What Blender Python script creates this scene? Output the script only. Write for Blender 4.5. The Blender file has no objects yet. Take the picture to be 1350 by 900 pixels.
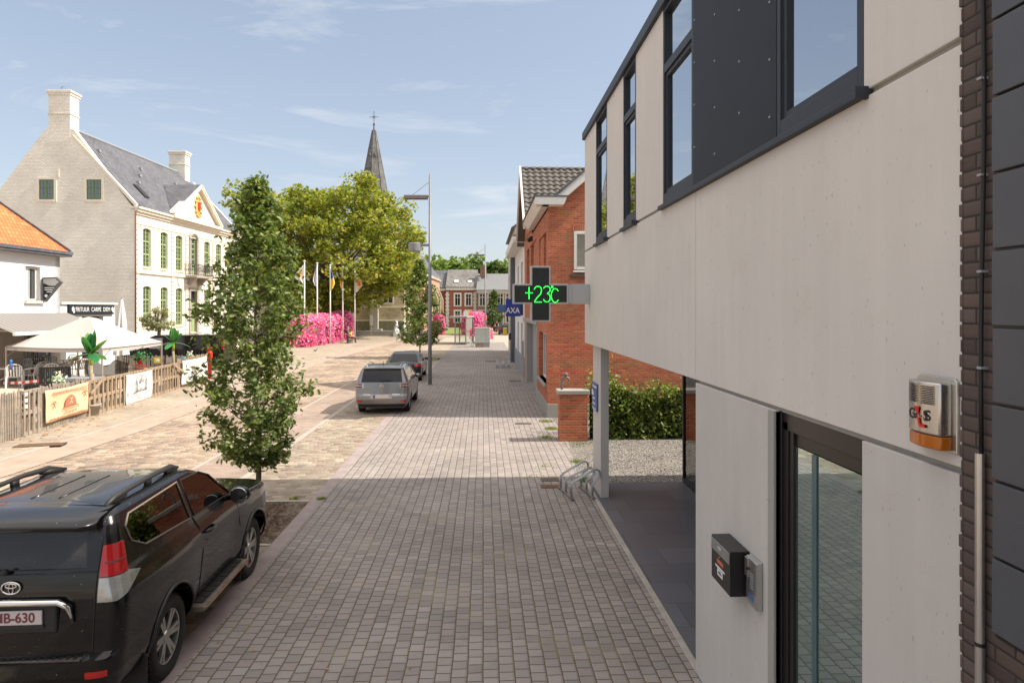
import bpy, bmesh, math, random
import numpy as np
from mathutils import Vector, Matrix
R = math.radians
C = bpy.context.scene.collection
TH = R(2.47)                      # camera yaw to the right of the street direction (+Y)
CT, ST = math.cos(TH), math.sin(TH)
CAMH, F = 3.6, 880.0

# ------------------------------------------------------------------ camera, sky, sun, exposure
scn = bpy.context.scene
cam_d = bpy.data.cameras.new("camera"); cam = bpy.data.objects.new("camera", cam_d); C.objects.link(cam)
cam.location = (0, 0, CAMH); cam.rotation_euler = (R(90), 0, -TH)
cam_d.sensor_width = 36; cam_d.lens = 36 * F / 1350; cam_d.shift_y = -43 / 1350
cam_d.clip_start = .05; cam_d.clip_end = 3000
scn.camera = cam
SKYG, SKYM, SKY_FILL = .55, (1.18, 1.18, 1.22, 1), (5.2, 5.0, 4.8, 1)
SUN_E, SUN_A = R(46.5), R(-4.2)
w = bpy.data.worlds.new("World"); scn.world = w; w.use_nodes = True
nt = w.node_tree; nt.nodes.clear()
out = nt.nodes.new('ShaderNodeOutputWorld'); bg = nt.nodes.new('ShaderNodeBackground')
sky = nt.nodes.new('ShaderNodeTexSky'); sky.sky_type = 'NISHITA'; sky.sun_disc = False
sky.sun_elevation = SUN_E; sky.sun_rotation = R(90) - SUN_A; sky.air_density = 1.0; sky.dust_density = 1.2; sky.ozone_density = 1.0
hs = nt.nodes.new('ShaderNodeHueSaturation'); hs.inputs['Saturation'].default_value = .95; hs.inputs['Value'].default_value = 1.0
tc = nt.nodes.new('ShaderNodeTexCoord'); mp = nt.nodes.new('ShaderNodeMapping'); mp.inputs['Scale'].default_value = (1.6, 3.2, 9)
mp.inputs['Rotation'].default_value = (0, R(14), R(20)); mp.inputs['Location'].default_value = (.35, 0, .2)
nz = nt.nodes.new('ShaderNodeTexNoise'); nz.inputs['Scale'].default_value = 1.7; nz.inputs['Detail'].default_value = 9; nz.inputs['Roughness'].default_value = .62; nz.inputs['Distortion'].default_value = .5
cr = nt.nodes.new('ShaderNodeValToRGB'); cr.color_ramp.elements[0].position = .53; cr.color_ramp.elements[1].position = .80
cr.color_ramp.elements[1].color = (.62, .62, .62, 1)
mx = nt.nodes.new('ShaderNodeMix'); mx.data_type = 'RGBA'; mx.inputs[7].default_value = (3.9, 3.85, 3.8, 1)
L = nt.links.new
L(tc.outputs['Generated'], mp.inputs['Vector']); L(mp.outputs[0], nz.inputs['Vector']); L(nz.outputs['Fac'], cr.inputs[0])
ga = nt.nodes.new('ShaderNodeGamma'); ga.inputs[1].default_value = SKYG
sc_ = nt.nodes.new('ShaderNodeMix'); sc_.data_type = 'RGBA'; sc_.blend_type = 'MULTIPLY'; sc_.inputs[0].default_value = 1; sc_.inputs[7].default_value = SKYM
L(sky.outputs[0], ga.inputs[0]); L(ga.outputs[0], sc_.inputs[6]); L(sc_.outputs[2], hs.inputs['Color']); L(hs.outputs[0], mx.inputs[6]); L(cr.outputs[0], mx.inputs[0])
# unseen brightness added to lift the shade: veil overhead and behind the standpoint
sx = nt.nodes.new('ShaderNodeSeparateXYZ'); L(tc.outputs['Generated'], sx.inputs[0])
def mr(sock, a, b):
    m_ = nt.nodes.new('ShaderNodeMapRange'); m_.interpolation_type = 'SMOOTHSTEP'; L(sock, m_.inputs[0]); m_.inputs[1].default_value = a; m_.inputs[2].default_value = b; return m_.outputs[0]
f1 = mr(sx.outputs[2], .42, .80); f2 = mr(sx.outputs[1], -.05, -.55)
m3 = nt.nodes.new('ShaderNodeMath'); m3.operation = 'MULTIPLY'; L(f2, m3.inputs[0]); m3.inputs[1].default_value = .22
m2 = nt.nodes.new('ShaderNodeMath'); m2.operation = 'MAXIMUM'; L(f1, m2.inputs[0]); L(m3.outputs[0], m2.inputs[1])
sky_fill = nt.nodes.new('ShaderNodeMix'); sky_fill.data_type = 'RGBA'; sky_fill.inputs[7].default_value = SKY_FILL
L(m2.outputs[0], sky_fill.inputs[0]); L(mx.outputs[2], sky_fill.inputs[6]); L(sky_fill.outputs[2], bg.inputs['Color']); bg.inputs['Strength'].default_value = .15; L(bg.outputs[0], out.inputs[0])
sd = bpy.data.lights.new("sun", 'SUN'); sd.energy = 3.6; sd.angle = R(.53); sd.color = (1, .93, .82)
so = bpy.data.objects.new("sun", sd); C.objects.link(so)
sv = Vector((math.cos(SUN_E) * math.cos(SUN_A), math.cos(SUN_E) * math.sin(SUN_A), math.sin(SUN_E)))
so.rotation_euler = sv.to_track_quat('Z', 'Y').to_euler(); so.location = (40, -3, 40)
scn.view_settings.view_transform = 'Standard'; scn.view_settings.look = 'None'
scn.view_settings.exposure = 0.9; scn.view_settings.gamma = 1; scn.view_settings.use_curve_mapping = False
scn.cycles.max_bounces = 7; scn.cycles.transparent_max_bounces = 16; scn.cycles.use_denoising = True
scn.cycles.caustics_reflective = False; scn.cycles.caustics_refractive = False

# ------------------------------------------------------------------ coordinates
def W(lat, d, z=0.0):             # lateral / depth from the standpoint -> world
    return Vector((lat * CT + d * ST, -lat * ST + d * CT, z))
def U(u, v, d):                   # photo position at a known distance -> world
    return W((u - 675) / F * d, d, CAMH - (v - 407) / F * d)
def G(u, v):                      # photo position on the ground -> world
    d = F * CAMH / (v - 407); return W((u - 675) / F * d, d, 0)
def YX(u, X=2.1):                 # where the sight line u meets the street-parallel plane X
    r = (u - 675) / F; d = X / (r * CT + ST); return d * (CT - r * ST)
def ZX(u, v, X=2.1):
    r = (u - 675) / F; d = X / (r * CT + ST); return CAMH - (v - 407) / F * d

# ------------------------------------------------------------------ objects
def tag(o, label=None, cat=None, group=None, kind=None):
    if label: o['label'] = label
    if cat: o['category'] = cat
    if group: o['group'] = group
    if kind: o['kind'] = kind
    return o
def thing(name, label, cat, loc=(0, 0, 0), rz=0, group=None):
    o = bpy.data.objects.new(name, None); C.objects.link(o); o.empty_display_size = .2
    o.location = loc; o.rotation_euler = (0, 0, rz)
    return tag(o, label, cat, group)
def copy_tree(o, parent=None):
    c = o.copy(); C.objects.link(c); c.parent = parent
    for ch in list(o.children): copy_tree(ch, c)
    return c

class MB:
    def __init__(s): s.v = []; s.f = []; s.m = []; s.k = 0
    def add(s, vs, fs):
        b = len(s.v); s.v += [tuple(v) for v in vs]; s.f += [tuple(b + i for i in f) for f in fs]; s.m += [s.k] * len(fs); return s
    def box(s, x0, y0, z0, x1, y1, z1):
        if x0 > x1: x0, x1 = x1, x0
        if y0 > y1: y0, y1 = y1, y0
        if z0 > z1: z0, z1 = z1, z0
        return s.add([(x0,y0,z0),(x1,y0,z0),(x1,y1,z0),(x0,y1,z0),(x0,y0,z1),(x1,y0,z1),(x1,y1,z1),(x0,y1,z1)],
                     [(0,3,2,1),(4,5,6,7),(0,1,5,4),(1,2,6,5),(2,3,7,6),(3,0,4,7)])
    def bar(s, a, b, wd, ht, up=(0,0,1)):
        a, b = Vector(a), Vector(b); d = (b - a).normalized(); u = Vector(up)
        x = d.cross(u)
        if x.length < 1e-4: x = d.cross(Vector((1,0,0)))
        x.normalize(); u = x.cross(d).normalized(); x = x * wd / 2; u = u * ht / 2
        return s.add([a-x-u, a+x-u, a+x+u, a-x+u, b-x-u, b+x-u, b+x+u, b-x+u],
                     [(3,2,1,0),(4,5,6,7),(0,1,5,4),(1,2,6,5),(2,3,7,6),(3,0,4,7)])
    def tube(s, pts, r, n=8, cap=True):
        pts = [Vector(p) for p in pts]; rs = r if isinstance(r, (list, tuple)) else [r] * len(pts)
        b = len(s.v); ref = None; vs = []; fs = []
        for i, p in enumerate(pts):
            t = (pts[min(i+1, len(pts)-1)] - pts[max(i-1, 0)])
            t = t.normalized() if t.length > 1e-9 else Vector((0,0,1))
            if ref is None:
                ref = t.cross(Vector((0,0,1)))
                if ref.length < .1: ref = t.cross(Vector((1,0,0)))
            x = (ref - t * ref.dot(t)).normalized(); y = t.cross(x); ref = x
            for k in range(n):
                a = 2*math.pi*k/n; vs.append(p + (x*math.cos(a) + y*math.sin(a)) * rs[i])
        for i in range(len(pts)-1):
            for k in range(n):
                fs.append((i*n+k, i*n+(k+1)%n, (i+1)*n+(k+1)%n, (i+1)*n+k))
        if cap: fs.append(tuple(range(n-1,-1,-1))); fs.append(tuple((len(pts)-1)*n+k for k in range(n)))
        return s.add(vs, fs)
    def lathe(s, prof, n=20, c=(0,0,0), axis='z', cap=True):
        vs = []; fs = []; c = Vector(c)
        for r, h in prof:
            for k in range(n):
                a = 2*math.pi*k/n; p, q = r*math.cos(a), r*math.sin(a)
                vs.append(c + Vector({'z':(p,q,h),'x':(h,p,q),'y':(p,h,q)}[axis]))
        for i in range(len(prof)-1):
            for k in range(n): fs.append((i*n+k, i*n+(k+1)%n, (i+1)*n+(k+1)%n, (i+1)*n+k))
        if cap and prof[0][0] > 1e-4: fs.append(tuple(range(n-1,-1,-1)))
        if cap and prof[-1][0] > 1e-4: fs.append(tuple((len(prof)-1)*n+k for k in range(n)))
        return s.add(vs, fs)
    def ball(s, c, r, n=10, m=7, sc=(1,1,1)):
        c = Vector(c); vs = []; fs = []
        for i in range(m+1):
            t = math.pi*i/m
            for k in range(n):
                a = 2*math.pi*k/n
                vs.append(c + Vector((r*sc[0]*math.sin(t)*math.cos(a), r*sc[1]*math.sin(t)*math.sin(a), -r*sc[2]*math.cos(t))))
        for i in range(m):
            for k in range(n): fs.append((i*n+k, i*n+(k+1)%n, (i+1)*n+(k+1)%n, (i+1)*n+k))
        return s.add(vs, fs)
    def prism(s, poly, p0, p1, plane='yz'):      # poly: 2-D outline, extruded between p0 and p1 on the remaining axis
        f = {'yz': lambda a,b,c: (c,a,b), 'xz': lambda a,b,c: (a,c,b), 'xy': lambda a,b,c: (a,b,c)}[plane]
        n = len(poly)
        return s.add([f(a,b,p0) for a,b in poly] + [f(a,b,p1) for a,b in poly],
                     [tuple(range(n-1,-1,-1)), tuple(range(n,2*n))] + [(i,(i+1)%n,n+(i+1)%n,n+i) for i in range(n)])
    def quad(s, a, b, c, d): return s.add([a,b,c,d], [(0,1,2,3)])
    def grid(s, fn, nu, nv):
        return s.add([fn(i/nu, j/nv) for j in range(nv+1) for i in range(nu+1)],
                     [(j*(nu+1)+i, j*(nu+1)+i+1, (j+1)*(nu+1)+i+1, (j+1)*(nu+1)+i) for j in range(nv) for i in range(nu)])
    def mesh(s, name, mat, smooth=False, fix=True):
        me = bpy.data.meshes.new(name); me.from_pydata(s.v, [], s.f)
        for m_ in (mat if isinstance(mat, (list, tuple)) else [mat]): me.materials.append(m_)
        if s.k: me.polygons.foreach_set('material_index', s.m)
        if fix:
            bm = bmesh.new(); bm.from_mesh(me); bmesh.ops.remove_doubles(bm, verts=bm.verts, dist=1e-5)
            bmesh.ops.recalc_face_normals(bm, faces=bm.faces); bm.to_mesh(me); bm.free()
        if smooth: me.polygons.foreach_set('use_smooth', [True]*len(me.polygons))
        me.update(); return me
    def build(s, name, mat, parent=None, bevel=0, smooth=False, seg=2, angle=None, fix=True):
        me = s.mesh(name, mat, smooth or angle is not None, fix)
        o = bpy.data.objects.new(name, me); C.objects.link(o)
        if parent: o.parent = parent
        if angle is not None: me.set_sharp_from_angle(angle=R(angle))
        if bevel:
            b = o.modifiers.new('bevel', 'BEVEL'); b.width = bevel; b.segments = seg; b.limit_method = 'ANGLE'; b.angle_limit = R(40)
        return o
def text(s, size, parent, loc, rot, mat, name='lettering', ext=.004, align='CENTER', sx=1, bold=0):
    cu = bpy.data.curves.new(name, 'FONT'); cu.body = s; cu.size = size; cu.extrude = ext; cu.align_x = align; cu.align_y = 'CENTER'; cu.offset = bold
    to = bpy.data.objects.new(name, cu); C.objects.link(to)
    bpy.context.view_layer.update()
    me = bpy.data.meshes.new_from_object(to.evaluated_get(bpy.context.evaluated_depsgraph_get()))
    bpy.data.objects.remove(to); bpy.data.curves.remove(cu)
    me.materials.clear(); me.materials.append(mat); me.name = name
    o = bpy.data.objects.new(name, me); C.objects.link(o); o.parent = parent; o.location = loc; o.rotation_euler = rot; o.scale = (sx, 1, 1)
    return o

# ------------------------------------------------------------------ materials
class N:                                      # tiny node-graph writer
    def __init__(s, name):
        s.mat = bpy.data.materials.new(name); s.mat.use_nodes = True; s.t = s.mat.node_tree; s.t.nodes.clear()
        s.o = s.t.nodes.new('ShaderNodeOutputMaterial')
    def n(s, ty, **kw):
        x = s.t.nodes.new('ShaderNode' + ty)
        for k, v in kw.items(): setattr(x, k, v)
        return x
    def set(s, sock, v):
        if hasattr(v, 'is_linked') or hasattr(v, 'links'): s.t.links.new(v, sock)
        else:
            if sock.type == 'RGBA' and len(v) == 3: v = (*v, 1)
            sock.default_value = v
    def m(s, op, a, b=0.0, c=0.0, clamp=False):
        x = s.n('Math', operation=op, use_clamp=clamp); s.set(x.inputs[0], a); s.set(x.inputs[1], b); s.set(x.inputs[2], c); return x.outputs[0]
    def mix(s, f, a, b, blend='MIX'):
        x = s.n('Mix', data_type='RGBA', blend_type=blend); s.set(x.inputs[0], f); s.set(x.inputs[6], a); s.set(x.inputs[7], b); return x.outputs[2]
    def ramp(s, f, stops, mode='LINEAR'):
        x = s.n('ValToRGB'); x.color_ramp.interpolation = mode; e = x.color_ramp.elements
        while len(e) < len(stops): e.new(.5)
        for i, (p, c) in enumerate(stops): e[i].position = p; e[i].color = (*c, 1) if len(c) == 3 else c
        s.set(x.inputs[0], f); return x.outputs[0]
    def pos(s): return s.n('NewGeometry').outputs['Position']
    def obj(s): return s.n('TexCoord').outputs['Object']
    def noise(s, vec, scale, detail=3, rough=.5, dist=0, out='Fac'):
        x = s.n('TexNoise'); s.set(x.inputs['Vector'], vec); x.inputs['Scale'].default_value = scale; x.inputs['Detail'].default_value = detail
        x.inputs['Roughness'].default_value = rough; x.inputs['Distortion'].default_value = dist; return x.outputs[out]
    def map(s, vec, loc=(0,0,0), rot=(0,0,0), scale=(1,1,1)):
        x = s.n('Mapping'); s.set(x.inputs[0], vec); x.inputs['Location'].default_value = loc; x.inputs['Rotation'].default_value = rot; x.inputs['Scale'].default_value = scale; return x.outputs[0]
    def sep(s, v):
        x = s.n('SeparateXYZ'); s.set(x.inputs[0], v); return x.outputs
    def rng(s, v, a, b, c=0.0, d=1.0, smooth=True):
        x = s.n('MapRange', interpolation_type='SMOOTHSTEP' if smooth else 'LINEAR'); s.set(x.inputs[0], v)
        for i, q in enumerate((a, b, c, d)): s.set(x.inputs[i+1], q)
        return x.outputs[0]
    def bump(s, h, dist=.01, strength=.5):
        x = s.n('Bump'); x.inputs['Strength'].default_value = strength; x.inputs['Distance'].default_value = dist; s.set(x.inputs['Height'], h); return x.outputs[0]
    def pbr(s, color, rough=.7, metal=0.0, normal=None, spec=.5, **kw):
        x = s.n('BsdfPrincipled'); s.set(x.inputs['Base Color'], color); s.set(x.inputs['Roughness'], rough); s.set(x.inputs['Metallic'], metal)
        x.inputs['Specular IOR Level'].default_value = spec
        if normal is not None: s.set(x.inputs['Normal'], normal)
        for k, v in kw.items(): s.set(x.inputs[k.replace('_', ' ')], v)
        s.t.links.new(x.outputs[0], s.o.inputs[0]); s.b = x; return s.mat
    def cells(s, u, v, wd, ht, joint=.01, stagger=.5, rand=0.0, wob=0.0, soft=1.0):
        """staggered courses: returns (cell random, second random, joint mask 1=on the stone, height)"""
        if wob:
            nn = s.noise(s.comb(u, v), 5, 2, out='Color'); q = s.sep(nn)
            u = s.m('MULTIPLY_ADD', s.m('SUBTRACT', q[0], .5), wob, u); v = s.m('MULTIPLY_ADD', s.m('SUBTRACT', q[1], .5), wob, v)
        vr = s.m('DIVIDE', v, ht); row = s.m('FLOOR', vr); fv = s.m('SUBTRACT', vr, row)
        ur = s.m('MULTIPLY_ADD', row, stagger, s.m('DIVIDE', u, wd))
        if rand:
            wn = s.n('TexWhiteNoise', noise_dimensions='1D'); s.set(wn.inputs['W'], row); ur = s.m('MULTIPLY_ADD', wn.outputs[0], rand, ur)
        col = s.m('FLOOR', ur); fu = s.m('SUBTRACT', ur, col)
        wn = s.n('TexWhiteNoise', noise_dimensions='3D'); s.set(wn.inputs['Vector'], s.comb(col, row)); q = s.sep(wn.outputs['Color'])
        eu = s.m('MULTIPLY', s.m('MINIMUM', fu, s.m('SUBTRACT', 1.0, fu)), wd); ev = s.m('MULTIPLY', s.m('MINIMUM', fv, s.m('SUBTRACT', 1.0, fv)), ht)
        e = s.m('MINIMUM', eu, ev)
        return q[0], q[1], s.rng(e, joint*.35, joint*(.35+.5*soft)), s.rng(e, joint*.3, joint*2.2)
    def comb(s, a, b, c=0.0):
        x = s.n('CombineXYZ'); s.set(x.inputs[0], a); s.set(x.inputs[1], b); s.set(x.inputs[2], c); return x.outputs[0]

def plain(name, col, rough=.6, metal=0, spec=.5, var=.12, nscale=6, bump=0.0, **kw):
    g = N(name); p = g.obj(); nf = g.noise(p, nscale, 5, .6)
    k = g.rng(nf, .25, .75, 1-var, 1+var, False)
    c = g.mix(1.0, (*col, 1), g.comb(k, k, k), 'MULTIPLY')
    nr = g.bump(g.noise(p, nscale*14, 3), .004, bump) if bump else None
    return g.pbr(c, rough, metal, nr, spec, **kw)
def emit(name, col, st):
    g = N(name); x = g.n('Emission'); x.inputs[0].default_value = (*col, 1); x.inputs[1].default_value = st; g.t.links.new(x.outputs[0], g.o.inputs[0]); return g.mat
def coursed(name, colors, wd, ht, joint, jcol, axes='wall', stagger=.5, rand=0.0, wob=.0, rough=.85, bump=.6, bd=.006, stain=.25, var=.25, fine=40, swap=False, soft=1, spec=.3, rot=0, spots=0, moss=None):
    """stones / bricks / tiles. axes: 'wall' (x+y, z), 'floor' (x, y)"""
    g = N(name); p = g.pos()
    if rot: p = g.map(p, rot=(0, 0, rot))
    q = g.sep(p)
    u, v = (g.m('ADD', q[0], q[1]), q[2]) if axes == 'wall' else (q[0], q[1])
    if swap: u, v = v, u
    r1, r2, msk, hgt = g.cells(u, v, wd, ht, joint, stagger, rand, wob, soft)
    n = len(colors); base = g.ramp(r1, [((i + .5) / n, c) for i, c in enumerate(colors)])
    k = g.rng(g.m('ADD', g.m('MULTIPLY', r2, .5), g.m('MULTIPLY', g.noise(p, fine, 4, .65), .5)), .15, .85, 1-var, 1+var, False)
    st = g.rng(g.noise(p, .55, 5, .6), .3, .7, 1-stain, 1+stain*.6, False)
    k = g.m('MULTIPLY', k, st)
    base = g.mix(1.0, base, g.comb(k, k, k), 'MULTIPLY')
    jc = g.mix(1.0, (*jcol, 1), g.comb(st, st, st), 'MULTIPLY')
    if moss: jc = g.mix(g.m('MULTIPLY', g.rng(g.noise(p, .8, 4, .6), .52, .66), .75), jc, (*moss, 1))
    if spots:
        vo = g.n('TexVoronoi'); g.set(vo.inputs['Vector'], g.map(p, scale=(1,1,1))); vo.inputs['Scale'].default_value = 2.6
        sp = g.m('LESS_THAN', vo.outputs['Distance'], g.m('MULTIPLY', g.rng(g.sep(vo.outputs['Color'])[0], .55, 1, 0, 1, False), .075))
        bl = g.rng(g.noise(g.map(p, scale=(1,.55,1)), 1.7, 6, .72), .56, .70); k3 = g.m('SUBTRACT', 1.0, g.m('ADD', g.m('MULTIPLY', sp, spots), g.m('MULTIPLY', bl, spots*.55)))
        base = g.mix(1.0, base, g.comb(k3, k3, k3), 'MULTIPLY'); jc = g.mix(1.0, jc, g.comb(k3, k3, k3), 'MULTIPLY')
    c = g.mix(msk, jc, base)
    h = g.m('ADD', hgt, g.m('ADD', g.m('MULTIPLY', r2, .25), g.m('MULTIPLY', g.noise(p, fine*1.5, 4), .3)))
    return g.pbr(c, rough, 0, g.bump(h, bd, bump), spec)

M = {}
M['sidewalk'] = coursed('sidewalk_pavers', [(.312,.27,.25),(.332,.287,.266),(.292,.265,.25),(.322,.28,.26),(.312,.272,.254),(.338,.294,.272),(.272,.247,.237),(.305,.275,.258)], .152, .156, .0115, (.125,.093,.058), 'floor', .5, .22, .018, .8, .8, .008, .18, .17, 90, swap=True, spots=.30, moss=(.24,.21,.085))
M['border'] = plain('kerb_border', (.31,.25,.238), .8, var=.22, nscale=3, bump=.3)
M['parking'] = coursed('parking_setts', [(.28,.225,.165),(.35,.285,.21),(.22,.18,.145),(.39,.325,.25),(.31,.23,.17),(.26,.165,.13),(.36,.305,.24)], .215, .15, .016, (.33,.285,.22), 'floor', .5, .5, .04, .8, .8, .012, .25, .25, 45, rot=R(2))
M['band'] = coursed('gutter_bricks', [(.33,.24,.19),(.37,.275,.215),(.30,.225,.185),(.35,.28,.23)], .22, .11, .008, (.27,.21,.165), 'floor', .5, .3, .02, .8, .4, .006, .25, .15, 50)
M['brownband'] = plain('brown_gutter_paving', (.39,.29,.225), .85, var=.2, nscale=2, bump=.3)
M['strip'] = plain('gutter_strip', (.40,.34,.29), .8, var=.15, nscale=2, bump=.3)
M['road'] = coursed('road_setts', [(.34,.25,.175),(.40,.31,.225),(.25,.16,.125),(.46,.37,.275),(.36,.235,.165),(.29,.185,.145),(.42,.335,.255),(.24,.19,.16)], .22, .14, .016, (.40,.325,.24), 'floor', .5, .6, .06, .85, .9, .014, .38, .25, 40, rot=R(-8))
M['leftpave'] = coursed('square_pavers', [(.38,.315,.24),(.43,.36,.275),(.33,.27,.21),(.40,.30,.225)], .22, .11, .014, (.29,.24,.185), 'floor', .5, .3, .02, .85, .5, .006, .2, .15, 40)
M['tile'] = coursed('porch_tiles', [(.115,.12,.142),(.145,.15,.172),(.092,.096,.116),(.128,.128,.145)], 1.2, .62, .008, (.07,.07,.075), 'floor', .5, .35, 0, .45, .25, .002, .15, .12, 60)
M['concedge'] = plain('concrete_edging', (.42,.38,.33), .85, var=.2, nscale=5, bump=.4)
def concrete(name, col, stain=1.0, world_seam=False):
    g = N(name); p = g.pos(); big = g.noise(p, .7, 5, .6); streak = g.noise(g.map(p, scale=(5,5,.35)), 1.6, 5, .6)
    k = g.m('MULTIPLY', g.rng(big, .3, .7, 1-.05*stain, 1+.04*stain, False), g.rng(streak, .3, .75, 1-.045*stain, 1+.02*stain, False))
    fine = g.noise(p, 120, 3, .6); k = g.m('MULTIPLY', k, g.rng(fine, .3, .7, .96, 1.04, False))
    vo = g.n('TexVoronoi'); g.set(vo.inputs['Vector'], g.map(p, scale=(1,1,.55))); vo.inputs['Scale'].default_value = 22
    sp = g.m('LESS_THAN', vo.outputs['Distance'], g.rng(g.noise(p, 9, 3), .38, .66, .0, .19, False))
    k = g.m('MULTIPLY', k, g.m('SUBTRACT', 1.0, g.m('MULTIPLY', sp, .21)))
    c = g.mix(1.0, (*col, 1), g.comb(k, k, k), 'MULTIPLY')
    c = g.mix(g.m('MULTIPLY', g.rng(g.noise(p, 2.2, 6, .7), .56, .75), .16), c, (.44,.35,.24,1))
    h = g.m('SUBTRACT', g.m('MULTIPLY', fine, .35), sp)
    return g.pbr(c, .8, 0, g.bump(h, .003, .4), .3)
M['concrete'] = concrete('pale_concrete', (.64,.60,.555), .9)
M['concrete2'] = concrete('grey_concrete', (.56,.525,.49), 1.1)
M['frame'] = plain('anthracite_frame', (.040,.046,.058), .5, var=.06, spec=.25)
M['panel'] = plain('anthracite_panel', (.022,.024,.031), .55, spec=.2, var=.10, nscale=2.5)
M['clad'] = plain('grey_cladding', (.072,.076,.086), .5, var=.06, nscale=5, bump=.08)
M['black'] = plain('black_frame', (.014,.012,.012), .35, var=.1)
M['blackmatte'] = plain('black_matte', (.012,.012,.013), .6, var=.1)
M['brickdark'] = coursed('dark_brick', [(.105,.078,.070),(.135,.10,.09),(.09,.068,.062),(.12,.085,.07)], .21, .0655, .009, (.045,.038,.034), 'wall', .5, 0, .004, .9, .4, .006, .15, .25, 90)
M['brickred'] = coursed('red_brick', [(.50,.135,.055),(.43,.11,.048),(.54,.16,.07),(.38,.09,.045),(.47,.145,.07)], .22, .072, .011, (.36,.26,.19), 'wall', .5, 0, .004, .88, .6, .006, .16, .2, 60)
M['brickbrown'] = coursed('brown_brick', [(.20,.105,.075),(.25,.13,.09),(.17,.085,.06),(.22,.125,.09)], .22, .075, .010, (.24,.20,.165), 'wall', .5, 0, .004, .88, .5, .006, .15, .2, 40)
M['brickwhite'] = coursed('painted_brick', [(.83,.78,.68),(.86,.81,.71),(.84,.79,.69)], .26, .095, .022, (.76,.71,.62), 'wall', .5, .3, .03, .85, .55, .03, .12, .08, 12)
M['plinth'] = concrete('plinth_concrete', (.36,.34,.31), 2)
M['stonebeige'] = coursed('old_stone', [(.52,.44,.30),(.57,.49,.35),(.46,.39,.275),(.55,.46,.32)], .42, .2, .012, (.33,.285,.21), 'wall', .5, .3, .02, .88, .5, .01, .25, .15, 20)
M['slate'] = coursed('slate_roof', [(.125,.125,.14),(.145,.14,.15),(.11,.112,.125)], .28, .16, .008, (.075,.075,.085), 'wall', .5, 0, 0, .6, .6, .008, .25, .15, 20)
M['spire'] = coursed('weathered_slate', [(.135,.13,.125),(.11,.108,.106),(.165,.157,.148)], .4, .25, .012, (.18,.175,.17), 'wall', .5, .3, 0, .75, .4, .01, .35, .2, 6)
M['orangetile'] = coursed('orange_roof_tiles', [(.66,.205,.075),(.60,.165,.06),(.70,.24,.09)], .24, .2, .02, (.42,.12,.04), 'wall', 0, 0, 0, .8, .8, .03, .15, .15, 20)
M['greytile'] = coursed('mottled_grey_tiles', [(.24,.22,.205),(.19,.18,.172),(.28,.255,.235),(.215,.20,.185)], .25, .2, .02, (.12,.115,.11), 'wall', 0, 0, 0, .85, .6, .02, .3, .2, 20)
M['white'] = plain('white_paint', (.74,.72,.68), .6, var=.04)
M['cream'] = plain('cream_render', (.73,.675,.575), .75, var=.05, nscale=1.2, bump=.1)
M['creamtrim'] = plain('cream_trim', (.76,.68,.56), .75, var=.05, nscale=2)
M['whitewall'] = plain('white_render', (.72,.71,.69), .8, var=.04, nscale=1.5, bump=.2)
M['green'] = plain('green_shutter', (.31,.39,.18), .55, var=.08)
M['steel'] = plain('galvanised_steel', (.42,.44,.45), .38, metal=.85, var=.12, nscale=12)
M['greypaint'] = plain('grey_paint', (.30,.31,.33), .45, var=.05)
M['silver'] = plain('silver_metal', (.55,.54,.52), .3, metal=.9, var=.06)
M['satin'] = plain('brushed_chrome', (.55,.53,.50), .26, metal=1, var=.05)
M['darkgreen'] = plain('dark_green_paint', (.10,.17,.06), .5)
M['chrome'] = plain('chrome', (.80,.79,.76), .09, metal=1, var=.02)
M['yellow'] = plain('yellow_paint', (.78,.56,.04), .5, var=.05)
M['red'] = plain('red_paint', (.62,.03,.02), .4, var=.05)
M['blue'] = plain('blue_paint', (.02,.045,.27), .4, var=.05)
M['bluelight'] = plain('light_blue_panel', (.07,.14,.32), .4, var=.05)
M['wood'] = plain('weathered_wood', (.34,.25,.165), .85, var=.3, nscale=4, bump=.4)
M['woodgrey'] = plain('grey_weathered_wood', (.30,.25,.20), .9, var=.3, nscale=4, bump=.4)
M['canvas'] = plain('cream_canvas', (.50,.445,.41), .85, var=.03, nscale=1)
M['rubber'] = plain('tyre_rubber', (.022,.021,.020), .8, var=.25, nscale=9, bump=.5)
M['plastic'] = plain('white_plastic', (.78,.78,.77), .4, var=.02)
def glassy(name, dark, fac=.5, rough=.01, tint=(1,1,1), blend=.35):
    g = N(name); d = g.n('BsdfDiffuse'); d.inputs[0].default_value = (*dark, 1); gl = g.n('BsdfGlossy'); gl.inputs[0].default_value = (*tint, 1); gl.inputs[1].default_value = rough
    lw = g.n('LayerWeight'); lw.inputs[0].default_value = blend; f = g.rng(lw.outputs['Fresnel'], 0, 1, fac, 1.0, False)
    mxs = g.n('MixShader'); g.set(mxs.inputs[0], f); g.set(mxs.inputs[1], d.outputs[0]); g.set(mxs.inputs[2], gl.outputs[0]); g.set(g.o.inputs[0], mxs.outputs[0]); return g.mat
M['glass'] = glassy('window_glass', (.02,.025,.03), .55, tint=(.92,.96,1))
M['glassdark'] = glassy('dark_glass', (.010,.011,.013), .03, blend=.18)
M['glasshouse'] = glassy('house_glass', (.05,.055,.06), .12)
def clear(name, tint, fac=.12, rough=.0):
    g = N(name); t = g.n('BsdfTransparent'); t.inputs[0].default_value = (*tint, 1); gl = g.n('BsdfGlossy'); gl.inputs[1].default_value = rough
    lw = g.n('LayerWeight'); lw.inputs[0].default_value = .3; f = g.rng(lw.outputs['Fresnel'], 0, 1, fac, 1.0, False)
    mxs = g.n('MixShader'); g.set(mxs.inputs[0], f); g.set(mxs.inputs[1], t.outputs[0]); g.set(mxs.inputs[2], gl.outputs[0]); g.set(g.o.inputs[0], mxs.outputs[0]); return g.mat
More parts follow.
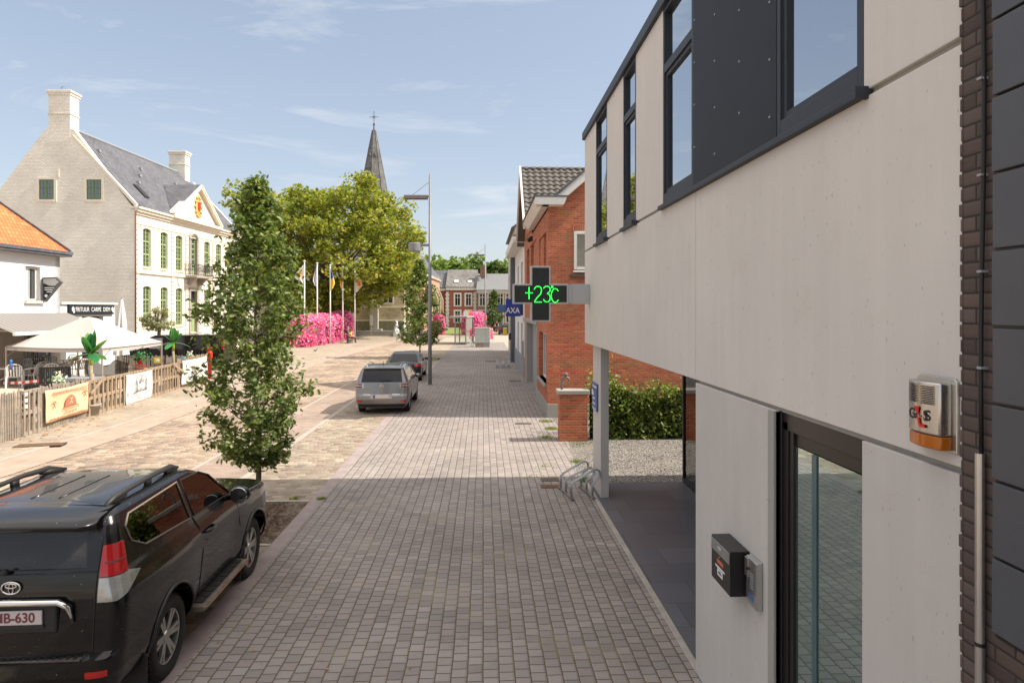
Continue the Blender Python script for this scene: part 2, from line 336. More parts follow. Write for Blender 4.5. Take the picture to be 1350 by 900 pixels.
M['clear'] = clear('clear_glass', (.55,.68,.64), .22)
M['tinted'] = clear('tinted_car_glass', (.22,.20,.17), .10)
M['cleargreen'] = clear('greenish_car_glass', (.62,.70,.55), .10)
M['shelter'] = clear('shelter_glass', (.42,.70,.64), .25)
def leafmat(name, stops, trans=.35, rough=.5):
    g = N(name); r = g.n('NewGeometry').outputs['Random Per Island']; c = g.ramp(r, stops)
    b = g.n('BsdfPrincipled'); g.set(b.inputs['Base Color'], c); b.inputs['Roughness'].default_value = rough; b.inputs['Specular IOR Level'].default_value = .35
    t = g.n('BsdfTranslucent'); g.set(t.inputs[0], g.mix(1.0, c, (1.5, 1.5, .6, 1), 'MULTIPLY'))
    mxs = g.n('MixShader'); mxs.inputs[0].default_value = trans; g.set(mxs.inputs[1], b.outputs[0]); g.set(mxs.inputs[2], t.outputs[0]); g.set(g.o.inputs[0], mxs.outputs[0]); return g.mat
M['bark'] = plain('bark', (.16,.125,.09), .95, var=.35, nscale=14, bump=.9)
M['leaf_oak'] = leafmat('oak_leaves', [(0,(.07,.115,.03)),(.45,(.135,.195,.05)),(.8,(.23,.29,.09)),(1,(.40,.42,.18))])
M['leaf_plane'] = leafmat('plane_tree_leaves', [(0,(.125,.165,.032)),(.45,(.22,.265,.048)),(.8,(.34,.35,.07)),(1,(.52,.43,.10))], .45)
M['leaf_dark'] = leafmat('dark_leaves', [(0,(.04,.075,.022)),(.6,(.075,.13,.035)),(1,(.14,.20,.06))])
M['leaf_hedge'] = leafmat('hedge_leaves', [(0,(.07,.115,.022)),(.55,(.15,.215,.04)),(.85,(.30,.35,.07)),(1,(.46,.46,.14))])
M['leaf_olive'] = leafmat('olive_leaves', [(0,(.24,.25,.15)),(1,(.42,.42,.28))])
M['leaf_far'] = leafmat('far_leaves', [(0,(.10,.16,.04)),(.6,(.17,.25,.06)),(1,(.26,.33,.10))])
M['leaf_copper'] = leafmat('copper_leaves', [(0,(.08,.05,.035)),(1,(.15,.095,.06))])
M['petal'] = leafmat('pink_petals', [(0,(.80,.10,.38)),(.5,(.88,.22,.50)),(.8,(.92,.50,.68)),(1,(.75,.04,.30))], .25)
M['banana'] = leafmat('banana_leaves', [(0,(.02,.13,.045)),(.6,(.04,.22,.07)),(1,(.16,.34,.10))], .25, .3)
# ------------------------------------------------------------------ ground
def sheet(name, pts, z, mat):
    m = MB(); m.add([(x, y, z) for x, y in pts], [tuple(range(len(pts)))]); o = m.build(name, mat); return tag(o, kind='structure')
def strip_cam(name, a, z, mat):              # polygon given in (lateral, depth)
    return sheet(name, [W(l, d)[:2] for l, d in a], z, mat)
def slab_cam(name, a, z, mat):
    return tag(MB().prism([tuple(W(l, d)[:2]) for l, d in a], -.06, z, 'xy').build(name, mat), kind='structure')
g_ = N('distant_ground'); M['ground'] = g_.pbr(g_.mix(g_.noise(g_.pos(), .05, 4), (.36,.31,.25,1), (.42,.36,.29,1)), .9)
sheet('ground', [(-900,-300),(900,-300),(900,1500),(-900,1500)], -.02, M['ground'])
sheet('road', [(-13.5,-14),(-4.8,-14),(-4.8,86),(6,100),(12,112),(-3,119),(-30,112),(-26,60),(-18,25)], 0, M['road'])
sheet('parking_lane', [(-5.0,-14),(-3.24,-14),(-3.24,66),(-5.0,66)], .004, M['parking'])
sheet('gutter_band', [(-6.45,-14),(-5.16,-14),(-5.16,70),(-6.45,70)], .004, M['band'])
sheet('gutter_line', [(-5.16,-14),(-5.0,-14),(-5.0,70),(-5.16,70)], .008, M['strip'])
sheet('road_edge_line', [(-6.56,-14),(-6.45,-14),(-6.45,70),(-6.56,70)], .008, M['strip'])
sheet('sidewalk', [(-3.0,-14),(2.13,-14),(2.6,14),(2.2,72),(-3.0,72)], .006, M['sidewalk'])
sheet('sidewalk_far', [(-8.2,58),(-3.0,52),(-3.0,72),(-4.5,72),(-8.2,66)], .006, M['leftpave'])
b = MB(); b.box(-3.24,-14,-.1,-3.0,52,.012)
tag(b.build('sidewalk_border', M['border'], bevel=.006), kind='structure')
# the square on the left: pale paving, white line, brown band
slab_cam('square_paving', [(-60,10),(-12.05,10),(-12.1,20),(-13.0,34),(-13.75,46),(-13.6,62),(-13.4,75),(-11.5,82),(-9.3,84),(-6,86),(-6,160),(-60,160)], .05, M['leftpave'])
slab_cam('square_edge_line', [(-12.05,4),(-11.93,4),(-11.98,20),(-12.88,34),(-13.63,46),(-13.48,62),(-13.28,75),(-11.4,82),(-9.2,84),(-6,86),(-6.1,86.3),(-9.3,84.3),(-11.5,82.3),(-13.4,75),(-13.6,62),(-13.75,46),(-13.0,34),(-12.1,20)], .054, M['strip'])
strip_cam('brown_gutter', [(-11.93,4),(-10.85,4),(-10.9,20),(-11.9,34),(-12.7,46),(-12.55,62),(-12.4,75),(-13.28,75),(-13.48,62),(-13.63,46),(-12.88,34),(-11.98,20)], .012, M['brownband'])
g_ = N('lawn'); gp = g_.pos(); M['lawn'] = g_.pbr(g_.mix(g_.noise(gp, 3, 6, .7), (.10,.17,.035,1), (.24,.26,.08,1)), .9, normal=g_.bump(g_.noise(gp, 30, 3), .03, .8))
strip_cam('church_lawn', [(-30,91),(-9,91),(-2.8,98),(-4,121),(-30,121)], .10, M['lawn'])
strip_cam('verge_lawn', [(-17,96),(-7,97),(-7.6,103),(-17,108)], .11, M['lawn'])
# porch tiles, edging, gravel yard
sheet('porch_floor', [(2.17,6.3),(4.6,6.3),(4.6,13.72),(2.17,13.72)], .012, M['tile'])
b = MB(); b.box(2.10,-14,-.1,2.17,13.72,.02); tag(b.build('porch_edging', M['concedge'], bevel=.005), kind='structure')
g_ = N('gravel'); gp = g_.pos(); vo = g_.n('TexVoronoi'); g_.set(vo.inputs['Vector'], gp); vo.inputs['Scale'].default_value = 26
c_ = g_.ramp(g_.sep(vo.outputs['Color'])[0], [(0,(.13,.12,.108)),(.4,(.23,.21,.188)),(.75,(.32,.292,.26)),(1,(.44,.405,.365))])
c_ = g_.mix(g_.rng(vo.outputs['Distance'], .35, .75), c_, (.12,.105,.09,1)); c_ = g_.mix(g_.m('MULTIPLY', g_.rng(g_.noise(gp, 1.2, 4), .5, .7), .3), c_, (.33,.29,.22,1))
M['gravel'] = g_.pbr(c_, .9, normal=g_.bump(g_.m('SUBTRACT', 1.0, vo.outputs['Distance']), .03, 1.0))
sheet('gravel_yard', [(2.0,13.72),(14,13.72),(14,22),(2.25,22),(2.35,18.6)], .0085, M['gravel'])
# scattered stones on the yard
random.seed(3); b = MB()
for i in range(1500):
    x, y = random.uniform(2.3, 8), random.uniform(13.75, 18.4); r = random.uniform(.008, .022)
    b.ball((x, y, .012), r, 5, 3, (random.uniform(.8,1.4), 1, .7))
tag(b.build('gravel_stones', M['gravel'], fix=False), kind='stuff', label='loose grey gravel stones covering the yard')
# sprigs of weeds between the stones
def tuft_mesh(m, x, y, n, r, h, z=0.0):
    for k in range(n):
        a = random.uniform(0, 6.28); rr = random.uniform(0, r); px, py = x + rr*math.cos(a), y + rr*math.sin(a)
        t = random.uniform(0, 6.28); l = h*random.uniform(.5, 1); wv = .006; dx, dy = math.cos(t), math.sin(t)
        m.add([(px-dy*wv,py+dx*wv,z),(px+dy*wv,py-dx*wv,z),(px+dx*l*.6,py+dy*l*.6,z+l)], [(0,1,2)])
b = MB()
for (x, y, n, r, h) in [(1.75,18.6,260,.25,.07),(2.05,19.9,420,.22,.08),(2.0,21.2,300,.25,.08),(2.2,15.6,220,.18,.07),(2.12,13.9,160,.12,.08),(-3.05,12.75,120,.12,.06),(-3.55,12.8,120,.12,.05),(1.0,14.3,120,.5,.03),(1.35,15.2,120,.4,.03),(2.5,17.6,160,.4,.05)]:
    tuft_mesh(b, x, y, n, r, h, .01)
tag(b.build('weeds', M['leaf_hedge'], fix=False), kind='stuff', label='small green weeds along the paving edges')
# tree pit with mulch
g_ = N('bark_mulch'); gp = g_.pos(); vo = g_.n('TexVoronoi'); g_.set(vo.inputs['Vector'], g_.map(gp, scale=(1,1.8,1))); vo.inputs['Scale'].default_value = 30
c_ = g_.ramp(g_.sep(vo.outputs['Color'])[0], [(0,(.06,.035,.02)),(.5,(.14,.085,.05)),(.9,(.24,.16,.10)),(1,(.42,.33,.24))])
M['mulch'] = g_.pbr(g_.mix(g_.m('MULTIPLY', g_.rng(g_.noise(gp, 2.2, 4), .5, .62), .7), c_, (.30,.235,.175,1)), .95, normal=g_.bump(vo.outputs['Distance'], .03, 1))
sheet('tree_pit_soil', [(-4.9,10.35),(-3.24,10.35),(-3.24,12.6),(-4.9,12.6)], .012, M['mulch'])
b = MB(); b.box(-4.95,12.6,-.1,-3.24,12.68,.02); b.box(-4.95,10.27,-.1,-3.24,10.35,.02); tag(b.build('tree_pit_edging', M['concedge'], bevel=.005), kind='structure')
random.seed(8); b = MB()
for i in range(900):
    x, y = random.uniform(-4.85,-3.28), random.uniform(10.4,12.55); a = random.uniform(0,3.14); l = random.uniform(.015,.045); h = random.uniform(.012,.03)
    c, s = math.cos(a)*l, math.sin(a)*l
    b.add([(x-c,y-s,h),(x+s*.3,y-c*.3,h+.012),(x+c,y+s,h+.004),(x-s*.3,y+c*.3,h)], [(0,1,2,3)])
tag(b.build('mulch_chips', M['mulch'], fix=False), kind='stuff', label='brown bark mulch chips in the tree pit')
# drain grates in the paving
def grate(x, y, wx, wy, lab, mat, z=.012, rz=0):
    t = thing('drain_grate', lab, 'drain grate', (x, y, z), rz, 'metal drain covers in the paving')
    f = MB(); f.box(-wx/2,-wy/2,-.03,wx/2,wy/2,.001); f.build('frame', M['blackmatte'], t)
    s = MB(); n = 7
    for i in range(n):
        yy = -wy/2 + wy*(i+.5)/n; s.box(-wx/2+.01, yy-wy/n*.3, .001, wx/2-.01, yy+wy/n*.3, .008)
    s.box(-wx/2,-wy/2,.0,-wx/2+.015,wy/2,.009); s.box(wx/2-.015,-wy/2,.0,wx/2,wy/2,.009)
    s.build('grid', mat, t)
M['rust'] = plain('rusty_iron', (.20,.115,.065), .85, var=.35, nscale=20, bump=.5)
M['iron'] = plain('cast_iron', (.17,.14,.125), .8, var=.3, nscale=20, bump=.4)
p = G(725, 632.5); grate(p.x, p.y, .38, .26, 'brown drain grate just inside the sunlit paving by the bike rack', M['iron'])
p = G(725, 641.5); grate(p.x, p.y, .38, .24, 'rusty drain grate in the shade just in front of the bike rack', M['rust'])
p = G(690, 558.5); grate(p.x, p.y, .5, .3, 'drain grate at the shadow edge left of the red brick pier', M['iron'])
p = G(53, 589); grate(p.x, p.y, 1.1, .42, 'long rusty drain grate in the road below the orange banner', M['rust'], .06, R(12))
p = G(679, 502.5); grate(p.x, p.y, .6, .4, 'small drain cover on the shaded sidewalk by the garage recess', M['iron'])
p = G(647, 476.5); grate(p.x, p.y, .8, .5, 'far drain cover in the middle of the shaded sidewalk', M['iron'])

# ------------------------------------------------------------------ the modern building on the right
XF, YN, YE = 2.1, 2.83, 13.73
mb_ = thing('modern_building', 'pale concrete building with tall dark framed windows filling the right side', 'building')
JO = .012
def yz(*a): return a
# ground floor block with the door opening and panel joints
yd0, yd1 = YX(1136), YX(1022); ys = YX(917)
b = MB(); b.box(XF, YN, 0, 12, yd0, 2.87); b.box(XF, yd1, 0, 4.1, ys, 2.87); b.box(4.1, yd1, 0, 12, 5.3, 2.87); b.box(XF+.9, yd0, 0, 12, yd1, 2.87)
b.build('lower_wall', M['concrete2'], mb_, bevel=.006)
b = MB(); b.box(XF+.035, YN, 2.865, 12, ys-.02, 2.905); b.box(XF+.03, YN, 4.76, 12, YE-.03, 4.80); b.build('joint', M['plinth'], mb_)
b = MB(); b.box(XF, YN, 2.90, 12, ys-.006, 4.765); b.box(XF, ys+.006, 2.90, 12, YE, 4.765); b.box(XF+.04, ys-.006, 2.9, 12, ys+.006, 4.76)
b.build('spandrel', M['concrete'], mb_, bevel=.006)
W1 = (YX(800.3), YX(785.7)); W2 = (YX(838.4), YX(821.6)); W3 = (YX(914), YX(874)); W4 = (YX(1138.5), YX(1024))
b = MB()
segs = [(YN, W4[0]), (W3[1], W2[0]), (W2[1], W1[0]), (W1[1], YE)]
for a, c in segs: b.box(XF, a, 4.80, 2.5, c, 7.09)
b.box(2.5, YN, 4.80, 12, YE, 7.09)
b.build('upper_wall', M['concrete'], mb_, bevel=.006)
b = MB(); b.box(XF-.05, YN, 7.09, 12, YE+.05, 7.24); b.build('roof_coping', M['frame'], mb_, bevel=.008)
def tall_window(y0, y1, ztr, z0=4.80, z1=7.09, deep=.0):
    f = MB(); x = XF + deep; t = .055
    f.box(x, y0, z0, x+.12, y0+t, z1); f.box(x, y1-t, z0, x+.12, y1, z1); f.box(x, y0+t, z1-t, x+.12, y1-t, z1); f.box(x, y0+t, z0, x+.12, y1-t, z0+.13)
    if ztr: f.box(x, y0+t, ztr-.05, x+.12, y1-t, ztr+.05)
    fo = f.build('window', M['frame'], mb_, bevel=.004)
    s = MB(); t2 = .05; x2 = x + .022       # sash
    for a, c in (((z0+.13), (ztr-.05 if ztr else z1-t)),) :
        s.box(x2, y0+t, a, x2+.06, y0+t+t2, c); s.box(x2, y1-t-t2, a, x2+.06, y1-t, c); s.box(x2, y0+t+t2, a, x2+.06, y1-t-t2, a+t2); s.box(x2, y0+t+t2, c-t2, x2+.06, y1-t-t2, c)
    s.build('sash', M['frame'], fo, bevel=.003)
    p = MB(); p.box(x+.05, y0+t, z0+.13, x+.06, y1-t, z1-t); p.build('pane', M['glass'], fo)
    return fo
tall_window(*W1, 6.50); tall_window(*W2, 6.42); tall_window(*W3, 6.38); tall_window(*W4, 0)
b = MB(); b.box(XF-.004, W4[1], 4.80, XF+.2, W3[0]-.003, 7.09); pn = b.build('cladding_panel', M['panel'], mb_, bevel=.003)
rv = MB().lathe([(.009,-.012),(.010,-.004)], 8, (0,0,0), 'x').mesh('rivet', M['silver'])
for i_, yy in enumerate(np.linspace(W4[1]+.1, W3[0]-.06, 4)):
    for zz in np.arange(5.0, 7.0, .42):
        o = bpy.data.objects.new('rivet', rv); C.objects.link(o); o.parent = pn; o.location = (XF, yy, zz + (.2 if i_ % 2 else 0))
b = MB()    # sill flashings
def flash(y0, y1): b.prism([(XF-.055,4.755),(XF-.055,4.80),(XF+.1,4.83),(XF+.1,4.755)], y0, y1, 'xz')
for a_, c_ in ((W4[0]-.02, W3[1]+.04), (W2[0]-.03, W2[1]+.03), (W1[0]-.03, W1[1]+.03)):
    b = MB(); flash(a_, c_); b.box(XF-.075, a_-.03, 4.745, XF+.02, a_, 4.815); b.build('sill', M['frame'], mb_, bevel=.004)
# blade column, porch soffit is the spandrel's underside
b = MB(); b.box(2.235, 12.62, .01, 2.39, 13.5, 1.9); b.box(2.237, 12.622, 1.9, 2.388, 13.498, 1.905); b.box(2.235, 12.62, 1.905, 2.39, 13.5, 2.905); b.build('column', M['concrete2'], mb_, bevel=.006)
# glazed shop front deeper in the porch
b = MB(); b.box(4.12, 6.6, .0, 4.2, 13.66, .12); b.box(4.12, 6.6, 2.82, 4.2, 13.66, 2.9); b.box(4.12,13.6,.12,4.2,13.66,2.82); b.box(4.12,9.9,.12,4.2,9.97,2.82)
sf = b.build('shop_front', M['black'], mb_, bevel=.004)
b = MB(); b.box(4.15, 6.6, .12, 4.16, 13.6, 2.82); b.build('pane', M['glassgreen'] if 'glassgreen' in M else M['clear'], sf)
b = MB(); b.tube([(4.10,11.2,.75),(4.03,11.2,.78),(3.99,11.2,1.0),(3.985,11.2,1.3),(3.99,11.2,1.6),(4.03,11.2,1.82),(4.10,11.2,1.85)], .018, 8); b.build('door_handle', M['silver'], sf, smooth=True)
b = MB(); b.box(4.6, 6.6, 0, 12, 13.5, 2.88); b.build('back_wall', plain('shop_interior', (.10,.095,.085), .9), mb_)
# entrance door: dark frame with glass
d_ = MB(); x = XF+.045; t = .07
d_.box(XF+.03, yd1-.03, 0, XF+.2, yd1, 2.87)
d_.box(x, yd1-.03-t, 0, x+.14, yd1-.03, 2.80); d_.box(x, yd0, 0, x+.14, yd0+.03, 2.80); d_.box(x, yd0, 2.74, x+.14, yd1-.03, 2.87)
dr = d_.build('door', M['black'], mb_, bevel=.004)
s = MB(); s.box(x+.012, yd1-.03-t-.06, 0, x+.1, yd1-.03-t, 2.74); s.box(x+.03, yd0+.03, 0, x+.1, yd0+.04, 2.74); s.box(x+.03, yd0+.04, 2.64, x+.1, yd1-.03-t-.06, 2.74); s.build('leaf_frame', M['black'], dr, bevel=.003)
p = MB(); p.box(x+.03, yd0+.035, 0, x+.038, yd1-.03-t-.05, 2.65)
g_ = N('door_glass'); gd = g_.n('BsdfDiffuse'); gd.inputs[0].default_value = (.07,.10,.098,1); gg = g_.n('BsdfGlossy'); gg.inputs[1].default_value = .008; gg.inputs[0].default_value = (.8,.95,.93,1)
gm = g_.n('MixShader'); gm.inputs[0].default_value = .52; g_.set(gm.inputs[1], gd.outputs[0]); g_.set(gm.inputs[2], gg.outputs[0]); g_.set(g_.o.inputs[0], gm.outputs[0])
p.build('pane', g_.mat, dr)
h = MB(); h.box(x+.022, YX(1063), 0, x+.029, YX(1057), 2.64); h.build('glass_strip', plain('teal_strip', (.06,.12,.125), .3), dr)
# shop-front glass reflection body
# concrete reveal beside the door
b = MB(); b.box(XF-.012, YX(1022), 0, XF+.1, YX(1014), 2.865); b.build('door_reveal', M['plinth'], mb_, bevel=.004)

# letter box, intercom, siren
lb = thing('letter_box', 'black wall mounted letter box with pale flap left of the glass door', 'letter box', (XF, 5.17, 1.335))
b = MB(); b.box(-.16, 0, 0, -.003, .43, .355); b.build('body', M['black'], lb, bevel=.004)
b = MB(); b.box(-.166, .012, .262, -.159, .418, .340); b.build('flap', M['steel'], lb, bevel=.002)
b = MB(); b.box(-.168, .012, .252, -.159, .418, .262); b.build('flap_edge', M['silver'], lb)
b = MB(); b.lathe([(.009,-.166),(.009,-.159)], 12, (0, .235, .225), 'x'); b.build('lock', M['silver'], lb)
b = MB(); b.box(-.162, .15, .168, -.1595, .29, .20); st = b.build('sticker', plain('orange_sticker', (.55,.13,.06), .5), lb)
b = MB(); b.box(-.162, .12, .128, -.1595, .33, .143); b.box(-.162, .165, .07, -.1595, .285, .122); b.build('name_plate', M['plastic'], lb)
b = MB(); b.box(-.1635, .185, .088, -.1605, .265, .098); b.box(-.1635, .195, .104, -.1605, .255, .110); b.build('name_mark', M['black'], lb)
text('POST', .035, lb, (-.168, .215, .30), (R(90), 0, R(-90)), M['white'], 'lettering', .001)
ic = thing('door_intercom', 'grey metal door intercom with a round button beside the black letter box', 'intercom', (XF, 4.93, 1.33))
b = MB(); b.prism([(-.05,0),(-.05,.35),(-.003,.362),(-.003,0)], .0, .20, 'xz'); b.build('body', M['silver'], ic, bevel=.004)
b = MB(); b.box(-.062, .135, .20, -.05, .2, .345); b.build('camera_hood', M['silver'], ic, bevel=.004)
b = MB(); b.lathe([(.013,-.068),(.013,-.05)], 14, (0, .14, .27), 'x'); b.build('camera_eye', M['black'], ic)
b = MB()
for k in range(6): b.box(-.0525, .06, .13 + k*.022, -.0495, .12, .137 + k*.022)
b.build('speaker_slot', M['greypaint'], ic)
b = MB(); b.box(-.053, .06, .035, -.0495, .14, .085); b.build('badge', M['bluelight'], ic)
sr = thing('alarm_siren', 'chrome alarm siren box with orange lens on the concrete wall', 'alarm siren', (XF, 2.855, 2.955))
b = MB(); b.prism([(0,0),(.27,0),(.27,.32),(.25,.335),(.02,.335),(0,.32)], -.014, 0, 'yz'); b.build('back_plate', M['silver'], sr, bevel=.005)
def bulge(z0, z1, dx, y0=.03, y1=.25, n=10):
    m = MB(); pf = [(y0 + (y1-y0)*k/n, -(dx + .022*math.sin(math.pi*k/n))) for k in range(n+1)]
    poly = [(x_, y_) for y_, x_ in pf] + [(-.012, y1), (-.012, y0)]
    m.prism(poly, z0, z1, 'xy'); return m
bulge(.075, .312, .07).build('housing', M['satin'], sr, bevel=.008, angle=30)
gam = N('amber_lens'); gam.pbr((.55,.15,.01), .12, Transmission_Weight=.25); M['amber'] = gam.mat
bulge(.012, .073, .066).build('lens', M['amber'], sr, bevel=.006, angle=30)
def sirx(y_): return .075 + .022*math.sin(math.pi*(y_-.03)/.22)
b = MB()
for s0 in (.055, .158):
    for k in range(11):
        zz = .215 + k*.0078; b.tube([(-sirx(s0+.022*q)-.0005, s0+.022*q, zz) for q in range(4)], .0021, 4)
b.build('grille', M['black'], sr)
M['inkblack'] = plain('black_ink', (.01,.01,.01), .5); M['inkred'] = plain('red_ink', (.62,.02,.015), .5)
text('G', .066, sr, (-.0955, .182, .158), (R(90), 0, R(-90)), M['inkblack'], 'lettering', .001, bold=.0015)
text('S', .066, sr, (-.094, .092, .158), (R(90), 0, R(-90)), M['inkblack'], 'lettering', .001, bold=.0015)
b = MB(); b.prism([(.17,.195),(.132,.195),(.14,.155)], -.0985, -.095, 'yz'); b.prism([(.147,.145),(.132,.145),(.126,.118),(.098,.118),(.092,.104),(.13,.104)], -.0985, -.093, 'yz'); b.prism([(.136,.150),(.128,.158),(.124,.148)], -.0985, -.095, 'yz'); b.build('emblem', M['inkred'], sr)

# neighbouring brick house at the right edge with dark cladding
nb = thing('dark_brick_house', 'dark brown brick house clad with grey panels at the right edge', 'building')
b = MB(); b.box(XF-.012, -9, 0, 12, YN-.004, 9); b.build('wall', M['brickdark'], nb)
# toothed brick ends along the concrete
b = MB(); random.seed(4)
for k in range(int(9/.0655)):
    z = k*.0655; e = random.uniform(.004, .014) if k % 2 else random.uniform(-.002, .006)
    b.box(XF-.016, YN-.012, z+.006, XF+.02, YN+e, z+.0595)
b.build('edge_brick', M['brickdark'], nb, bevel=.003)
yc = YX(1307, XF-.04); b = MB(); z = 2.287; k = 0
while z < 8.8:
    b.box(XF-.04, -9, z+.006, XF-.013, yc - (.004 if k % 2 else 0), z+.304); z += .31; k += 1
b.build('cladding', M['clad'], nb, bevel=.004)
b = MB(); b.box(XF-.02, -9, 2.27, XF-.0125, yc+.004, 8.9); b.build('cladding_backing', M['black'], nb)
yk = YX(1295, XF-.03); pts = [(XF-.03 + .004*math.sin(z*3.1), yk + .006*math.sin(z*2.3+1), z) for z in np.arange(3.0, 9.01, .25)]
cb = tag(MB().tube(pts, .009, 8).build('power_cable', M['blackmatte'], smooth=True), 'black cable clipped down the dark brick strip', 'cable')
for z in (3.35, 3.75, 4.15, 4.55, 4.95):
    c_ = MB().box(-.025, -.012, z, .012, .012, z+.01).build('clip', M['greypaint'], cb); c_.location = (XF-.02, yk, 0)
cd = thing('cable_conduit', 'pale metal cable conduit pipe rising up the dark brick strip', 'conduit', (XF-.035, YX(1292, XF-.035), 0))
MB().tube([(0,0,0),(0,0,3.0)], .0185, 16).build('pipe', M['silver'], cd, angle=60)
MB().tube([(0,0,2.2),(0,0,2.215)], .021, 16).build('clamp', M['black'], cd)

# ------------------------------------------------------------------ pharmacy cross
px = thing('pharmacy_cross', 'black cross shaped temperature display sign with silver edge and green +23C digits', 'sign', (0, 13.05, 0))
dC = 13.05; uc = 712.5
def PX(u, v, Y=13.05):                       # point on the street-crossing plane Y
    r = (u-675)/F; d = Y/(CT - r*ST); return (d*(r*CT+ST), CAMH-(v-407)/F*d)
cx0, cz0 = PX(712.8, 387.4); hw = .546; ha = .197
def cross_poly(h, a, ox=cx0, oz=cz0): return [(ox+x, oz+z) for x, z in [(-a,-h),(a,-h),(a,-a),(h,-a),(h,a),(a,a),(a,h),(-a,h),(-a,a),(-h,a),(-h,-a),(-a,-a)]]
b = MB(); b.prism(cross_poly(hw, ha), 0, .16, 'xz'); b.build('casing', M['silver2'] if 'silver2' in M else plain('satin_silver', (.50,.50,.51), .45, metal=.3, var=.04), px, bevel=.008)
g_ = N('led_matrix'); gp = g_.pos(); vo = g_.sep(gp); a1 = g_.m('FRACT', g_.m('MULTIPLY', vo[0], 45)); a2 = g_.m('FRACT', g_.m('MULTIPLY', vo[2], 45))
dd = g_.m('ADD', g_.m('POWER', g_.m('SUBTRACT', a1, .5), 2), g_.m('POWER', g_.m('SUBTRACT', a2, .5), 2))
g_.pbr(g_.mix(g_.m('LESS_THAN', dd, .1), (.012,.013,.012,1), (.028,.032,.028,1)), .55); M['led_off'] = g_.mat
b = MB(); b.prism(cross_poly(hw-.032, ha-.032), -.004, .004, 'xz'); b.build('display', M['led_off'], px)
M['led'] = emit('green_led', (.02,.95,.07), 2.0)
seg = MB()
def stroke(pts): seg.tube([(cx0+x, -.008, cz0+z) for x, z in pts], .0072, 6)
def arc(cx, cz, rx, rz, a0, a1, n=8): return [(cx+rx*math.cos(R(a0+(a1-a0)*k/n)), cz+rz*math.sin(R(a0+(a1-a0)*k/n))) for k in range(n+1)]
S = .0149  # metres per photo pixel/ (13 m)
stroke([(-.30,.02),(-.155,.02)]); stroke([(-.228,.135),(-.228,-.105)])
stroke(arc(-.055,.075,.072,.075,170,-20) + [(.0,.0),(-.07,-.07),(-.125,-.155)]); stroke([(-.125,-.16),(.02,-.16)])
stroke(arc(.12,.085,.068,.068,160,-60)+[(.125,.005)]); stroke(arc(.12,-.075,.07,.085,80,-160))
stroke(arc(.285,-.03,.078,.135,40,320,14)); stroke(arc(.226,.135,.016,.016,0,360,8))
seg.build('digits', M['led'], px, smooth=True)
b = MB(); b.box(cx0+hw, .02, cz0-ha+.01, cx0+hw+.08, .14, cz0+ha-.01); b.box(cx0+hw+.08, .01, cz0-ha, XF+.0, .15, cz0+ha); b.build('bracket', M['greybox'] if 'greybox' in M else plain('satin_grey', (.46,.46,.47), .5, metal=.2, var=.04), px, bevel=.005)
# ------------------------------------------------------------------ blue practice plate on the column
bp = thing('blue_plate', 'blue plate with white lettering on the concrete blade column', 'sign', (2.235, 13.15, 0))
b = MB(); zt, zb = ZX(790, 509, 2.2), ZX(790, 546, 2.2)
b.box(-.035, -.27, zb, -.002, .28, zt); b.build('plate', plain('plate_blue', (.06,.10,.27), .45), bp, bevel=.003)
b = MB(); random.seed(6)
for zz, n_, h_ in ((zt-.06, 9, .05), (zt-.10, 0, 0), (zt-.30, 5, .04), (zt-.40, 6, .04), (zt-.50, 7, .04)):
    for k in range(n_): b.box(-.038, .18-k*.05, zz-h_/2, -.035, .18-k*.05-.032, zz+h_/2*random.uniform(.4, 1))
b.prism([(.28,zt-.13),(.12,zt-.17),(.05,zt-.24),(.28,zt-.26)], -.038, -.035, 'yz')
b.build('white_marks', M['plastic'], bp)
# ------------------------------------------------------------------ houses along the right side
def pane_window(parent, frame_mat, x, y0, y1, z0, z1, face='x-', glass='glasshouse', bars=(1, 0), t=.07, dp=.05, reveal=None):
    """window in a wall; face 'x-' looks to -X, 'y-' looks to -Y (then y0,y1 are x limits and x is the y plane), 'x+' looks to +X"""
    f = MB(); g = MB(); fi = MB()
    def bx(m, a0, a1, c0, c1, p0, p1):
        if face == 'y-': m.box(c0, a0, p0, c1, a1, p1)
        else: m.box(a0, c0, p0, a1, c1, p1)
    s = -1 if face in ('x-', 'y-') else 1
    A, B = x + s*dp, x - s*.02
    bx(f, A, B, y0, y0+t, z0, z1); bx(f, A, B, y1-t, y1, z0, z1); bx(f, A, B, y0+t, y1-t, z1-t, z1); bx(f, A, B, y0+t, y1-t, z0, z0+t)
    nb_, nh = bars; 
    for k in range(nb_):
        c = y0 + (y1-y0)*(k+1)/(nb_+1); bx(f, A-s*.012, B, c-t*.3, c+t*.3, z0+t, z1-t)
    for k in range(nh):
        c = z0 + (z1-z0)*(k+1)/(nh+1); bx(f, A-s*.017, B, y0+t, y1-t, c-t*.28, c+t*.28)
    o = f.build('window', frame_mat, parent); bx(g, x+s*.012, x-s*.01, y0+t*.5, y1-t*.5, z0+t*.5, z1-t*.5); g.build('pane', M[glass], o); return o
def wall_x(m, x0, x1, y0, y1, z0, z1, holes):
    """wall slab in the x0..x1 range with rectangular holes (ya, yb, za, zb), non-overlapping in y"""
    hs_ = sorted(holes); y = y0
    cols = []
    for h in hs_:
        key = (h[0], h[1])
        if cols and cols[-1][0] == key: cols[-1][1].append(h)
        else: cols.append((key, [h]))
    for (a, c), hh in cols:
        if a > y: m.box(x0, y, z0, x1, a, z1)
        z = z0
        for h in sorted(hh, key=lambda q: q[2]):
            if h[2] > z: m.box(x0, a, z, x1, c, h[2])
            z = h[3]
        if z < z1: m.box(x0, a, z, x1, c, z1)
        y = c
    if y < y1: m.box(x0, y, z0, x1, y1, z1)
h1 = thing('brick_house', 'orange red brick house with dark pantile roof and white eaves beyond the gravel yard', 'house')
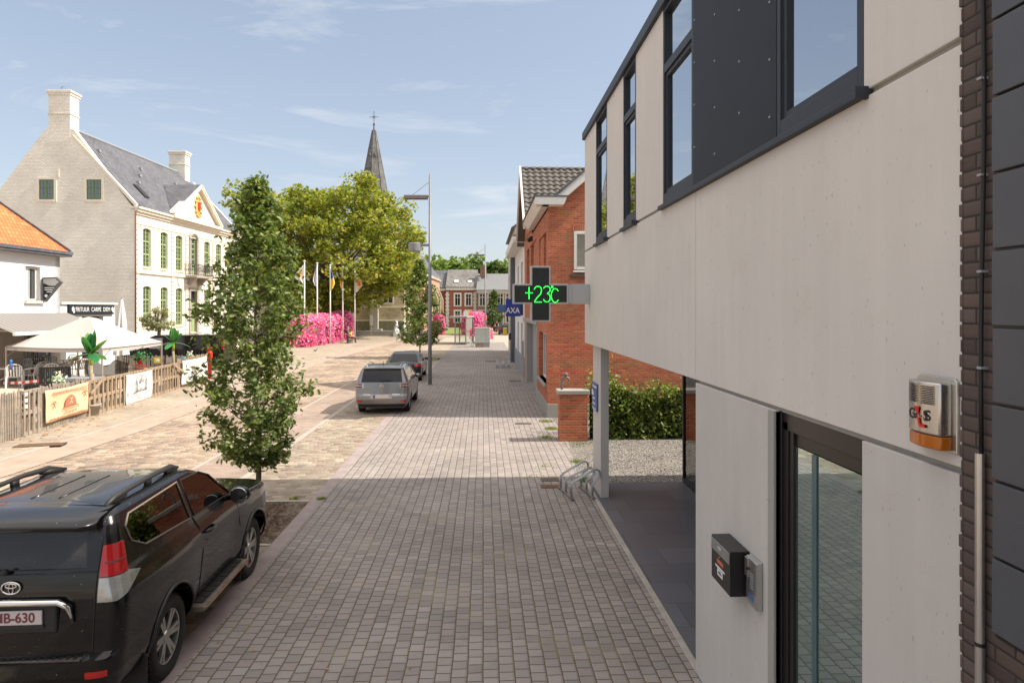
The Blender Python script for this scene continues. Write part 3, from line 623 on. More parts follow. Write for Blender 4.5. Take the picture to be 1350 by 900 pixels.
HX = 2.15
b = MB()
holes = [(22.75, 25.6, 1.02, 2.75), (22.7, 24.1, 4.95, 6.25), (26.9, 32.9, 0, 2.95), (29.9, 32.2, 4.75, 6.45)]
hs2 = [(22.7,25.6,1.02,2.75),(22.7,25.6,4.95,6.25),(26.9,32.9,0,2.95),(26.9,32.9,4.75,6.45)]
wall_x(b, HX, HX+.5, 22.35, 34.7, .0, 7.16, hs2)
b.prism([(HX,0),(11,0),(11,6.2),(7.6,10.2),(6.0,10.35),(HX,7.12)], 22.0, 22.35, 'xz')
b.box(HX+.5, 22.35, 0, 11, 34.7, 7.1)
b.prism([(28.5,7.1),(34.7,7.1),(31.6,10.12)], HX, 11, 'yz')
b.build('wall', M['brickred'], h1)
b = MB(); b.box(HX-.03, 21.97, 0, HX+.45, 26.87, .45); b.box(HX+.45,21.97,0,11,22.0,.45); b.build('plinth', M['plinth'], h1, bevel=.01)
b = MB(); b.box(HX+.28, 26.9, 0, HX+.6, 32.9, 2.95); b.build('garage_door', M['greypaint'], h1)
b = MB(); b.box(HX-.02, 32.88, 0, HX+.5, 33.6, 2.95); b.box(HX-.02,26.5,0,HX+.3,26.92,2.95); b.box(HX-.05,26.5,2.95,HX+.02,34.9,3.15); b.build('concrete_jamb', M['plinth'], h1, bevel=.01)
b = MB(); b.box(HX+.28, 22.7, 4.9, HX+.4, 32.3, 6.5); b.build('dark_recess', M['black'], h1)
for (a, c, z0, z1) in ((22.78, 24.1, 1.05, 2.72), (24.15, 25.55, 1.05, 2.72), (22.75, 24.2, 4.98, 6.22), (29.0, 30.3, 4.8, 6.4), (31.4, 32.8, 4.8, 6.4)):
    pane_window(h1, M['white'], HX+.2, a, c, z0, z1, 'x-', bars=(1, 0))
for a_ in ((HX+.05, 24.2, 4.95, HX+.3, 25.6, 6.25), (HX+.05,27.0,4.75,HX+.3,28.9,6.45), (HX+.02,30.35,4.75,HX+.3,31.35,6.45)): MB().box(*a_).build('brick_pier', M['brickred'], h1)
b = MB(); b.box(HX-.09, 22.65, .93, HX+.22, 25.7, 1.02); b.build('window_sill', M['plinth'], h1, bevel=.01)
# beige shutter window on the gable facing the yard
x0, z1 = 3.0, 6.15
f = MB(); f.box(x0, 21.93, 4.9, x0+.09, 22.01, z1); f.box(x0+1.4, 21.93, 4.9, x0+1.49, 22.01, z1); f.box(x0+.09, 21.93, z1-.09, x0+1.4, 22.01, z1); f.box(x0+.09,21.93,4.9,x0+1.4,22.01,4.98)
f.box(x0-.03,21.9,4.8,x0+1.52,22.0,4.86)
gw = f.build('window', M['white'], h1, bevel=.008)
s = MB()
for k in range(26): z = 4.985 + k*.0417; s.box(x0+.09, 21.965, z, x0+1.4, 21.99, z+.038)
s.build('roller_shutter', plain('beige_shutter', (.25,.235,.19), .6), gw)
b = MB(); b.box(x0-.14, 21.88, 4.66, x0+1.6, 22.0, 4.74); b.build('sill', plain('dark_sill', (.09,.075,.065), .8), gw)
b = MB(); b.box(x0-.06,21.985,z1+.005,x0+1.55,22.0,z1+.22); 
b.build('lintel', coursed('soldier_course', [(.42,.125,.055),(.36,.10,.048)], .072, .5, .011, (.36,.29,.235), 'wall', 0, 0, 0, .88, .6), gw)
# eaves boxes, verge
b = MB(); b.prism([(1.92,6.97),(HX,6.97),(HX,7.22),(1.68,7.22)], 21.55, 28.55, 'xz')
b.prism([(1.70,7.0),(1.74,6.97),(2.6,6.97),(2.72,7.22),(1.68,7.22)], 21.5, 22.0, 'xz')
b.build('eaves_box', M['white'], h1, bevel=.01)
b = MB(); b.prism([(2.25,7.19),(6.4,10.75),(6.4,10.42),(2.55,7.12)], 21.7, 22.02, 'xz'); b.build('verge_board', M['white'], h1)
b = MB(); b.box(1.62, 21.48, 7.22, 2.75, 22.1, 7.27); b.prism([(2.2,7.20),(6.4,10.82),(6.4,10.745),(2.26,7.17)], 21.65, 22.1, 'xz'); b.prism([(HX,7.22),(6.4,10.8),(6.4,10.4),(HX,6.9)], 22.1, 29.5, 'xz'); b.box(1.64,22.1,7.22,HX,28.5,7.26); b.build('roof_edge', M['slate'], h1)
def tile_roof(m, x0, x1, ye, ze, yr, zr, cw=.30, nr=13, amp=.045):
    nc = int((x1-x0)/cw); nu = nc*6; k = 3
    L_ = math.hypot(yr-ye, zr-ze); ny, nz_ = -(zr-ze)/L_, (yr-ye)/L_
    rows = []
    for r in range(nr):
        for q in (0.0, .93): rows.append((r+q, .05*(1-q)))
    rows.append((nr, 0)); base = len(m.v); vs = []; fs = []
    for t, off in rows:
        f_ = t/nr; y = ye+(yr-ye)*f_; z = ze+(zr-ze)*f_
        for i in range(nu+1):
            ph = (i % 6)/6; h = amp*(math.sin(math.pi*min(ph/.62, 1)) - .35*math.sin(math.pi*max((ph-.62)/.38, 0))) + off
            vs.append((x0+(x1-x0)*i/nu, y+ny*h, z+nz_*h))
    for j in range(len(rows)-1):
        for i in range(nu): fs.append((j*(nu+1)+i, j*(nu+1)+i+1, (j+1)*(nu+1)+i+1, (j+1)*(nu+1)+i))
    m.add(vs, fs)
g_ = N('dark_pantile'); gp = g_.pos(); k_ = g_.noise(gp, 3.5, 5, .7); k2 = g_.noise(gp, 22, 4, .6)
M['pantile'] = g_.pbr(g_.mix(g_.rng(k2, .3, .7), g_.mix(k_, (.05,.045,.040,1), (.12,.108,.092,1)), g_.mix(k_, (.08,.07,.06,1), (.175,.155,.13,1))), .72, normal=g_.bump(k2, .01, .4))
b = MB(); tile_roof(b, 1.78, 9.6, 28.45, 7.12, 31.6, 10.22); o = b.build('tiled_roof', M['pantile'], h1, angle=50)
b = MB(); b.prism([(31.6,10.2),(35.0,6.95),(35.0,6.85),(31.6,10.1)], 1.78, 9.6, 'yz'); b.build('rear_slope', M['pantile'], h1)
b = MB()
for k in range(22):
    x = 1.76 + k*.36; b.tube([(x,31.6,10.22),(x+.36,31.6,10.25)], [.085,.11], 10)
b.build('ridge_tiles', M['pantile'], h1, smooth=True)
b = MB(); b.prism([(28.4,7.0),(31.6,10.12),(35.05,6.85),(35.05,7.05),(31.6,10.36),(28.4,7.22)], 1.70, 1.79, 'yz'); b.build('gable_board', M['white'], h1)
b = MB(); b.box(2.02, 28.9, 6.55, HX, 29.1, 6.75); b.ball((2.0,29,6.6), .11); b.build('outdoor_lamp', M['black'], h1)
# white rendered house further on
h2 = thing('white_house', 'white rendered house with deep eaves beside the brick house', 'house')
b = MB(); wall_x(b, HX, HX+.4, 34.7, 45, .0, 7.05, [(36.3,38,0.9,2.8),(36.3,38,4.5,6.2),(40.2,41.8,0.9,2.8),(40.2,41.8,4.5,6.2)]); b.box(HX+.4,34.7,0,10,45,7.05); b.build('wall', M['whitewall'], h2)
for a in (36.3, 40.2):
    pane_window(h2, M['white'], HX+.25, a, a+1.7 if a < 40 else a+1.6, 4.5, 6.2, 'x-'); pane_window(h2, M['white'], HX+.25, a, a+1.65, .9, 2.8, 'x-')
b = MB(); b.prism([(1.55,7.05),(HX+.5,7.05),(HX+.5,7.35),(1.5,7.35)], 34.75, 45.2, 'xz'); b.build('eaves_box', M['white'], h2, bevel=.01)
b = MB(); b.prism([(1.5,7.35),(10,7.35),(6,11.0)], 34.76, 45.2, 'xz'); b.build('roof', M['slate'], h2)
b = MB(); b.box(HX-.04, 34.75, 0, HX, 44.9, 1.05); b.build('plinth', plain('bluegrey_plinth', (.25,.26,.29), .8), h2)
b = MB(); b.box(HX-.12, 35.3, 1.0, HX, 35.75, 1.9); b.build('meter_box', M['greypaint'], h2, bevel=.01)
h3 = thing('beige_house', 'tall beige house with anthracite corner pier at the far end of the right row', 'house')
b = MB(); b.box(HX, 45, 0, 10, 57, 9.1); b.build('wall', plain('beige_render', (.50,.44,.36), .8), h3)
b = MB(); b.box(1.88, 45, 0, HX+.02, 46.6, 7.2); b.build('corner_pier', plain('anthracite_pier', (.10,.105,.125), .6), h3, bevel=.01)
b = MB(); b.box(1.75, 45.1, .9+.6, 1.88, 45.5, 1.95); b.build('black_box', M['black'], h3)
b = MB(); b.prism([(1.9,9.1),(10,9.1),(6,12)], 45, 57.2, 'xz'); b.build('roof', M['slate'], h3)
for a in (48, 51.5, 54.5): pane_window(h3, M['white'], HX-.01, a, a+1.2, 4.6, 6.4, 'x-'); pane_window(h3, M['white'], HX-.01, a, a+1.2, 1, 2.8, 'x-')
tag(MB().box(1.72, 57.6, 1.3, 2.05, 58.0, 1.95).build('yellow_letter_box', M['yellow'], bevel=.03), 'small yellow letter box at the far end of the right hand houses', 'letter box')
# AXA sign
ax = thing('insurance_sign', 'blue box sign with white letters projecting over the sidewalk behind the pharmacy cross', 'sign', (0, 36, 0))
b = MB(); b.box(1.22, 0, 3.19, 2.03, .22, 4.13); b.build('box', M['blue'], ax, bevel=.01); b = MB(); b.box(2.03, 0.02, 3.25, 2.15, .2, 4.05); b.build('bracket', M['black'], ax)
b = MB(); b.box(.80, .05, 3.42, 1.215, .2, 3.82); b.build('side_panel', M['bluelight'], ax, bevel=.01)
t_ = text('AXA', .42, ax, (1.60, -.006, 3.50), (R(90), 0, 0), M['white'], 'lettering', .004, sx=.86, bold=.006)
b = MB(); b.bar((1.66,-.01,3.66), (1.84,-.01,3.98), .012, .03, (0,1,0)); b.build('red_slash', M['red'], ax)
# garden pier, wire and hedge ground
gpr = thing('brick_gate_pier', 'low red brick garden pier with grey stone cap at the edge of the gravel yard', 'pier', (2.07, 18.02, 0))
b = MB(); b.box(0, 0, 0, .76, .42, 1.28); b.build('shaft', M['brickred'], gpr)
b = MB(); b.box(-.06, -.05, 1.28, .82, .47, 1.39); b.build('cap', M['plinth'], gpr, bevel=.012)
b = MB(); b.tube([(.08,.2,1.39),(.08,.2,1.62),(.1,.2,1.70),(.18,.2,1.74),(.27,.2,1.70),(.28,.2,1.62)], .03, 8); b.ball((.2,.2,1.80), .05); b.build('hook', plain('oxidised_metal', (.16,.17,.15), .7), gpr, smooth=True)

# ------------------------------------------------------------------ town hall (local frame: +x towards the street, +y away)
tl = W(-25.4, 45)
th = thing('town_hall', 'large cream town hall with slate roof, green windows, balcony and pediment crest', 'town hall', tl, -TH)
LEN, DEP, EZ, RZ_ = 17.0, 10.2, 10.5, 16.0
bays = [1.45, 3.75, 5.95, 8.15, 10.6, 12.8, 14.95]
hol = []
for i, y in enumerate(bays):
    if i == 3: hol += [(y-.55, y+.55, 1.75, 5.05), (y-.55, y+.55, 6.3, 9.35)]
    else: hol += [(y-.5, y+.5, 2.35, 5.2), (y-.5, y+.5, 6.5, 9.2)]
b = MB(); wall_x(b, -.32, 0, 0, LEN, 0, EZ-.5, hol); b.build('facade', M['cream'], th)
b = MB(); b.box(-.62, .3, 0, -.33, LEN-.3, EZ-.6); b.build('inner_wall', plain('dim_interior', (.10,.10,.09), .9), th)
b = MB(); b.prism([(-.02,0),(-.02,EZ-.25),(-DEP/2+.95,RZ_-.3),(-DEP/2-.95,RZ_-.3),(-DEP,EZ-.25),(-DEP,0)], -.02, .35, 'xz'); b.build('gable', M['brickwhite'], th)
b = MB(); b.prism([(-.3,0),(-.3,EZ-.3),(-DEP/2,RZ_-.2),(-DEP,EZ-.3),(-DEP,0)], LEN-.3, LEN, 'xz'); b.box(-DEP,.35,0,-DEP+.3,LEN-.3,EZ-.3); b.build('rear_walls', M['brickwhite'], th)
b = MB()
b.prism([(.30,EZ+.02),(-DEP/2,RZ_+.02),(-DEP-.3,EZ-.1),(-DEP-.3,EZ-.25),(-DEP/2,RZ_-.15),(.30,EZ-.12)], .18, LEN-.1, 'xz'); b.build('roof', M['slate'], th)
b = MB(); b.tube([(-DEP/2,.2,RZ_+.05),(-DEP/2,LEN-.1,RZ_+.05)], .11, 8); b.build('ridge', M['greypaint'], th)
for y0 in (-.10, LEN-.16):
    b = MB()
    b.prism([(.05,EZ-.05),(-DEP/2+.9,RZ_-.80),(-DEP/2+.9,RZ_-.66),(.12,EZ+.16)], y0+.03, y0+.30, 'xz')
    b.build('gable_coping', M['creamtrim'], th)
b = MB(); b.box(-.01, -.06, EZ-.5, .10, LEN+.05, EZ-.32); b.box(-.01, -.08, EZ-.32, .24, LEN+.07, EZ-.14); b.box(-.3,-.12,EZ-.14,.36,LEN+.1,EZ+.0); b.box(0,.0,EZ-1.15,.05,LEN,EZ-1.05); b.box(0,0,EZ-1.30,.03,LEN,EZ-1.22)
b.box(0, -.04, 6.02, .12, LEN, 6.24); b.box(0,0,6.24,.06,LEN,6.3)
b.build('cornice', M['creamtrim'], th, bevel=.01)
for y0, y1 in ((0,.35),(4.7,5.25),(6.85,7.3),(9.0,9.45),(11.55,11.75),(16.55,17)):
    z = .0; b = MB()
    while z < EZ-1.4:
        b.box(.0, y0, z+.02, .075, y1, z+.30)
        z += .33
    b.build('pilaster', M['cream'], th, bevel=.01)
b = MB(); b.box(0, 0, 0, .09, LEN, 1.5); b.build('plinth', M['creamtrim'], th, bevel=.01)
for i, y in enumerate(bays):
    for lo, (z0, z1) in enumerate(((2.35,5.2),(6.5,9.2))):
        if i == 3: continue
        m = MB(); X0, X1 = -.20, -.12; t = .08
        m.box(X0,y-.5,z0,X1,y-.5+t,z1); m.box(X0,y+.5-t,z0,X1,y+.5,z1); m.box(X0,y-.42,z0,X1,y+.42,z0+t); m.box(X0,y-.42,z1-t,X1,y+.42,z1); m.box(X0,y-.045,z0+t,X1+.012,y+.045,z1-t)
        for q in (.33, .66): m.box(X0, y-.42, z0+(z1-z0)*q-.05, X1+.02, y+.42, z0+(z1-z0)*q+.05)
        for q in range(1, 9): m.box(X0+.02, y-.42, z0+(z1-z0)*q/9-.015, X1-.01, y+.42, z0+(z1-z0)*q/9+.015)
        for q in (-.24, .24): m.box(X0+.02, y+q-.015, z0+t, X1-.01, y+q+.015, z1-t)
        w_ = m.build('window', M['green'], th)
        MB().box(-.19, y-.42, z0+t, -.18, y+.42, z1-t).build('pane', M['glasshouse'], w_)
        MB().box(-.02, y-.58, z0-.12, .08, y+.58, z0-.01).build('sill', M['creamtrim'], w_)
        k = MB()   # segmental head
        k.add(*(lambda P: ([(-.1+0*p[0], p[0], p[1]) for p in P] + [(.02, p[0], p[1]) for p in P], [tuple(range(len(P)-1,-1,-1)), tuple(range(len(P), 2*len(P)))] + [(a, (a+1)%len(P), len(P)+(a+1)%len(P), len(P)+a) for a in range(len(P))]))([(y-.5, z1+.002), (y-.5, z1-.14), (y-.3, z1-.05), (y, z1-.02), (y+.3, z1-.05), (y+.5, z1-.14), (y+.5, z1+.002)]))
        k.build('arched_head', M['cream'], w_)
# door bay
y = bays[3]; stone = plain('grey_stone', (.36,.32,.28), .8, var=.15)
m = MB(); m.box(-.2, y-.5, 1.75, -.12, y+.5, 4.1); dro = m.build('door', M['green'], th); MB().box(-.115,y-.42,1.9,-.105,y-.06,3.95).build('door_panel', M['green'], dro); MB().box(-.115,y+.06,1.9,-.105,y+.42,3.95).build('door_panel', M['green'], dro)
m = MB(); m.box(-.2, y-.5, 4.1, -.13, y+.5, 5.05); m.build('fanlight', M['black'], th)
m = MB(); m.box(-.3,y-.78,1.6,.10,y-.52,5.2); m.box(-.3,y+.52,1.6,.10,y+.78,5.2); m.box(-.05,y-.78,5.0,.12,y+.78,5.25)
m.box(-.3,y-.74,6.3,.10,y-.54,9.2); m.box(-.3,y+.54,6.3,.10,y+.74,9.2)
arcp = [(y+.66*math.cos(R(a)), 9.1+.45*math.sin(R(a))) for a in range(0,181,15)]
m.tube([(.06,p,q) for p,q in arcp], .12, 6); m.build('stone_surround', stone, th, bevel=.01)
m = MB(); m.box(-.2,y-.5,6.3,-.12,y-.42,9.2); m.box(-.2,y+.42,6.3,-.12,y+.5,9.2); m.box(-.2,y-.05,6.3,-.11,y+.05,9.2)
for q in range(8): m.box(-.18,y-.42,6.3+q*.41-.03 if q else 6.3,-.125,y+.42,6.36+q*.41 if q else 6.9)
bw = m.build('balcony_door', M['green'], th); MB().box(-.19,y-.42,6.9,-.175,y+.42,9.3).build('pane', M['glasshouse'], bw)
bal = MB(); bal.box(0, y-1.5, 6.02, 1.0, y+1.5, 6.20); bal.prism([(0,5.4),(.25,5.5),(.8,6.02),(0,6.02)], y-1.0, y-.75, 'xz'); bal.prism([(0,5.4),(.25,5.5),(.8,6.02),(0,6.02)], y+.75, y+1.0, 'xz')
bo = bal.build('balcony', stone, th, bevel=.01)
m = MB()
for (p0, p1) in (((.95,y-1.45),(.95,y+1.45)), ((0,y-1.45),(.95,y-1.45)), ((0,y+1.45),(.95,y+1.45))):
    for zz in (6.28, 7.05): m.bar((*p0, zz), (*p1, zz), .04, .04)
    n_ = int(math.dist(p0, p1)/.14)
    for k in range(n_+1):
        q = k/n_; xx, yy = p0[0]+(p1[0]-p0[0])*q, p0[1]+(p1[1]-p0[1])*q; m.box(xx-.012, yy-.012, 6.2, xx+.012, yy+.012, 7.05)
        if k < n_: m.tube([(xx + (.01 if p0[0]==p1[0] else 0)*0, yy+(.07+.05*math.cos(a))*(1 if p0[0]==p1[0] else 0), 6.66+.09*math.sin(a)) for a in np.linspace(0, 6.28, 9)] if p0[0]==p1[0] else [(xx+.07+.05*math.cos(a), yy, 6.66+.09*math.sin(a)) for a in np.linspace(0,6.28,9)], .01, 4)
m.build('railing', plain('wrought_iron', (.06,.05,.05), .6), bo)
m = MB()
for k in range(9): m.box(.05, y-.9, k*.19, 1.9-k*.2, y+.9, .19+k*.19)
m.build('entrance_steps', stone, th)
# pediment with crest
yp0, yp1, yc_ = 4.75, 12.3, 8.75; ap = 13.35
b = MB(); b.prism([(yp0,EZ-.0),(yp1,EZ-.0),(yc_,ap-.05)], -.15, .12, 'yz'); b.build('tympanum', M['cream'], th)
b = MB()
for a, c in (((yp0-.35,EZ+.0),(yc_,ap)), ((yp1+.35,EZ+.0),(yc_,ap))):
    b.bar((.12, a[0], a[1]), (.12, c[0], c[1]), .62, .16, (0,0,1)); b.bar((.2, a[0], a[1]+.15), (.2, c[0], c[1]+.15), .55, .13, (0,0,1))
b.box(-.1, yp0-.3, EZ-.12, .46, yp1+.3, EZ+.1); b.build('pediment_moulding', M['creamtrim'], th)
b = MB(); b.add([(.35,yp0-.35,EZ+.22),(.35,yc_,ap+.24),(.35,yp1+.35,EZ+.22),(-2.6,yc_,ap+.24),(-.2,yp0-.35,EZ+.1),(-.2,yp1+.35,EZ+.1)], [(0,1,3,4),(1,2,5,3)]); b.build('pediment_roof', M['slate'], th)
cs = MB(); cs.lathe([(.02,.12),(.42,.13),(.5,.17),(.30,.20),(.02,.21)], 14, (0, yc_-.05, 11.75), 'x')
for v_ in range(len(cs.v)): x_, y_, z_ = cs.v[v_]; cs.v[v_] = (x_, y_, 11.75 + (z_-11.75)*1.55)
for a in range(0, 360, 30): cs.ball((.16, yc_-.05+.5*math.cos(R(a)), 11.78+.78*math.sin(R(a))), .14, 6, 4)
co = cs.build('crest', plain('gilt_crest', (.66,.40,.12), .5, var=.4, nscale=5), th, smooth=True)
sh = MB(); sh.prism([(yc_-.2,12.15),(yc_+.15,12.15),(yc_+.17,11.7),(yc_-.03,11.4),(yc_-.22,11.7)], .2, .27, 'yz'); sh.build('shield', M['red'], co)
b = MB(); b.prism([(5.62,5.9),(6.3,5.9),(6.22,5.5),(5.95,5.3),(5.7,5.5)], .0, .07, 'yz'); b.build('wall_relief', M['creamtrim'], th, bevel=.02)
# chimneys, gable windows, downpipe, roof light
for nm, y0, cz in (('chimney', .0, 18.35), ('chimney', LEN-1.2, 18.0)):
    xx = -DEP/2; m = MB(); m.box(xx-.73, y0-.03, RZ_-1.2, xx+.73, y0+.9, cz-.35); m.box(xx-.78, y0-.08, RZ_+.7, xx+.78, y0+.95, RZ_+.76); m.box(xx-.8, y0-.1, cz-.35, xx+.8, y0+.97, cz-.2); m.box(xx-.86, y0-.14, cz-.2, xx+.86, y0+1.03, cz-.05); m.box(xx-.76, y0-.06, cz-.05, xx+.76, y0+.93, cz)
    ch = m.build(nm, M['brickwhite'], th, bevel=.01)
    MB().box(xx-.4, y0+.2, cz, xx+.3, y0+.6, cz+.07).build('chimney_cap', M['slate'], ch)
MB().tube([(-5.2,.3,18.35),(-5.2,.3,18.62),(-4.95,.3,18.66)], .03, 5).build('chimney_vane', M['greypaint'], th)
for xc in (-5.95, -2.75):
    z0, z1 = 10.95, 12.3; fr = MB(); fr.box(xc-.68,-.07,z0-.15,xc-.5,-.015,z1+.12); fr.box(xc+.5,-.07,z0-.15,xc+.68,-.015,z1+.12); fr.box(xc-.5,-.07,z1,xc+.5,-.015,z1+.12); fr.box(xc-.5,-.09,z0-.15,xc+.5,-.015,z0)
    fo = fr.build('window', M['creamtrim'], th)
    gr = MB(); gr.box(xc-.5,-.06,z0,xc-.42,-.03,z1); gr.box(xc+.42,-.06,z0,xc+.5,-.03,z1); gr.box(xc-.42,-.06,z0,xc+.42,-.03,z0+.08); gr.box(xc-.42,-.06,z1-.08,xc+.42,-.03,z1); gr.box(xc-.05,-.065,z0+.08,xc+.05,-.03,z1-.08); gr.box(xc-.42,-.062,z0+.75,xc+.42,-.03,z0+.85)
    for q in (-.22,.22): gr.box(xc+q-.015,-.055,z0+.08,xc+q+.015,-.035,z1-.08)
    for q in (.4, 1.1): gr.box(xc-.42,-.055,z0+q-.015,xc+.42,-.035,z0+q+.015)
    gr.build('sash', M['darkgreen'], fo); MB().box(xc-.42,-.045,z0+.08,xc+.42,-.028,z1-.08).build('pane', M['glasshouse'], fo)
MB().box(-5.2,-.07,12.45,-5.1,-.015,13.0).build('wall_anchor', M['creamtrim'], th)
MB().tube([(.09,-.11,EZ-.3),(.09,-.11,.2)], .055, 8).build('downpipe', plain('brown_pipe', (.15,.06,.05), .6), th, smooth=True)
m = MB()
for (x_, y_, s_) in ((-.6, 3.5, 1.0),): 
    zz = EZ + (-x_+.3)/(DEP/2+.3)*(RZ_-EZ); m.bar((x_-.0,y_-.9,zz+.12),(x_-.9,y_+.1-.9,zz+1.05),.5,.06)
m.build('roof_light', M['black'], th)
for k in range(9):
    f_ = .75 - .5*((k*37)%10)/10; x_ = .3-(DEP/2+.3)*f_; zz = EZ + f_*(RZ_-EZ); yy = 2.0+k*1.6
    MB().box(x_-.12, yy, zz+.02, x_+.1, yy+.22, zz+.2).build('roof_vent', M['greypaint'], th)

# ------------------------------------------------------------------ white corner house with orange roof, snack bar annex
wl = W(-21, 31)
wh = thing('white_corner_house', 'white painted house with orange tiled roof and grey awning at the left edge', 'house', wl, -TH)
b = MB(); wall_x(b, -.3, 0, -16, 0, 0, 6.2, [(-12.1,-11.2,3.95,5.45),(-8.9,-8.0,3.95,5.45),(-5.4,-4.5,3.95,5.45),(-2.2,-1.3,3.95,5.45)])
b.prism([(0,0),(-9,0),(-9,6.2),(-4.5,9.3),(0,6.2)], -.3, 0, 'xz'); b.box(-9,-16,0,-.5,-.3,6.1); b.build('wall', M['whitewall'], wh)
for y_ in (-12.1,-8.9,-5.4,-2.2):
    w_ = pane_window(wh, M['white'], -.2, y_+.02, y_+.88, 3.97, 5.43, 'x+', bars=(1,0)); MB().box(-.3,y_-.08,3.84,.12,y_+.98,3.95).build('sill', M['creamtrim'], w_)
    MB().box(-.19,y_+.08,3.97,-.17,y_+.4,5.4).build('curtain', M['plastic'], w_)
b = MB(); b.prism([(.38,6.22),(-4.5,9.62),(-9.4,6.22),(-9.4,6.1),(-4.5,9.45),(.38,6.08)], -16, .12, 'xz'); b.build('roof', M['orangetile'], wh)
b = MB(); b.box(-.02,-16,6.0,.45,.18,6.10); b.box(.30,-16,6.10,.50,.2,6.24); b.build('gutter', M['slate'], wh)
b = MB(); b.prism([(.40,6.2),(-4.5,9.60),(-4.5,9.72),(.40,6.34)], .12, .22, 'xz'); b.build('verge', M['slate'], wh)
b = MB(); b.box(0,-16,3.3,.06,0,3.42); b.build('band', M['white'], wh)
# ground floor shop front in shade
b = MB(); b.box(0,-16,0,.03,0,3.3); b.build('shop_wall', plain('beige_shop_wall', (.58,.50,.42), .8), wh)
for y_ in (-9.5,-6.4,-2.3): pane_window(wh, M['greypaint'], .04, y_, y_+1.6, .5, 2.7, 'x+', bars=(1,0))
aw = MB(); aw.add([(.05,-12,3.42),(.05,.0,3.42),(1.85,.0,2.66),(1.85,-5.2,2.66),(1.85,-12,2.66)], [(0,1,2,3,4)]); aw.add([(.05,-12,3.39),(.05,.0,3.39),(1.85,.0,2.63),(1.85,-5.2,2.63),(1.85,-12,2.63)], [(4,3,2,1,0)])
# awning
g_ = N('awning_cloth'); q_ = g_.sep(g_.obj()); st_ = g_.m('LESS_THAN', g_.m('FRACT', g_.m('MULTIPLY', q_[1], 3.2)), .5)
M['awning'] = g_.pbr(g_.mix(st_, (.25,.232,.215,1), (.205,.19,.178,1)), .85)
an = thing('awning', 'grey striped shop awning sloping out over the terrace of the white house', 'awning', wl, -TH)
a_ = MB(); Yw0, Yo0 = -5.4, -5.4; a_.add([(.06,Yw0,3.42),(.06,.4,3.42),(1.85,.4,2.68),(1.85,Yo0,2.68),(.06,Yw0,3.40),(.06,.4,3.40),(1.85,.4,2.66),(1.85,Yo0,2.66)], [(0,3,2,1),(4,5,6,7),(0,4,7,3),(1,2,6,5),(3,7,6,2),(0,1,5,4)]); a_.build('cloth', M['awning'], an)
MB().box(1.83,Yo0,2.56,1.95,.4,2.69).build('front_bar', M['white'], an, bevel=.02)
for yy in (-4.6,-.4): MB().tube([(.05,yy,2.75),(.9,yy+.45,2.70),(1.85,yy,2.62)], .03, 6).build('arm', M['white'], an)
# annex with its sign
ax2 = thing('snack_bar_annex', 'low white annex with flat roof between the white house and the town hall', 'annex', wl, -TH)
b = MB(); wall_x(b, -.25, 0, .01, 4.3, 0, 3.82, [(1.6,3.3,1.0,3.22)]); b.box(-6,.01,0,-.5,4.3,3.7); b.build('wall', M['whitewall'], ax2)
MB().box(-.3,-.0,3.82,.10,4.4,3.92).build('roof_edge', M['white'], ax2); MB().box(-.4,1.4,.9,-.24,3.5,3.3).build('hatch', M['black'], ax2)
sg = thing('snack_bar_sign', 'long black sign board with white lettering above the annex hatch', 'sign', wl, -TH)
MB().box(.0,.5,3.32,.12,4.05,3.80).build('board', M['panel'], sg, bevel=.01)
text('FRITUUR  CARPE  DIEM', .31, sg, (.125, 2.3, 3.56), (R(90),0,R(90)), M['plastic'], 'lettering', .004, sx=.86, bold=.0)
for yy in (.75, 3.88): m_ = MB(); m_.ball((.13,yy,3.58), .1, 8, 5, (.2,1,1.2)); m_.ball((.13,yy+.06,3.45), .06, 8, 5, (.2,1,1)); m_.build('emblem', M['plastic'], sg)
hg = thing('hanging_sign', 'angular dark hanging sign on the corner of the white house', 'sign', wl, -TH)
hgy = -1.2; Z = lambda v, d=29.8: CAMH-(v-407)/F*d
poly = [(.06,Z(366)),(.70,Z(365)),(.93,Z(371.5)),(.20,Z(398)),(.06,Z(398))]
m_ = MB(); m_.prism(poly, hgy-.08, hgy+.08, 'xz'); m_.build('frame', plain('sign_grey', (.14,.135,.135), .5), hg, bevel=.01)
poly2 = [(.14,Z(368)),(.66,Z(367.2)),(.82,Z(372)),(.22,Z(395)),(.14,Z(395))]; m_ = MB(); m_.prism(poly2, hgy-.09, hgy-.07, 'xz'); m_.build('face', M['panel'], hg)
m_ = MB(); m_.prism([(.14,Z(368)),(.66,Z(367.2)),(.82,Z(372)),(.66,Z(377)),(.4,Z(376.5)),(.14,Z(373))], hgy-.1, hgy-.085, 'xz'); m_.build('pale_field', plain('pale_field', (.5,.49,.47), .6), hg)
m_ = MB()
for k, (a, c) in enumerate(((.2,.62),(.2,.55),(.3,.52))): m_.box(a, hgy-.1, Z(380)-k*.09, c, hgy-.085, Z(380)-k*.09+.04)
m_.ball((.26,hgy-.09,Z(390)), .07, 8, 5, (1,.2,1)); m_.build('white_mark', M['plastic'], hg)

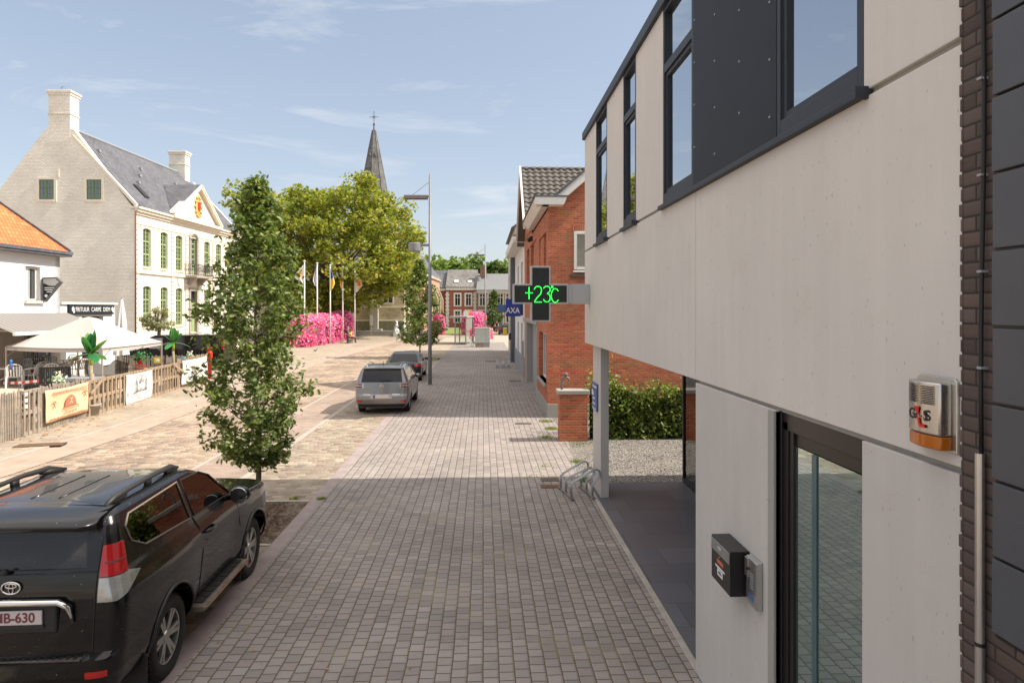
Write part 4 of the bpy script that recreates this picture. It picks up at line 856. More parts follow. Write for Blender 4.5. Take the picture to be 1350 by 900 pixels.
# ------------------------------------------------------------------ church
cl = W(0, 0)
cu_ = thing('church', 'stone and brick church with slate spire behind the big plane tree', 'church', (0,0,0), -TH)
b = MB(); b.box(-36, 93, 0, -15.0, 99, 7.2); b.box(-34,92.98,0,-31,93,0); b.build('aisle_wall', M['stonebeige'], cu_)
b = MB(); b.box(-36,92.9,3.75,-15,93,3.95); b.box(-36,92.85,1.9,-15,93.0,2.1); b.box(-36,92.88,7.1,-14.9,93,7.3); b.build('string_course', M['creamtrim'], cu_)
b = MB(); b.box(-36,92.92,0,-15,93,1.9); b.build('base_course', plain('dark_stone', (.24,.21,.16), .9, var=.3, nscale=2), cu_)
for x_ in (-32,-27.5,-23,-19.6): MB().prism([(93,0),(92,0),(92,4.4),(92.6,6.0),(93,6.4)], x_, x_+.7, 'yz').build('buttress', M['stonebeige'], cu_)
b = MB(); b.prism([(92.6,7.2),(99,7.2),(99,12)], -36, -15, 'yz'); b.build('aisle_roof', M['slate'], cu_)
for x_ in (-18.0, -25.8, -30.3): pane_window(cu_, M['white'], 92.98, x_, x_+1.5, 4.3, 5.9, 'y-', bars=(1,0), t=.14)
b = MB(); b.prism([(-15.6,0),(-12.9,0),(-12.9,9.0),(-15.9,12.6),(-18.9,9.0),(-18.9,0)], 97.0, 119, 'xz'); b.build('nave_wall', plain('orange_brick', (.48,.27,.185), .85, var=.12, nscale=3), cu_)
b = MB(); b.prism([(-12.6,8.85),(-15.9,12.95),(-19.3,8.85),(-19.3,8.6),(-15.9,12.6),(-12.6,8.6)], 97.4, 119.2, 'xz'); b.build('nave_roof', M['slate'], cu_)
b = MB(); b.prism([(-12.6,8.9),(-15.9,13.3),(-19.2,8.9),(-19.2,8.5),(-15.9,12.7),(-12.6,8.5)], 96.8, 97.5, 'xz'); b.build('gable_coping', M['creamtrim'], cu_)
b = MB(); b.box(-16.6,94,0,-14.6,97,6.9); b.prism([(-16.8,6.9),(-14.4,6.9),(-15.6,8.9)], 93.9, 94.4, 'xz'); b.build('sacristy', M['stonebeige'], cu_)
for y_ in (99.6,103.6,107.6,111.6,115.6):
    pts = [(y_-.55,2.6),(y_+.55,2.6),(y_+.55,6.6),(y_+.3,7.3),(y_,7.7),(y_-.3,7.3),(y_-.55,6.6)]
    w_ = MB().prism(pts, -12.9, -12.86, 'yz').build('window', plain('pale_tracery', (.55,.47,.38), .8), cu_); MB().prism([(y_+(a-y_)*.6, 2.9+(c-2.6)*.9) for a, c in pts], -12.86, -12.84, 'yz').build('pane', M['glassdark'], w_)
    MB().prism([(-12.9,0),(-12.1,0),(-12.1,5.2),(-12.9,7.2)], y_+1.6, y_+2.2, 'xz').build('buttress', M['stonebeige'], cu_)
b = MB(); b.box(-12.9,96.9,8.5,-12.6,119,8.85); b.build('cornice', M['creamtrim'], cu_)
tx, ty = (493-675)/F*115, 115
b = MB(); b.box(tx-3.4,ty-3.4,0,tx+3.4,ty+3.4,18.5); b.build('tower', M['stonebeige'], cu_)
b = MB(); b.lathe([(3.5,18.5),(3.1,19.6),(2.05,25.2),(.95,31.0),(.30,34.3),(.16,34.4),(.12,35.2)], 8, (tx,ty,0)); sp_ = b.build('spire', M['spire'], cu_)
b = MB()
for a in range(8):
    t0 = 2*math.pi*a/8
    b.tube([(tx+r*math.cos(t0), ty+r*math.sin(t0), z) for r, z in ((3.1,19.6),(2.05,25.2),(.95,31.0),(.30,34.3))], .07, 4)
b.build('spire_hip', M['slate'], sp_)
for a in range(8):
    t0 = 2*math.pi*(a+.5)/8
    if a in (5,6): MB().ball((tx+1.05*math.cos(t0), ty+1.05*math.sin(t0), 29.8), .32, 8, 5, (1,1,1.5)).build('dormer', M['spire'], sp_)
b = MB(); b.ball((tx,ty,35.35), .2, 8, 6); b.tube([(tx,ty,35.2),(tx,ty,37.6)], .05, 5); b.tube([(tx-.75,ty,36.6),(tx+.75,ty,36.6)], .05, 5)
for a in range(4): b.tube([(tx,ty,36.6),(tx+.35*math.cos(a*1.57+.78),ty,36.6+.35*math.sin(a*1.57+.78))], .03, 4)
b.build('spire_cross', plain('dark_iron', (.06,.06,.09), .6), cu_)

# ------------------------------------------------------------------ houses closing the street
def row_house(lab, u0, u1, d, ez, rz, wallm, roofm, wins_u, trim, lowtop, quoin=True, chim=None):
    t = thing('row_house', lab, 'house', (0,0,0), -TH, 'houses closing the far end of the street')
    x0, x1 = (u0-675)/F*d, (u1-675)/F*d
    MB().box(x0, d, 0, x1, d+9, ez).build('wall', wallm, t)
    MB().prism([(d-.35,ez+.05),(d+4.5,rz),(d+9.3,ez+.05),(d+9.3,ez-.1),(d-.35,ez-.1)], x0-.05, x1+.05, 'yz').build('roof', roofm, t)
    MB().box(x0, d-.3, ez-.55, x1, d-.005, ez-.1).build('cornice', trim, t)
    if quoin:
        m = MB()
        for xx in (x0+.02, x1-.5):
            for k in range(int((ez-.6)/.36)): e = .12 if k % 2 else 0; m.box(xx-e, d-.05, k*.36, xx+.48+e, d-.002, k*.36+.34)
        m.build('quoins', trim, t)
    for u in wins_u:
        xc = (u-675)/F*d
        for z0, z1 in ((4.25, 6.35), (1.1, 3.15)):
            m = MB(); m.box(xc-.75,d-.08,z0-.2,xc-.45,d-.002,z1+.3); m.box(xc+.45,d-.08,z0-.2,xc+.75,d-.002,z1+.3); m.box(xc-.45,d-.08,z1,xc+.45,d-.002,z1+.3); m.box(xc-.45,d-.12,z0-.2,xc+.45,d-.002,z0)
            w_ = m.build('window', trim, t); MB().box(xc-.45,d-.03,z0,xc+.45,d-.001,z1).build('pane', M['glassdark'], w_)
            m = MB(); m.box(xc-.04,d-.06,z0,xc+.04,d-.031,z1); m.box(xc-.45,d-.06,z1-.65,xc+.45,d-.031,z1-.57); m.build('glazing_bar', M['white'], w_)
    for k in range(1): pass
    return t, x0, x1
rh, xa_, xb_ = row_house('red brick row house with white quoins and mottled tile roof at the street end', 588, 628, 127, 7.7, 11.3, plain('far_red_brick', (.33,.125,.09), .9, var=.15, nscale=3), M['greytile'], (603.3, 617.6), M['white'], 0)
for u_ in (601, 619): x_ = (u_-675)/F*127; MB().bar((x_-.4,128.0,8.9),(x_+.4,128.0,8.9),.6,.12,(0,-.7,.7)).build('roof_window', M['plastic'], rh)
row_house('narrow red brick row house with dark slate roof half hidden by the church', 566, 587.6, 128, 7.6, 11.2, plain('far_red_brick_b', (.30,.12,.09), .9, var=.15, nscale=3), M['slate'], (577,), M['white'], 0, False)
rh2, _, _ = row_house('brown brick row house with plain grey slate roof behind the pharmacy sign', 628.4, 700, 125, 7.1, 10.4, M['brickbrown'], plain('plain_grey_roof', (.20,.20,.205), .8, var=.1), (636,647.5,659.5,671), plain('grey_trim', (.45,.42,.38), .8), 0, False)
x_ = (637-675)/F*128; MB().box(x_-.6,128,8.5,x_+.6,129,11.8).build('chimney', M['brickbrown'], rh2)
# low walls and kerbs by the church
tag(MB().box(-35,87.0,0,-11.2,87.5,.75).build('churchyard_wall', M['plinth'], bevel=.02), 'long low grey stone wall along the churchyard behind the square', 'wall').rotation_euler = (0,0,-TH)
# ------------------------------------------------------------------ vegetation
def leaf_mesh(name, P, S, tpl, tf, mat, seed=0, flat=.0, up=None):
    """many small leaves: P positions (n,3), S sizes (n), tpl template vertices, tf faces (equal length)"""
    rs = np.random.RandomState(seed); n = len(P); P = np.asarray(P, float); S = np.asarray(S, float)
    nrm = rs.normal(size=(n,3)); nrm[:,2] = np.abs(nrm[:,2]) + flat
    if up is not None: nrm += up
    nrm /= np.linalg.norm(nrm, axis=1)[:,None]
    a = rs.normal(size=(n,3)); t = np.cross(nrm, a); t /= np.linalg.norm(t, axis=1)[:,None]; bt = np.cross(nrm, t)
    tpl = np.asarray(tpl, float); m = len(tpl)
    V = (P[:,None,:] + S[:,None,None]*(tpl[None,:,0,None]*t[:,None,:] + tpl[None,:,1,None]*bt[:,None,:] + tpl[None,:,2,None]*nrm[:,None,:])).reshape(-1,3)
    tf = np.asarray(tf); k = tf.shape[1]; Fc = (tf[None] + (np.arange(n)*m)[:,None,None]).reshape(-1)
    me = bpy.data.meshes.new(name); nf = len(Fc)//k
    me.vertices.add(len(V)); me.vertices.foreach_set('co', V.ravel().astype(np.float32))
    me.loops.add(len(Fc)); me.loops.foreach_set('vertex_index', Fc.astype(np.int32))
    me.polygons.add(nf); me.polygons.foreach_set('loop_start', (np.arange(nf)*k).astype(np.int32)); me.polygons.foreach_set('loop_total', np.full(nf, k, np.int32))
    me.materials.append(mat); me.update(calc_edges=True); me.validate(); return me
def leaf_obj(name, parent, *a, **k):
    o = bpy.data.objects.new(name, leaf_mesh(name, *a, **k)); C.objects.link(o); o.parent = parent; return o
OAK = [(0,-.5,0),(.07,-.30,.02),(.20,-.27,.05),(.12,-.10,.03),(.31,-.02,.07),(.15,.10,.04),(.27,.26,.06),(.10,.32,.03),(0,.5,0),(-.10,.32,.03),(-.27,.26,.06),(-.15,.10,.04),(-.31,-.02,.07),(-.12,-.10,.03),(-.20,-.27,.05),(-.07,-.30,.02)]
OAKF = [(0,1,2,3,4,5,6,7,8),(8,9,10,11,12,13,14,15,0)]
QUAD = [(0,-.5,0),(.36,0,.10),(0,.5,0),(-.36,0,.10)]; QF = [(0,1,2),(0,2,3)]
STAR = [(0,-.5,0),(.3,-.3,.08),(.5,.1,.05),(.15,.12,.0),(0,.5,0),(-.15,.12,.0),(-.5,.1,.05),(-.3,-.3,.08)]; SF = [(0,1,2,3),(0,3,4,5),(0,5,6,7)]
def columnar(name, label, x, y, z0, prof, nbr, ntw, nlf, size, mat, trunk_r, seed, tpl=OAK, tf=OAKF, extra=(), group=None, bend=0.0):
    """street tree: straight leader, rising branches with leafy twigs. prof: (z, radius left, radius right)"""
    rnd = random.Random(seed); t = thing(name, label, 'tree', (x, y, 0), -TH, group)
    zs = [p[0] for p in prof]; ztop = zs[-1]
    lead = [(bend*math.sin(z*1.3), .03*math.sin(z*1.9), z) for z in np.linspace(-.05, ztop-.15, 14)]
    MB().tube(lead, [max(trunk_r*(1-i/14)**.8, .006) for i in range(14)], 10).build('trunk', M['bark'], t, smooth=True)
    P, S = [], []; bm_ = MB()
    def rad(z, az):
        l = np.interp(z, zs, [p[1] for p in prof]); r = np.interp(z, zs, [p[2] for p in prof]); c = (math.cos(az)+1)/2
        return l*(1-c) + r*c
    br = []
    for i in range(nbr):
        zt = zs[0] + (ztop-zs[0])*((i+rnd.random())/nbr); az = i*2.399 + rnd.uniform(-.4,.4); r = rad(zt, az)*rnd.uniform(.72, 1.06)
        br.append((zt, az, r))
    for (zt, az, r) in list(br) + list(extra):
        zb = max(zs[0]-.1, zt - r*rnd.uniform(.45,.9)); tip = Vector((r*math.cos(az), r*math.sin(az), zt)); b0 = Vector((0,0,zb))
        pts = [b0.lerp(tip, q) + Vector((0,0,-.10*r*math.sin(math.pi*q))) + Vector((rnd.uniform(-1,1),rnd.uniform(-1,1),rnd.uniform(-1,1)))*.03*r for q in (0,.25,.5,.75,1)]
        bm_.tube(pts, [trunk_r*.28,trunk_r*.22,trunk_r*.17,trunk_r*.11,.003], 5)
        for k in range(ntw):
            q = rnd.uniform(.28, 1.0)**.8; p0 = pts[0].lerp(pts[-1], q); L_ = rnd.uniform(.14,.30)*max(r, .5)*.9+.06
            dr = Vector((math.cos(az)+rnd.gauss(0,.8), math.sin(az)+rnd.gauss(0,.8), rnd.gauss(.25,.6))).normalized(); p1 = p0 + dr*L_
            bm_.tube([p0, p1], [.006,.002], 3, False)
            for j in range(nlf):
                q2 = rnd.uniform(.15,1.08); pp = p0.lerp(p1, q2) + Vector((rnd.gauss(0,1),rnd.gauss(0,1),rnd.gauss(0,1)))*size*.5
                P.append(pp); S.append(size*rnd.uniform(.65,1.2))
    bm_.build('branches', M['bark'], t, fix=False)
    leaf_obj('crown', t, P, S, tpl, tf, mat, seed=seed, flat=.35)
    return t
d1 = 11.5; k1 = d1/880
def zp(v, d): return CAMH - (v-407)/F*d
pr1 = [(y, l, r) for y, l, r in [(607,12,16),(590,54,48),(565,56,64),(540,64,68),(505,78,74),(470,76,72),(435,68,72),(400,62,64),(370,58,62),(340,44,54),(310,34,46),(285,29,33),(262,16,19),(237,3,6)]]
prof1 = [(zp(y, d1)-.06*(y < 300), l*k1*.88, r*k1*.86) for y, l, r in pr1]
tw = W((339-675)/F*d1, d1)
columnar('street_tree', 'young oak street tree in the mulched pit in front of the black off-road car', tw.x, tw.y, 0, prof1, 112, 9, 12, .112, M['leaf_oak'], .05, 11,
         extra=[(zp(400,d1), math.pi, 84*k1),(zp(402,d1), math.pi+.15, 78*k1),(zp(425,d1), math.pi-.2, 66*k1),(zp(395,d1), .1, 58*k1),(zp(500,d1), math.pi+.1, 76*k1),(zp(580,d1), math.pi, 62*k1),(zp(350,d1), math.pi, 52*k1)], bend=.02)
g2 = W((553.5-675)/F*49, 49)
prof2 = [(1.15,1.3,1.2),(1.6,1.6,1.8),(2.3,1.7,2.1),(3.2,1.4,1.7),(3.6,1.1,1.3),(4.4,1.5,1.2),(5.2,1.1,1.0),(6.0,.75,.6),(6.6,.45,.4),(7.1,.08,.08)]
columnar('street_tree', 'small pyramidal street tree behind the dark parked sedan and lamp post', g2.x, g2.y, 0, prof2, 90, 8, 9, .19, M['leaf_oak'], .055, 5, STAR, SF)
g3 = W((651.5-675)/F*108, 108)
columnar('street_tree', 'narrow far street tree in front of the brown brick row house', g3.x, g3.y, 0, [(.9,1.0,1.0),(2.4,1.6,1.6),(4,1.3,1.3),(5.4,.6,.6),(6.4,.1,.1)], 50, 6, 7, .34, M['leaf_dark'], .09, 6, QUAD, QF)
b = MB(); p_ = G(573, 473.5); tag(sheet('tree_pit_green', [(p_.x-1.2,p_.y-1.0),(p_.x+.35,p_.y-1.0),(p_.x+.35,p_.y+1.0),(p_.x-1.2,p_.y+1.0)], .012, M['lawn']), kind='structure')

def round_tree(name, label, x, y, rx, ry, z0, z1, nclump, nleaf, size, mat, trunk_r, seed, group=None, clump_r=.16, power=2.4, limbs=True, tpl=STAR, tf=SF):
    rnd = random.Random(seed); rs = np.random.RandomState(seed); t = thing(name, label, 'tree', (x, y, 0), -TH, group)
    zc, rz = (z0+z1)/2, (z1-z0)/2; P = []; cent = []
    while len(cent) < nclump:
        v = rs.normal(size=3); v /= np.linalg.norm(v); r = rs.uniform(.35, 1.0)**.45
        sup = (abs(v[0])**power + abs(v[1])**power + abs(v[2])**power)**(-1/power)
        nzr = .90 + .13*math.sin(v[0]*5+seed)*math.cos(v[2]*6+seed*2) + .07*math.sin(v[1]*9+v[0]*11)
        c = v*sup*r*nzr; cent.append((c[0]*rx, c[1]*ry, zc+c[2]*rz))
    R0 = clump_r*max(rx, rz)
    for c in cent:
        rr = R0*rs.uniform(.6, 1.25); k = int(nleaf*rs.uniform(.6,1.3)); q = rs.normal(size=(k,3)); q /= np.linalg.norm(q, axis=1)[:,None]; q *= (rs.uniform(.25,1,size=(k,1))**.5)*rr; q[:,2] *= .72
        P.append(q + np.array(c))
    P = np.concatenate(P); P = P[P[:,2] > z0*.85]
    lm = MB(); zb = z0 + (z1-z0)*.12
    MB().tube([(0,0,-.1),(0,0,z0*.5),(.1,0,zb),(0,.1,zc)], [trunk_r*1.25,trunk_r,trunk_r*.85,trunk_r*.5], 12).build('trunk', M['bark'], t, smooth=True)
    if limbs:
        for c in cent[::max(1, nclump//60)]:
            b0 = Vector((0,0,zb+(c[2]-zb)*.3*rnd.random())); e = Vector(c); mdl = b0.lerp(e, .5)+Vector((0,0,.06*rz))
            lm.tube([b0, mdl, e], [trunk_r*.32, trunk_r*.18, .03], 5, False)
        lm.build('limbs', M['bark'], t, fix=False)
    leaf_obj('crown', t, P, size*rs.uniform(.65,1.25,size=len(P)), tpl, tf, mat, seed=seed, flat=.4)
    return t
pt = W((427-675)/F*80, 80); round_tree('plane_tree', 'huge yellow green plane tree on the square in front of the church', pt.x, pt.y, 12.0, 10.5, 2.4, 18.6, 430, 130, .42, M['leaf_plane'], .55, 21, power=2.7, clump_r=.13)
for i, (u, d, top, w_, m_, lb_) in enumerate([(573,160,337,9,'leaf_far','bright green tree behind the narrow red row house'),(596,168,341,8,'leaf_copper','copper leaved tree rising behind the row house roofs'),(611,160,345,7,'leaf_far','light green tree just right of the copper leaved tree'),(630,165,341,7,'leaf_far','rounded green tree behind the brick chimney'),(648,158,343,6.5,'leaf_dark','dark green tree behind the brown brick row house'),(664,170,340,8,'leaf_far','far green tree beside the tall beige house'),(583,150,349,6,'leaf_dark','low dark tree behind the church gable')]):
    p_ = W((u-675)/F*d, d); zt = zp(top, d); round_tree('tree', lb_, p_.x, p_.y, w_, w_*.8, 2.5, zt, 70, 60, 1.0, M[m_], .4, 40+i, 'trees rising behind the far roofs', .24, 2.2, False)
p_ = W((208-675)/F*41.5, 41.5); ot = round_tree('olive_tree', 'small grey green olive tree in front of the town hall', p_.x, p_.y, 1.0, .9, 2.15, 3.75, 36, 60, .11, M['leaf_olive'], .12, 77, clump_r=.30)
MB().lathe([(.35,0),(.45,.02),(.5,.8),(.46,.82),(.44,.75),(.02,.7)], 16).build('pot', M['greypaint'], ot, smooth=True)

# clipped hedge at the back of the gravel yard
hd = thing('beech_hedge', 'dense leafy beech hedge behind the gravel yard and the concrete column', 'hedge', (2.95, 18.2, 0))
rs = np.random.RandomState(9); n = 12500; X_ = rs.uniform(0, 7.5, n); Y_ = rs.uniform(-.05, 1.2, n)
topz = 1.42 + .20*np.sin(X_*1.7+1) + .16*np.sin(X_*4.1) + np.clip((X_-1.8)*.26, 0, .75)
Z_ = topz*rs.uniform(0, 1, n)**.75 + rs.normal(0, .05, n); front = rs.uniform(size=n) < .6; Y_[front] = np.abs(rs.normal(0, .12, front.sum())) + .10*np.sin(X_[front]*5.3)*np.sin(Z_[front]*6+X_[front]*3)
tuft = rs.uniform(size=n) < .05; Z_[tuft] = topz[tuft] + rs.exponential(.10, tuft.sum())
leaf_obj('foliage', hd, np.stack([X_, Y_, np.abs(Z_)], 1), rs.uniform(.06, .135, n), QUAD, QF, M['leaf_hedge'], seed=2, flat=.1, up=np.array([0,-.35,.25]))
b = MB(); b.grid(lambda u, v: (u*7.5, .22+.05*math.sin(u*40), v*(1.25+.18*math.sin(u*12.7+1)+max(0,(u*7.5-1.8)*.26))), 60, 6); b.build('inner_shade', plain('hedge_shadow', (.022,.03,.010), 1, var=.5, nscale=12), hd)  # dark sheet behind the leaves, the hedge's inner shade put into its colour
b = MB(); rr = random.Random(4)
for k in range(60):
    x = rr.uniform(0,7.4); b.tube([(x,.2+rr.uniform(-.1,.3),0),(x+rr.uniform(-.15,.15),.1,1.0),(x+rr.uniform(-.3,.3),.0,1.6)], [.012,.008,.003], 4, False)
b.build('stems', M['bark'], hd)

# pink flower mounds
def flower_mound(label, x, y, r, h, seed, group='mounds of pink flowers', n=2600, size=.20):
    t = thing('flower_mound', label, 'flower mound', (x, y, 0), -TH, group); rs = np.random.RandomState(seed)
    th_ = rs.uniform(0, 2*np.pi, n); zz = rs.uniform(0, 1, n); prof = np.where(zz > .72, np.sqrt(np.clip(1-((zz-.72)/.28)**2, 0, 1)), 1)*(1+.10*np.sin(th_*3+seed)+.08*np.sin(zz*9+seed))
    rr_ = r*prof*rs.uniform(.93, 1.05, n); P = np.stack([rr_*np.cos(th_), rr_*np.sin(th_), zz*h+.05], 1)
    out_ = P.copy(); out_[:,2] = (zz-.6)*r*2; out_ /= np.linalg.norm(out_, axis=1)[:,None]+1e-6
    leaf_obj('blossoms', t, P, size*rs.uniform(.6, 1.3, n), STAR, SF, M['petal'], seed=seed, up=out_*1.6)
    MB().lathe([(r*.86,0),(r*.9,h*.4),(r*.86,h*.72),(r*.6,h*.90),(.02,h*.96)], 16).build('foliage', plain('flower_green', (.22,.05,.10), .9, var=.6, nscale=6), t, smooth=True)
for i, (u, d, r, h, lb_) in enumerate([(395,62.5,1.25,3.0,'first pink flower mound, nearest and left of the flagpoles'),(410,65.5,1.2,3.05,'second pink flower mound from the left behind the flagpoles'),(424,69,1.15,3.1,'third pink flower mound between the middle flagpoles'),(437,72,1.1,3.15,'fourth pink flower mound left of the standing person'),(451,76.5,1.3,3.4,'rightmost pink flower mound of the row behind the bench'),
        (579,92,.85,2.9,'lone pink flower mound behind the small street tree'),(620,92,1.1,3.2,'pink flower mound just left of the far lamp post'),(629,90,1.15,3.2,'pink flower mound touching the far lamp post above the cabinet'),(643,80,.5,1.2,'small low pink flower mound right of the grey cabinet')]):
    p_ = W((u-675)/F*d, d); flower_mound(lb_, p_.x, p_.y, r, h, 100+i)

# artificial banana palms in pots
def banana(label, x, y, H, seed, rz):
    t = thing('banana_palm', label, 'potted palm', (x, y, 0), rz, 'banana palms along the terrace fence'); rnd = random.Random(seed)
    MB().lathe([(.20,0),(.22,.01),(.27,.36),(.31,.36),(.31,.43),(.27,.43),(.255,.36),(.02,.34)], 18).build('pot', plain('taupe_pot', (.36,.31,.26), .7), t, smooth=True)
    tr = MB(); tr.tube([(0,0,.3),(.02,0,H*.35),(-.01,.02,H*.6)], [.075,.06,.055], 9); tr.tube([(.05,.03,.3),(.05,.05,H*.5)], [.04,.035], 7); tr.build('trunk', plain('palm_trunk', (.34,.27,.19), .9, var=.3, nscale=8, bump=.6), t, smooth=True)
    MB().tube([(-.01,.02,H*.6),(.0,.0,H*.70),(.0,.0,H*.78)], [.055,.065,.04], 9).build('green_stem', plain('lime_stem', (.36,.45,.04), .5), t, smooth=True)
    lf = MB(); n = 12
    for i in range(n):
        az = i*2.4+rnd.uniform(-.2,.2); el = (1.35 if i < 5 else 1.0 if i < 9 else .15)+rnd.uniform(-.15,.15); L_ = rnd.uniform(.75,.95)*(H/2.8) if i < 9 else .75; wd = .15 if i < 9 else .16
        dr = Vector((math.cos(az)*math.cos(el), math.sin(az)*math.cos(el), math.sin(el))); sd_ = Vector((-math.sin(az), math.cos(az), 0)); up_ = sd_.cross(dr)*-1
        b0 = Vector((0,0,H*.72+.02*i*.3))
        def fn(u, v, dr=dr, sd_=sd_, up_=up_, b0=b0, L_=L_, wd=wd, el=el):
            wv = wd*(math.sin(math.pi*min(1, .06+v*.94))**.6)*(.25 if v < .1 else 1); s_ = (u-.5)*2
            return b0 + dr*(L_*v) - Vector((0,0,1))*(L_*.45*v*v*math.cos(el)) + sd_*(s_*wv) + up_*(-.35*abs(s_)*wv*.6)
        lf.grid(fn, 4, 9)
    lf.build('leaves', M['banana'], t, smooth=True, fix=False)
    return t
p_ = G(120, 549); banana('banana palm in a taupe pot at the right end of the orange banner', p_.x, p_.y, 2.85, 1, .3)
p_ = G(229, 509.5); banana('banana palm in a taupe pot between the pallet fence and the ship banner', p_.x, p_.y, 2.75, 2, 1.9)

# ------------------------------------------------------------------ cars
def smoothstep(x): x = max(0, min(1, x)); return x*x*(3-2*x)
class Shell:
    """car body as stacked plan outlines. prof rows: z, half width, rear y, front y, rear corner r, front corner r, rear bow, front bow"""
    def __init__(s, prof, bulges=(), nside=40, levels=52):
        s.p = np.array(prof, float); s.b = bulges; s.ns = nside; z0, z1 = s.p[0,0], s.p[-1,0]
        zz = sorted(set(list(np.round(np.linspace(z0, z1, levels), 4)) + list(np.round(s.p[:,0], 4)))); s.zs = zz
    def q(s, z):
        r = [np.interp(z, s.p[:,0], s.p[:,i]) for i in range(1, 8)]; return r
    def bulge(s, y, z):
        e = 0
        for (yc, zc, sy, sz, a) in s.b: e += a*math.exp(-((y-yc)/sy)**4 - ((z-zc)/sz)**2)
        return e
    def half(s, z):
        w_, yr, yf, rr, rf, br, bf = s.q(z); pts = []
        for k in range(8): x = (w_-rr)*k/8; pts.append((x, yr + br*(x/w_)**2))
        y0 = yr + br*((w_-rr)/w_)**2
        for k in range(11): a = math.pi/2*k/10; c, sn = math.sin(a)**.85, math.cos(a)**.85; pts.append((w_-rr+rr*c, y0+rr*(1-sn)))
        ya, yb = y0+rr, yf - bf*((w_-rf)/w_)**2 - rf
        for k in range(1, s.ns): y = ya+(yb-ya)*k/s.ns; pts.append((w_ + s.bulge(y, z), y))
        for k in range(11): a = math.pi/2*k/10; c, sn = math.cos(a)**.85, math.sin(a)**.85; pts.append((w_-rf+rf*c, yb+rf*sn))
        for k in range(1, 9): x = (w_-rf)*(1-k/8); pts.append((x, yf - bf*(x/w_)**2))
        return pts
    def mesh(s, m):
        rows = []
        for z in s.zs:
            h = s.half(z); ring = [(x, y, z) for x, y in h] + [(-x, y, z) for x, y in h[::-1][1:-1]]; rows.append(ring)
        n = len(rows[0]); vs = [v for r in rows for v in r]; fs = [(j*n+i, j*n+(i+1)%n, (j+1)*n+(i+1)%n, (j+1)*n+i) for j in range(len(rows)-1) for i in range(n)]
        fs.append(tuple(range(n-1,-1,-1))); fs.append(tuple((len(rows)-1)*n+i for i in range(n))); m.add(vs, fs); return m
    def side(s, y, z): return s.q(z)[0] + s.bulge(y, z)
    def rear(s, x, z):
        w_, yr, yf, rr, rf, br, bf = s.q(z); x = abs(x)
        if x <= w_-rr: return yr + br*(x/w_)**2
        y0 = yr + br*((w_-rr)/w_)**2; c = min(1, (x-(w_-rr))/rr); a = math.asin(min(1, c**(1/.85))); return y0 + rr*(1-math.cos(a)**.85)
    def arc(s, t, z):           # t: metres round the outline from the rear centre
        h = s.half(z); L_ = 0
        for i in range(len(h)-1):
            e = math.dist(h[i], h[i+1])
            if L_+e >= t: f = (t-L_)/e; return (h[i][0]+(h[i+1][0]-h[i][0])*f, h[i][1]+(h[i+1][1]-h[i][1])*f)
            L_ += e
        return h[-1]
    def patch(s, m, fa, z0, z1, nu=12, nv=6, off=.012, sgn=1):
        """raised panel: fa(v)->(t0,t1) along the outline at height z0..z1"""
        def P(u, v, o):
            z = z0+(z1-z0)*v; a, c = fa(v); t = a+(c-a)*u; x, y = s.arc(max(t,0), z); x2, y2 = s.arc(max(t,0)+.02, z); dx, dy = x2-x, y2-y; L_ = math.hypot(dx, dy) or 1
            nx, ny = dy/L_, -dx/L_; return (sgn*(x+nx*o), y+ny*o, z)
        b0 = len(m.v); m.grid(lambda u, v: P(u, v, off), nu, nv)
        edge = [(i/nu, 0) for i in range(nu+1)] + [(1, j/nv) for j in range(1, nv+1)] + [(i/nu, 1) for i in range(nu-1, -1, -1)] + [(0, j/nv) for j in range(nv-1, 0, -1)]
        e1 = [P(u, v, off) for u, v in edge]; e2 = [P(u, v, -.01) for u, v in edge]; n = len(edge); m.add(e1+e2, [(i, (i+1)%n, n+(i+1)%n, n+i) for i in range(n)]); return m
def cut(o, cutters):
    cm = MB()
    dg = bpy.context.evaluated_depsgraph_get()
    for c in cutters:
        co = c.build('cutter', M['black'], o.parent); md = o.modifiers.new('b', 'BOOLEAN'); md.object = co; md.operation = 'DIFFERENCE'; md.solver = 'EXACT'; bpy.context.view_layer.update()
        dg = bpy.context.evaluated_depsgraph_get(); dg.update(); me = bpy.data.meshes.new_from_object(o.evaluated_get(dg)); o.modifiers.clear(); old = o.data; o.data = me; bpy.data.meshes.remove(old); cd_ = co.data; bpy.data.objects.remove(co); bpy.data.meshes.remove(cd_)
    return o
def carpaint(name, col, metal=.3, rough=.32, coat=1.0, dust=.0):
    g = N(name); p = g.obj(); c = (*col, 1)
    if dust: c = g.mix(g.m('MULTIPLY', g.rng(g.noise(p, 3.2, 6, .7), .42, .8), dust), c, (.22,.17,.12,1)); fl = g.m('GREATER_THAN', g.noise(p, 38, 2, .5), .735); c = g.mix(g.m('MULTIPLY', fl, .35), c, (.42,.34,.24,1))
    return g.pbr(c, rough, metal, None, .25, Coat_Weight=coat, Coat_Roughness=.04)
M['paintblack'] = carpaint('black_pearl_paint', (.004,.0035,.0045), .0, .25, .62, .02)
M['paintsilver'] = carpaint('silver_paint', (.25,.245,.25), .75, .36, .8, .05)
M['paintdark'] = carpaint('dark_blue_grey_paint', (.018,.024,.034), .3, .3, .7)
M['paintred'] = carpaint('red_car_paint', (.40,.02,.02), .2, .3, 1)
M['taillight'] = plain('red_lens', (.52,.012,.012), .12, var=.1, Coat_Weight=.6); M['clearlens'] = plain('clear_lens', (.46,.45,.43), .14, var=.25, nscale=12, metal=.3, Coat_Weight=.6)
M['plate'] = plain('plate_white', (.66,.60,.58), .5, var=.05); M['platered'] = plain('plate_red', (.20,.045,.055), .5)
M['interior'] = plain('car_interior', (.055,.05,.046), .85); M['trimblack'] = plain('black_trim', (.022,.021,.021), .55, var=.1)
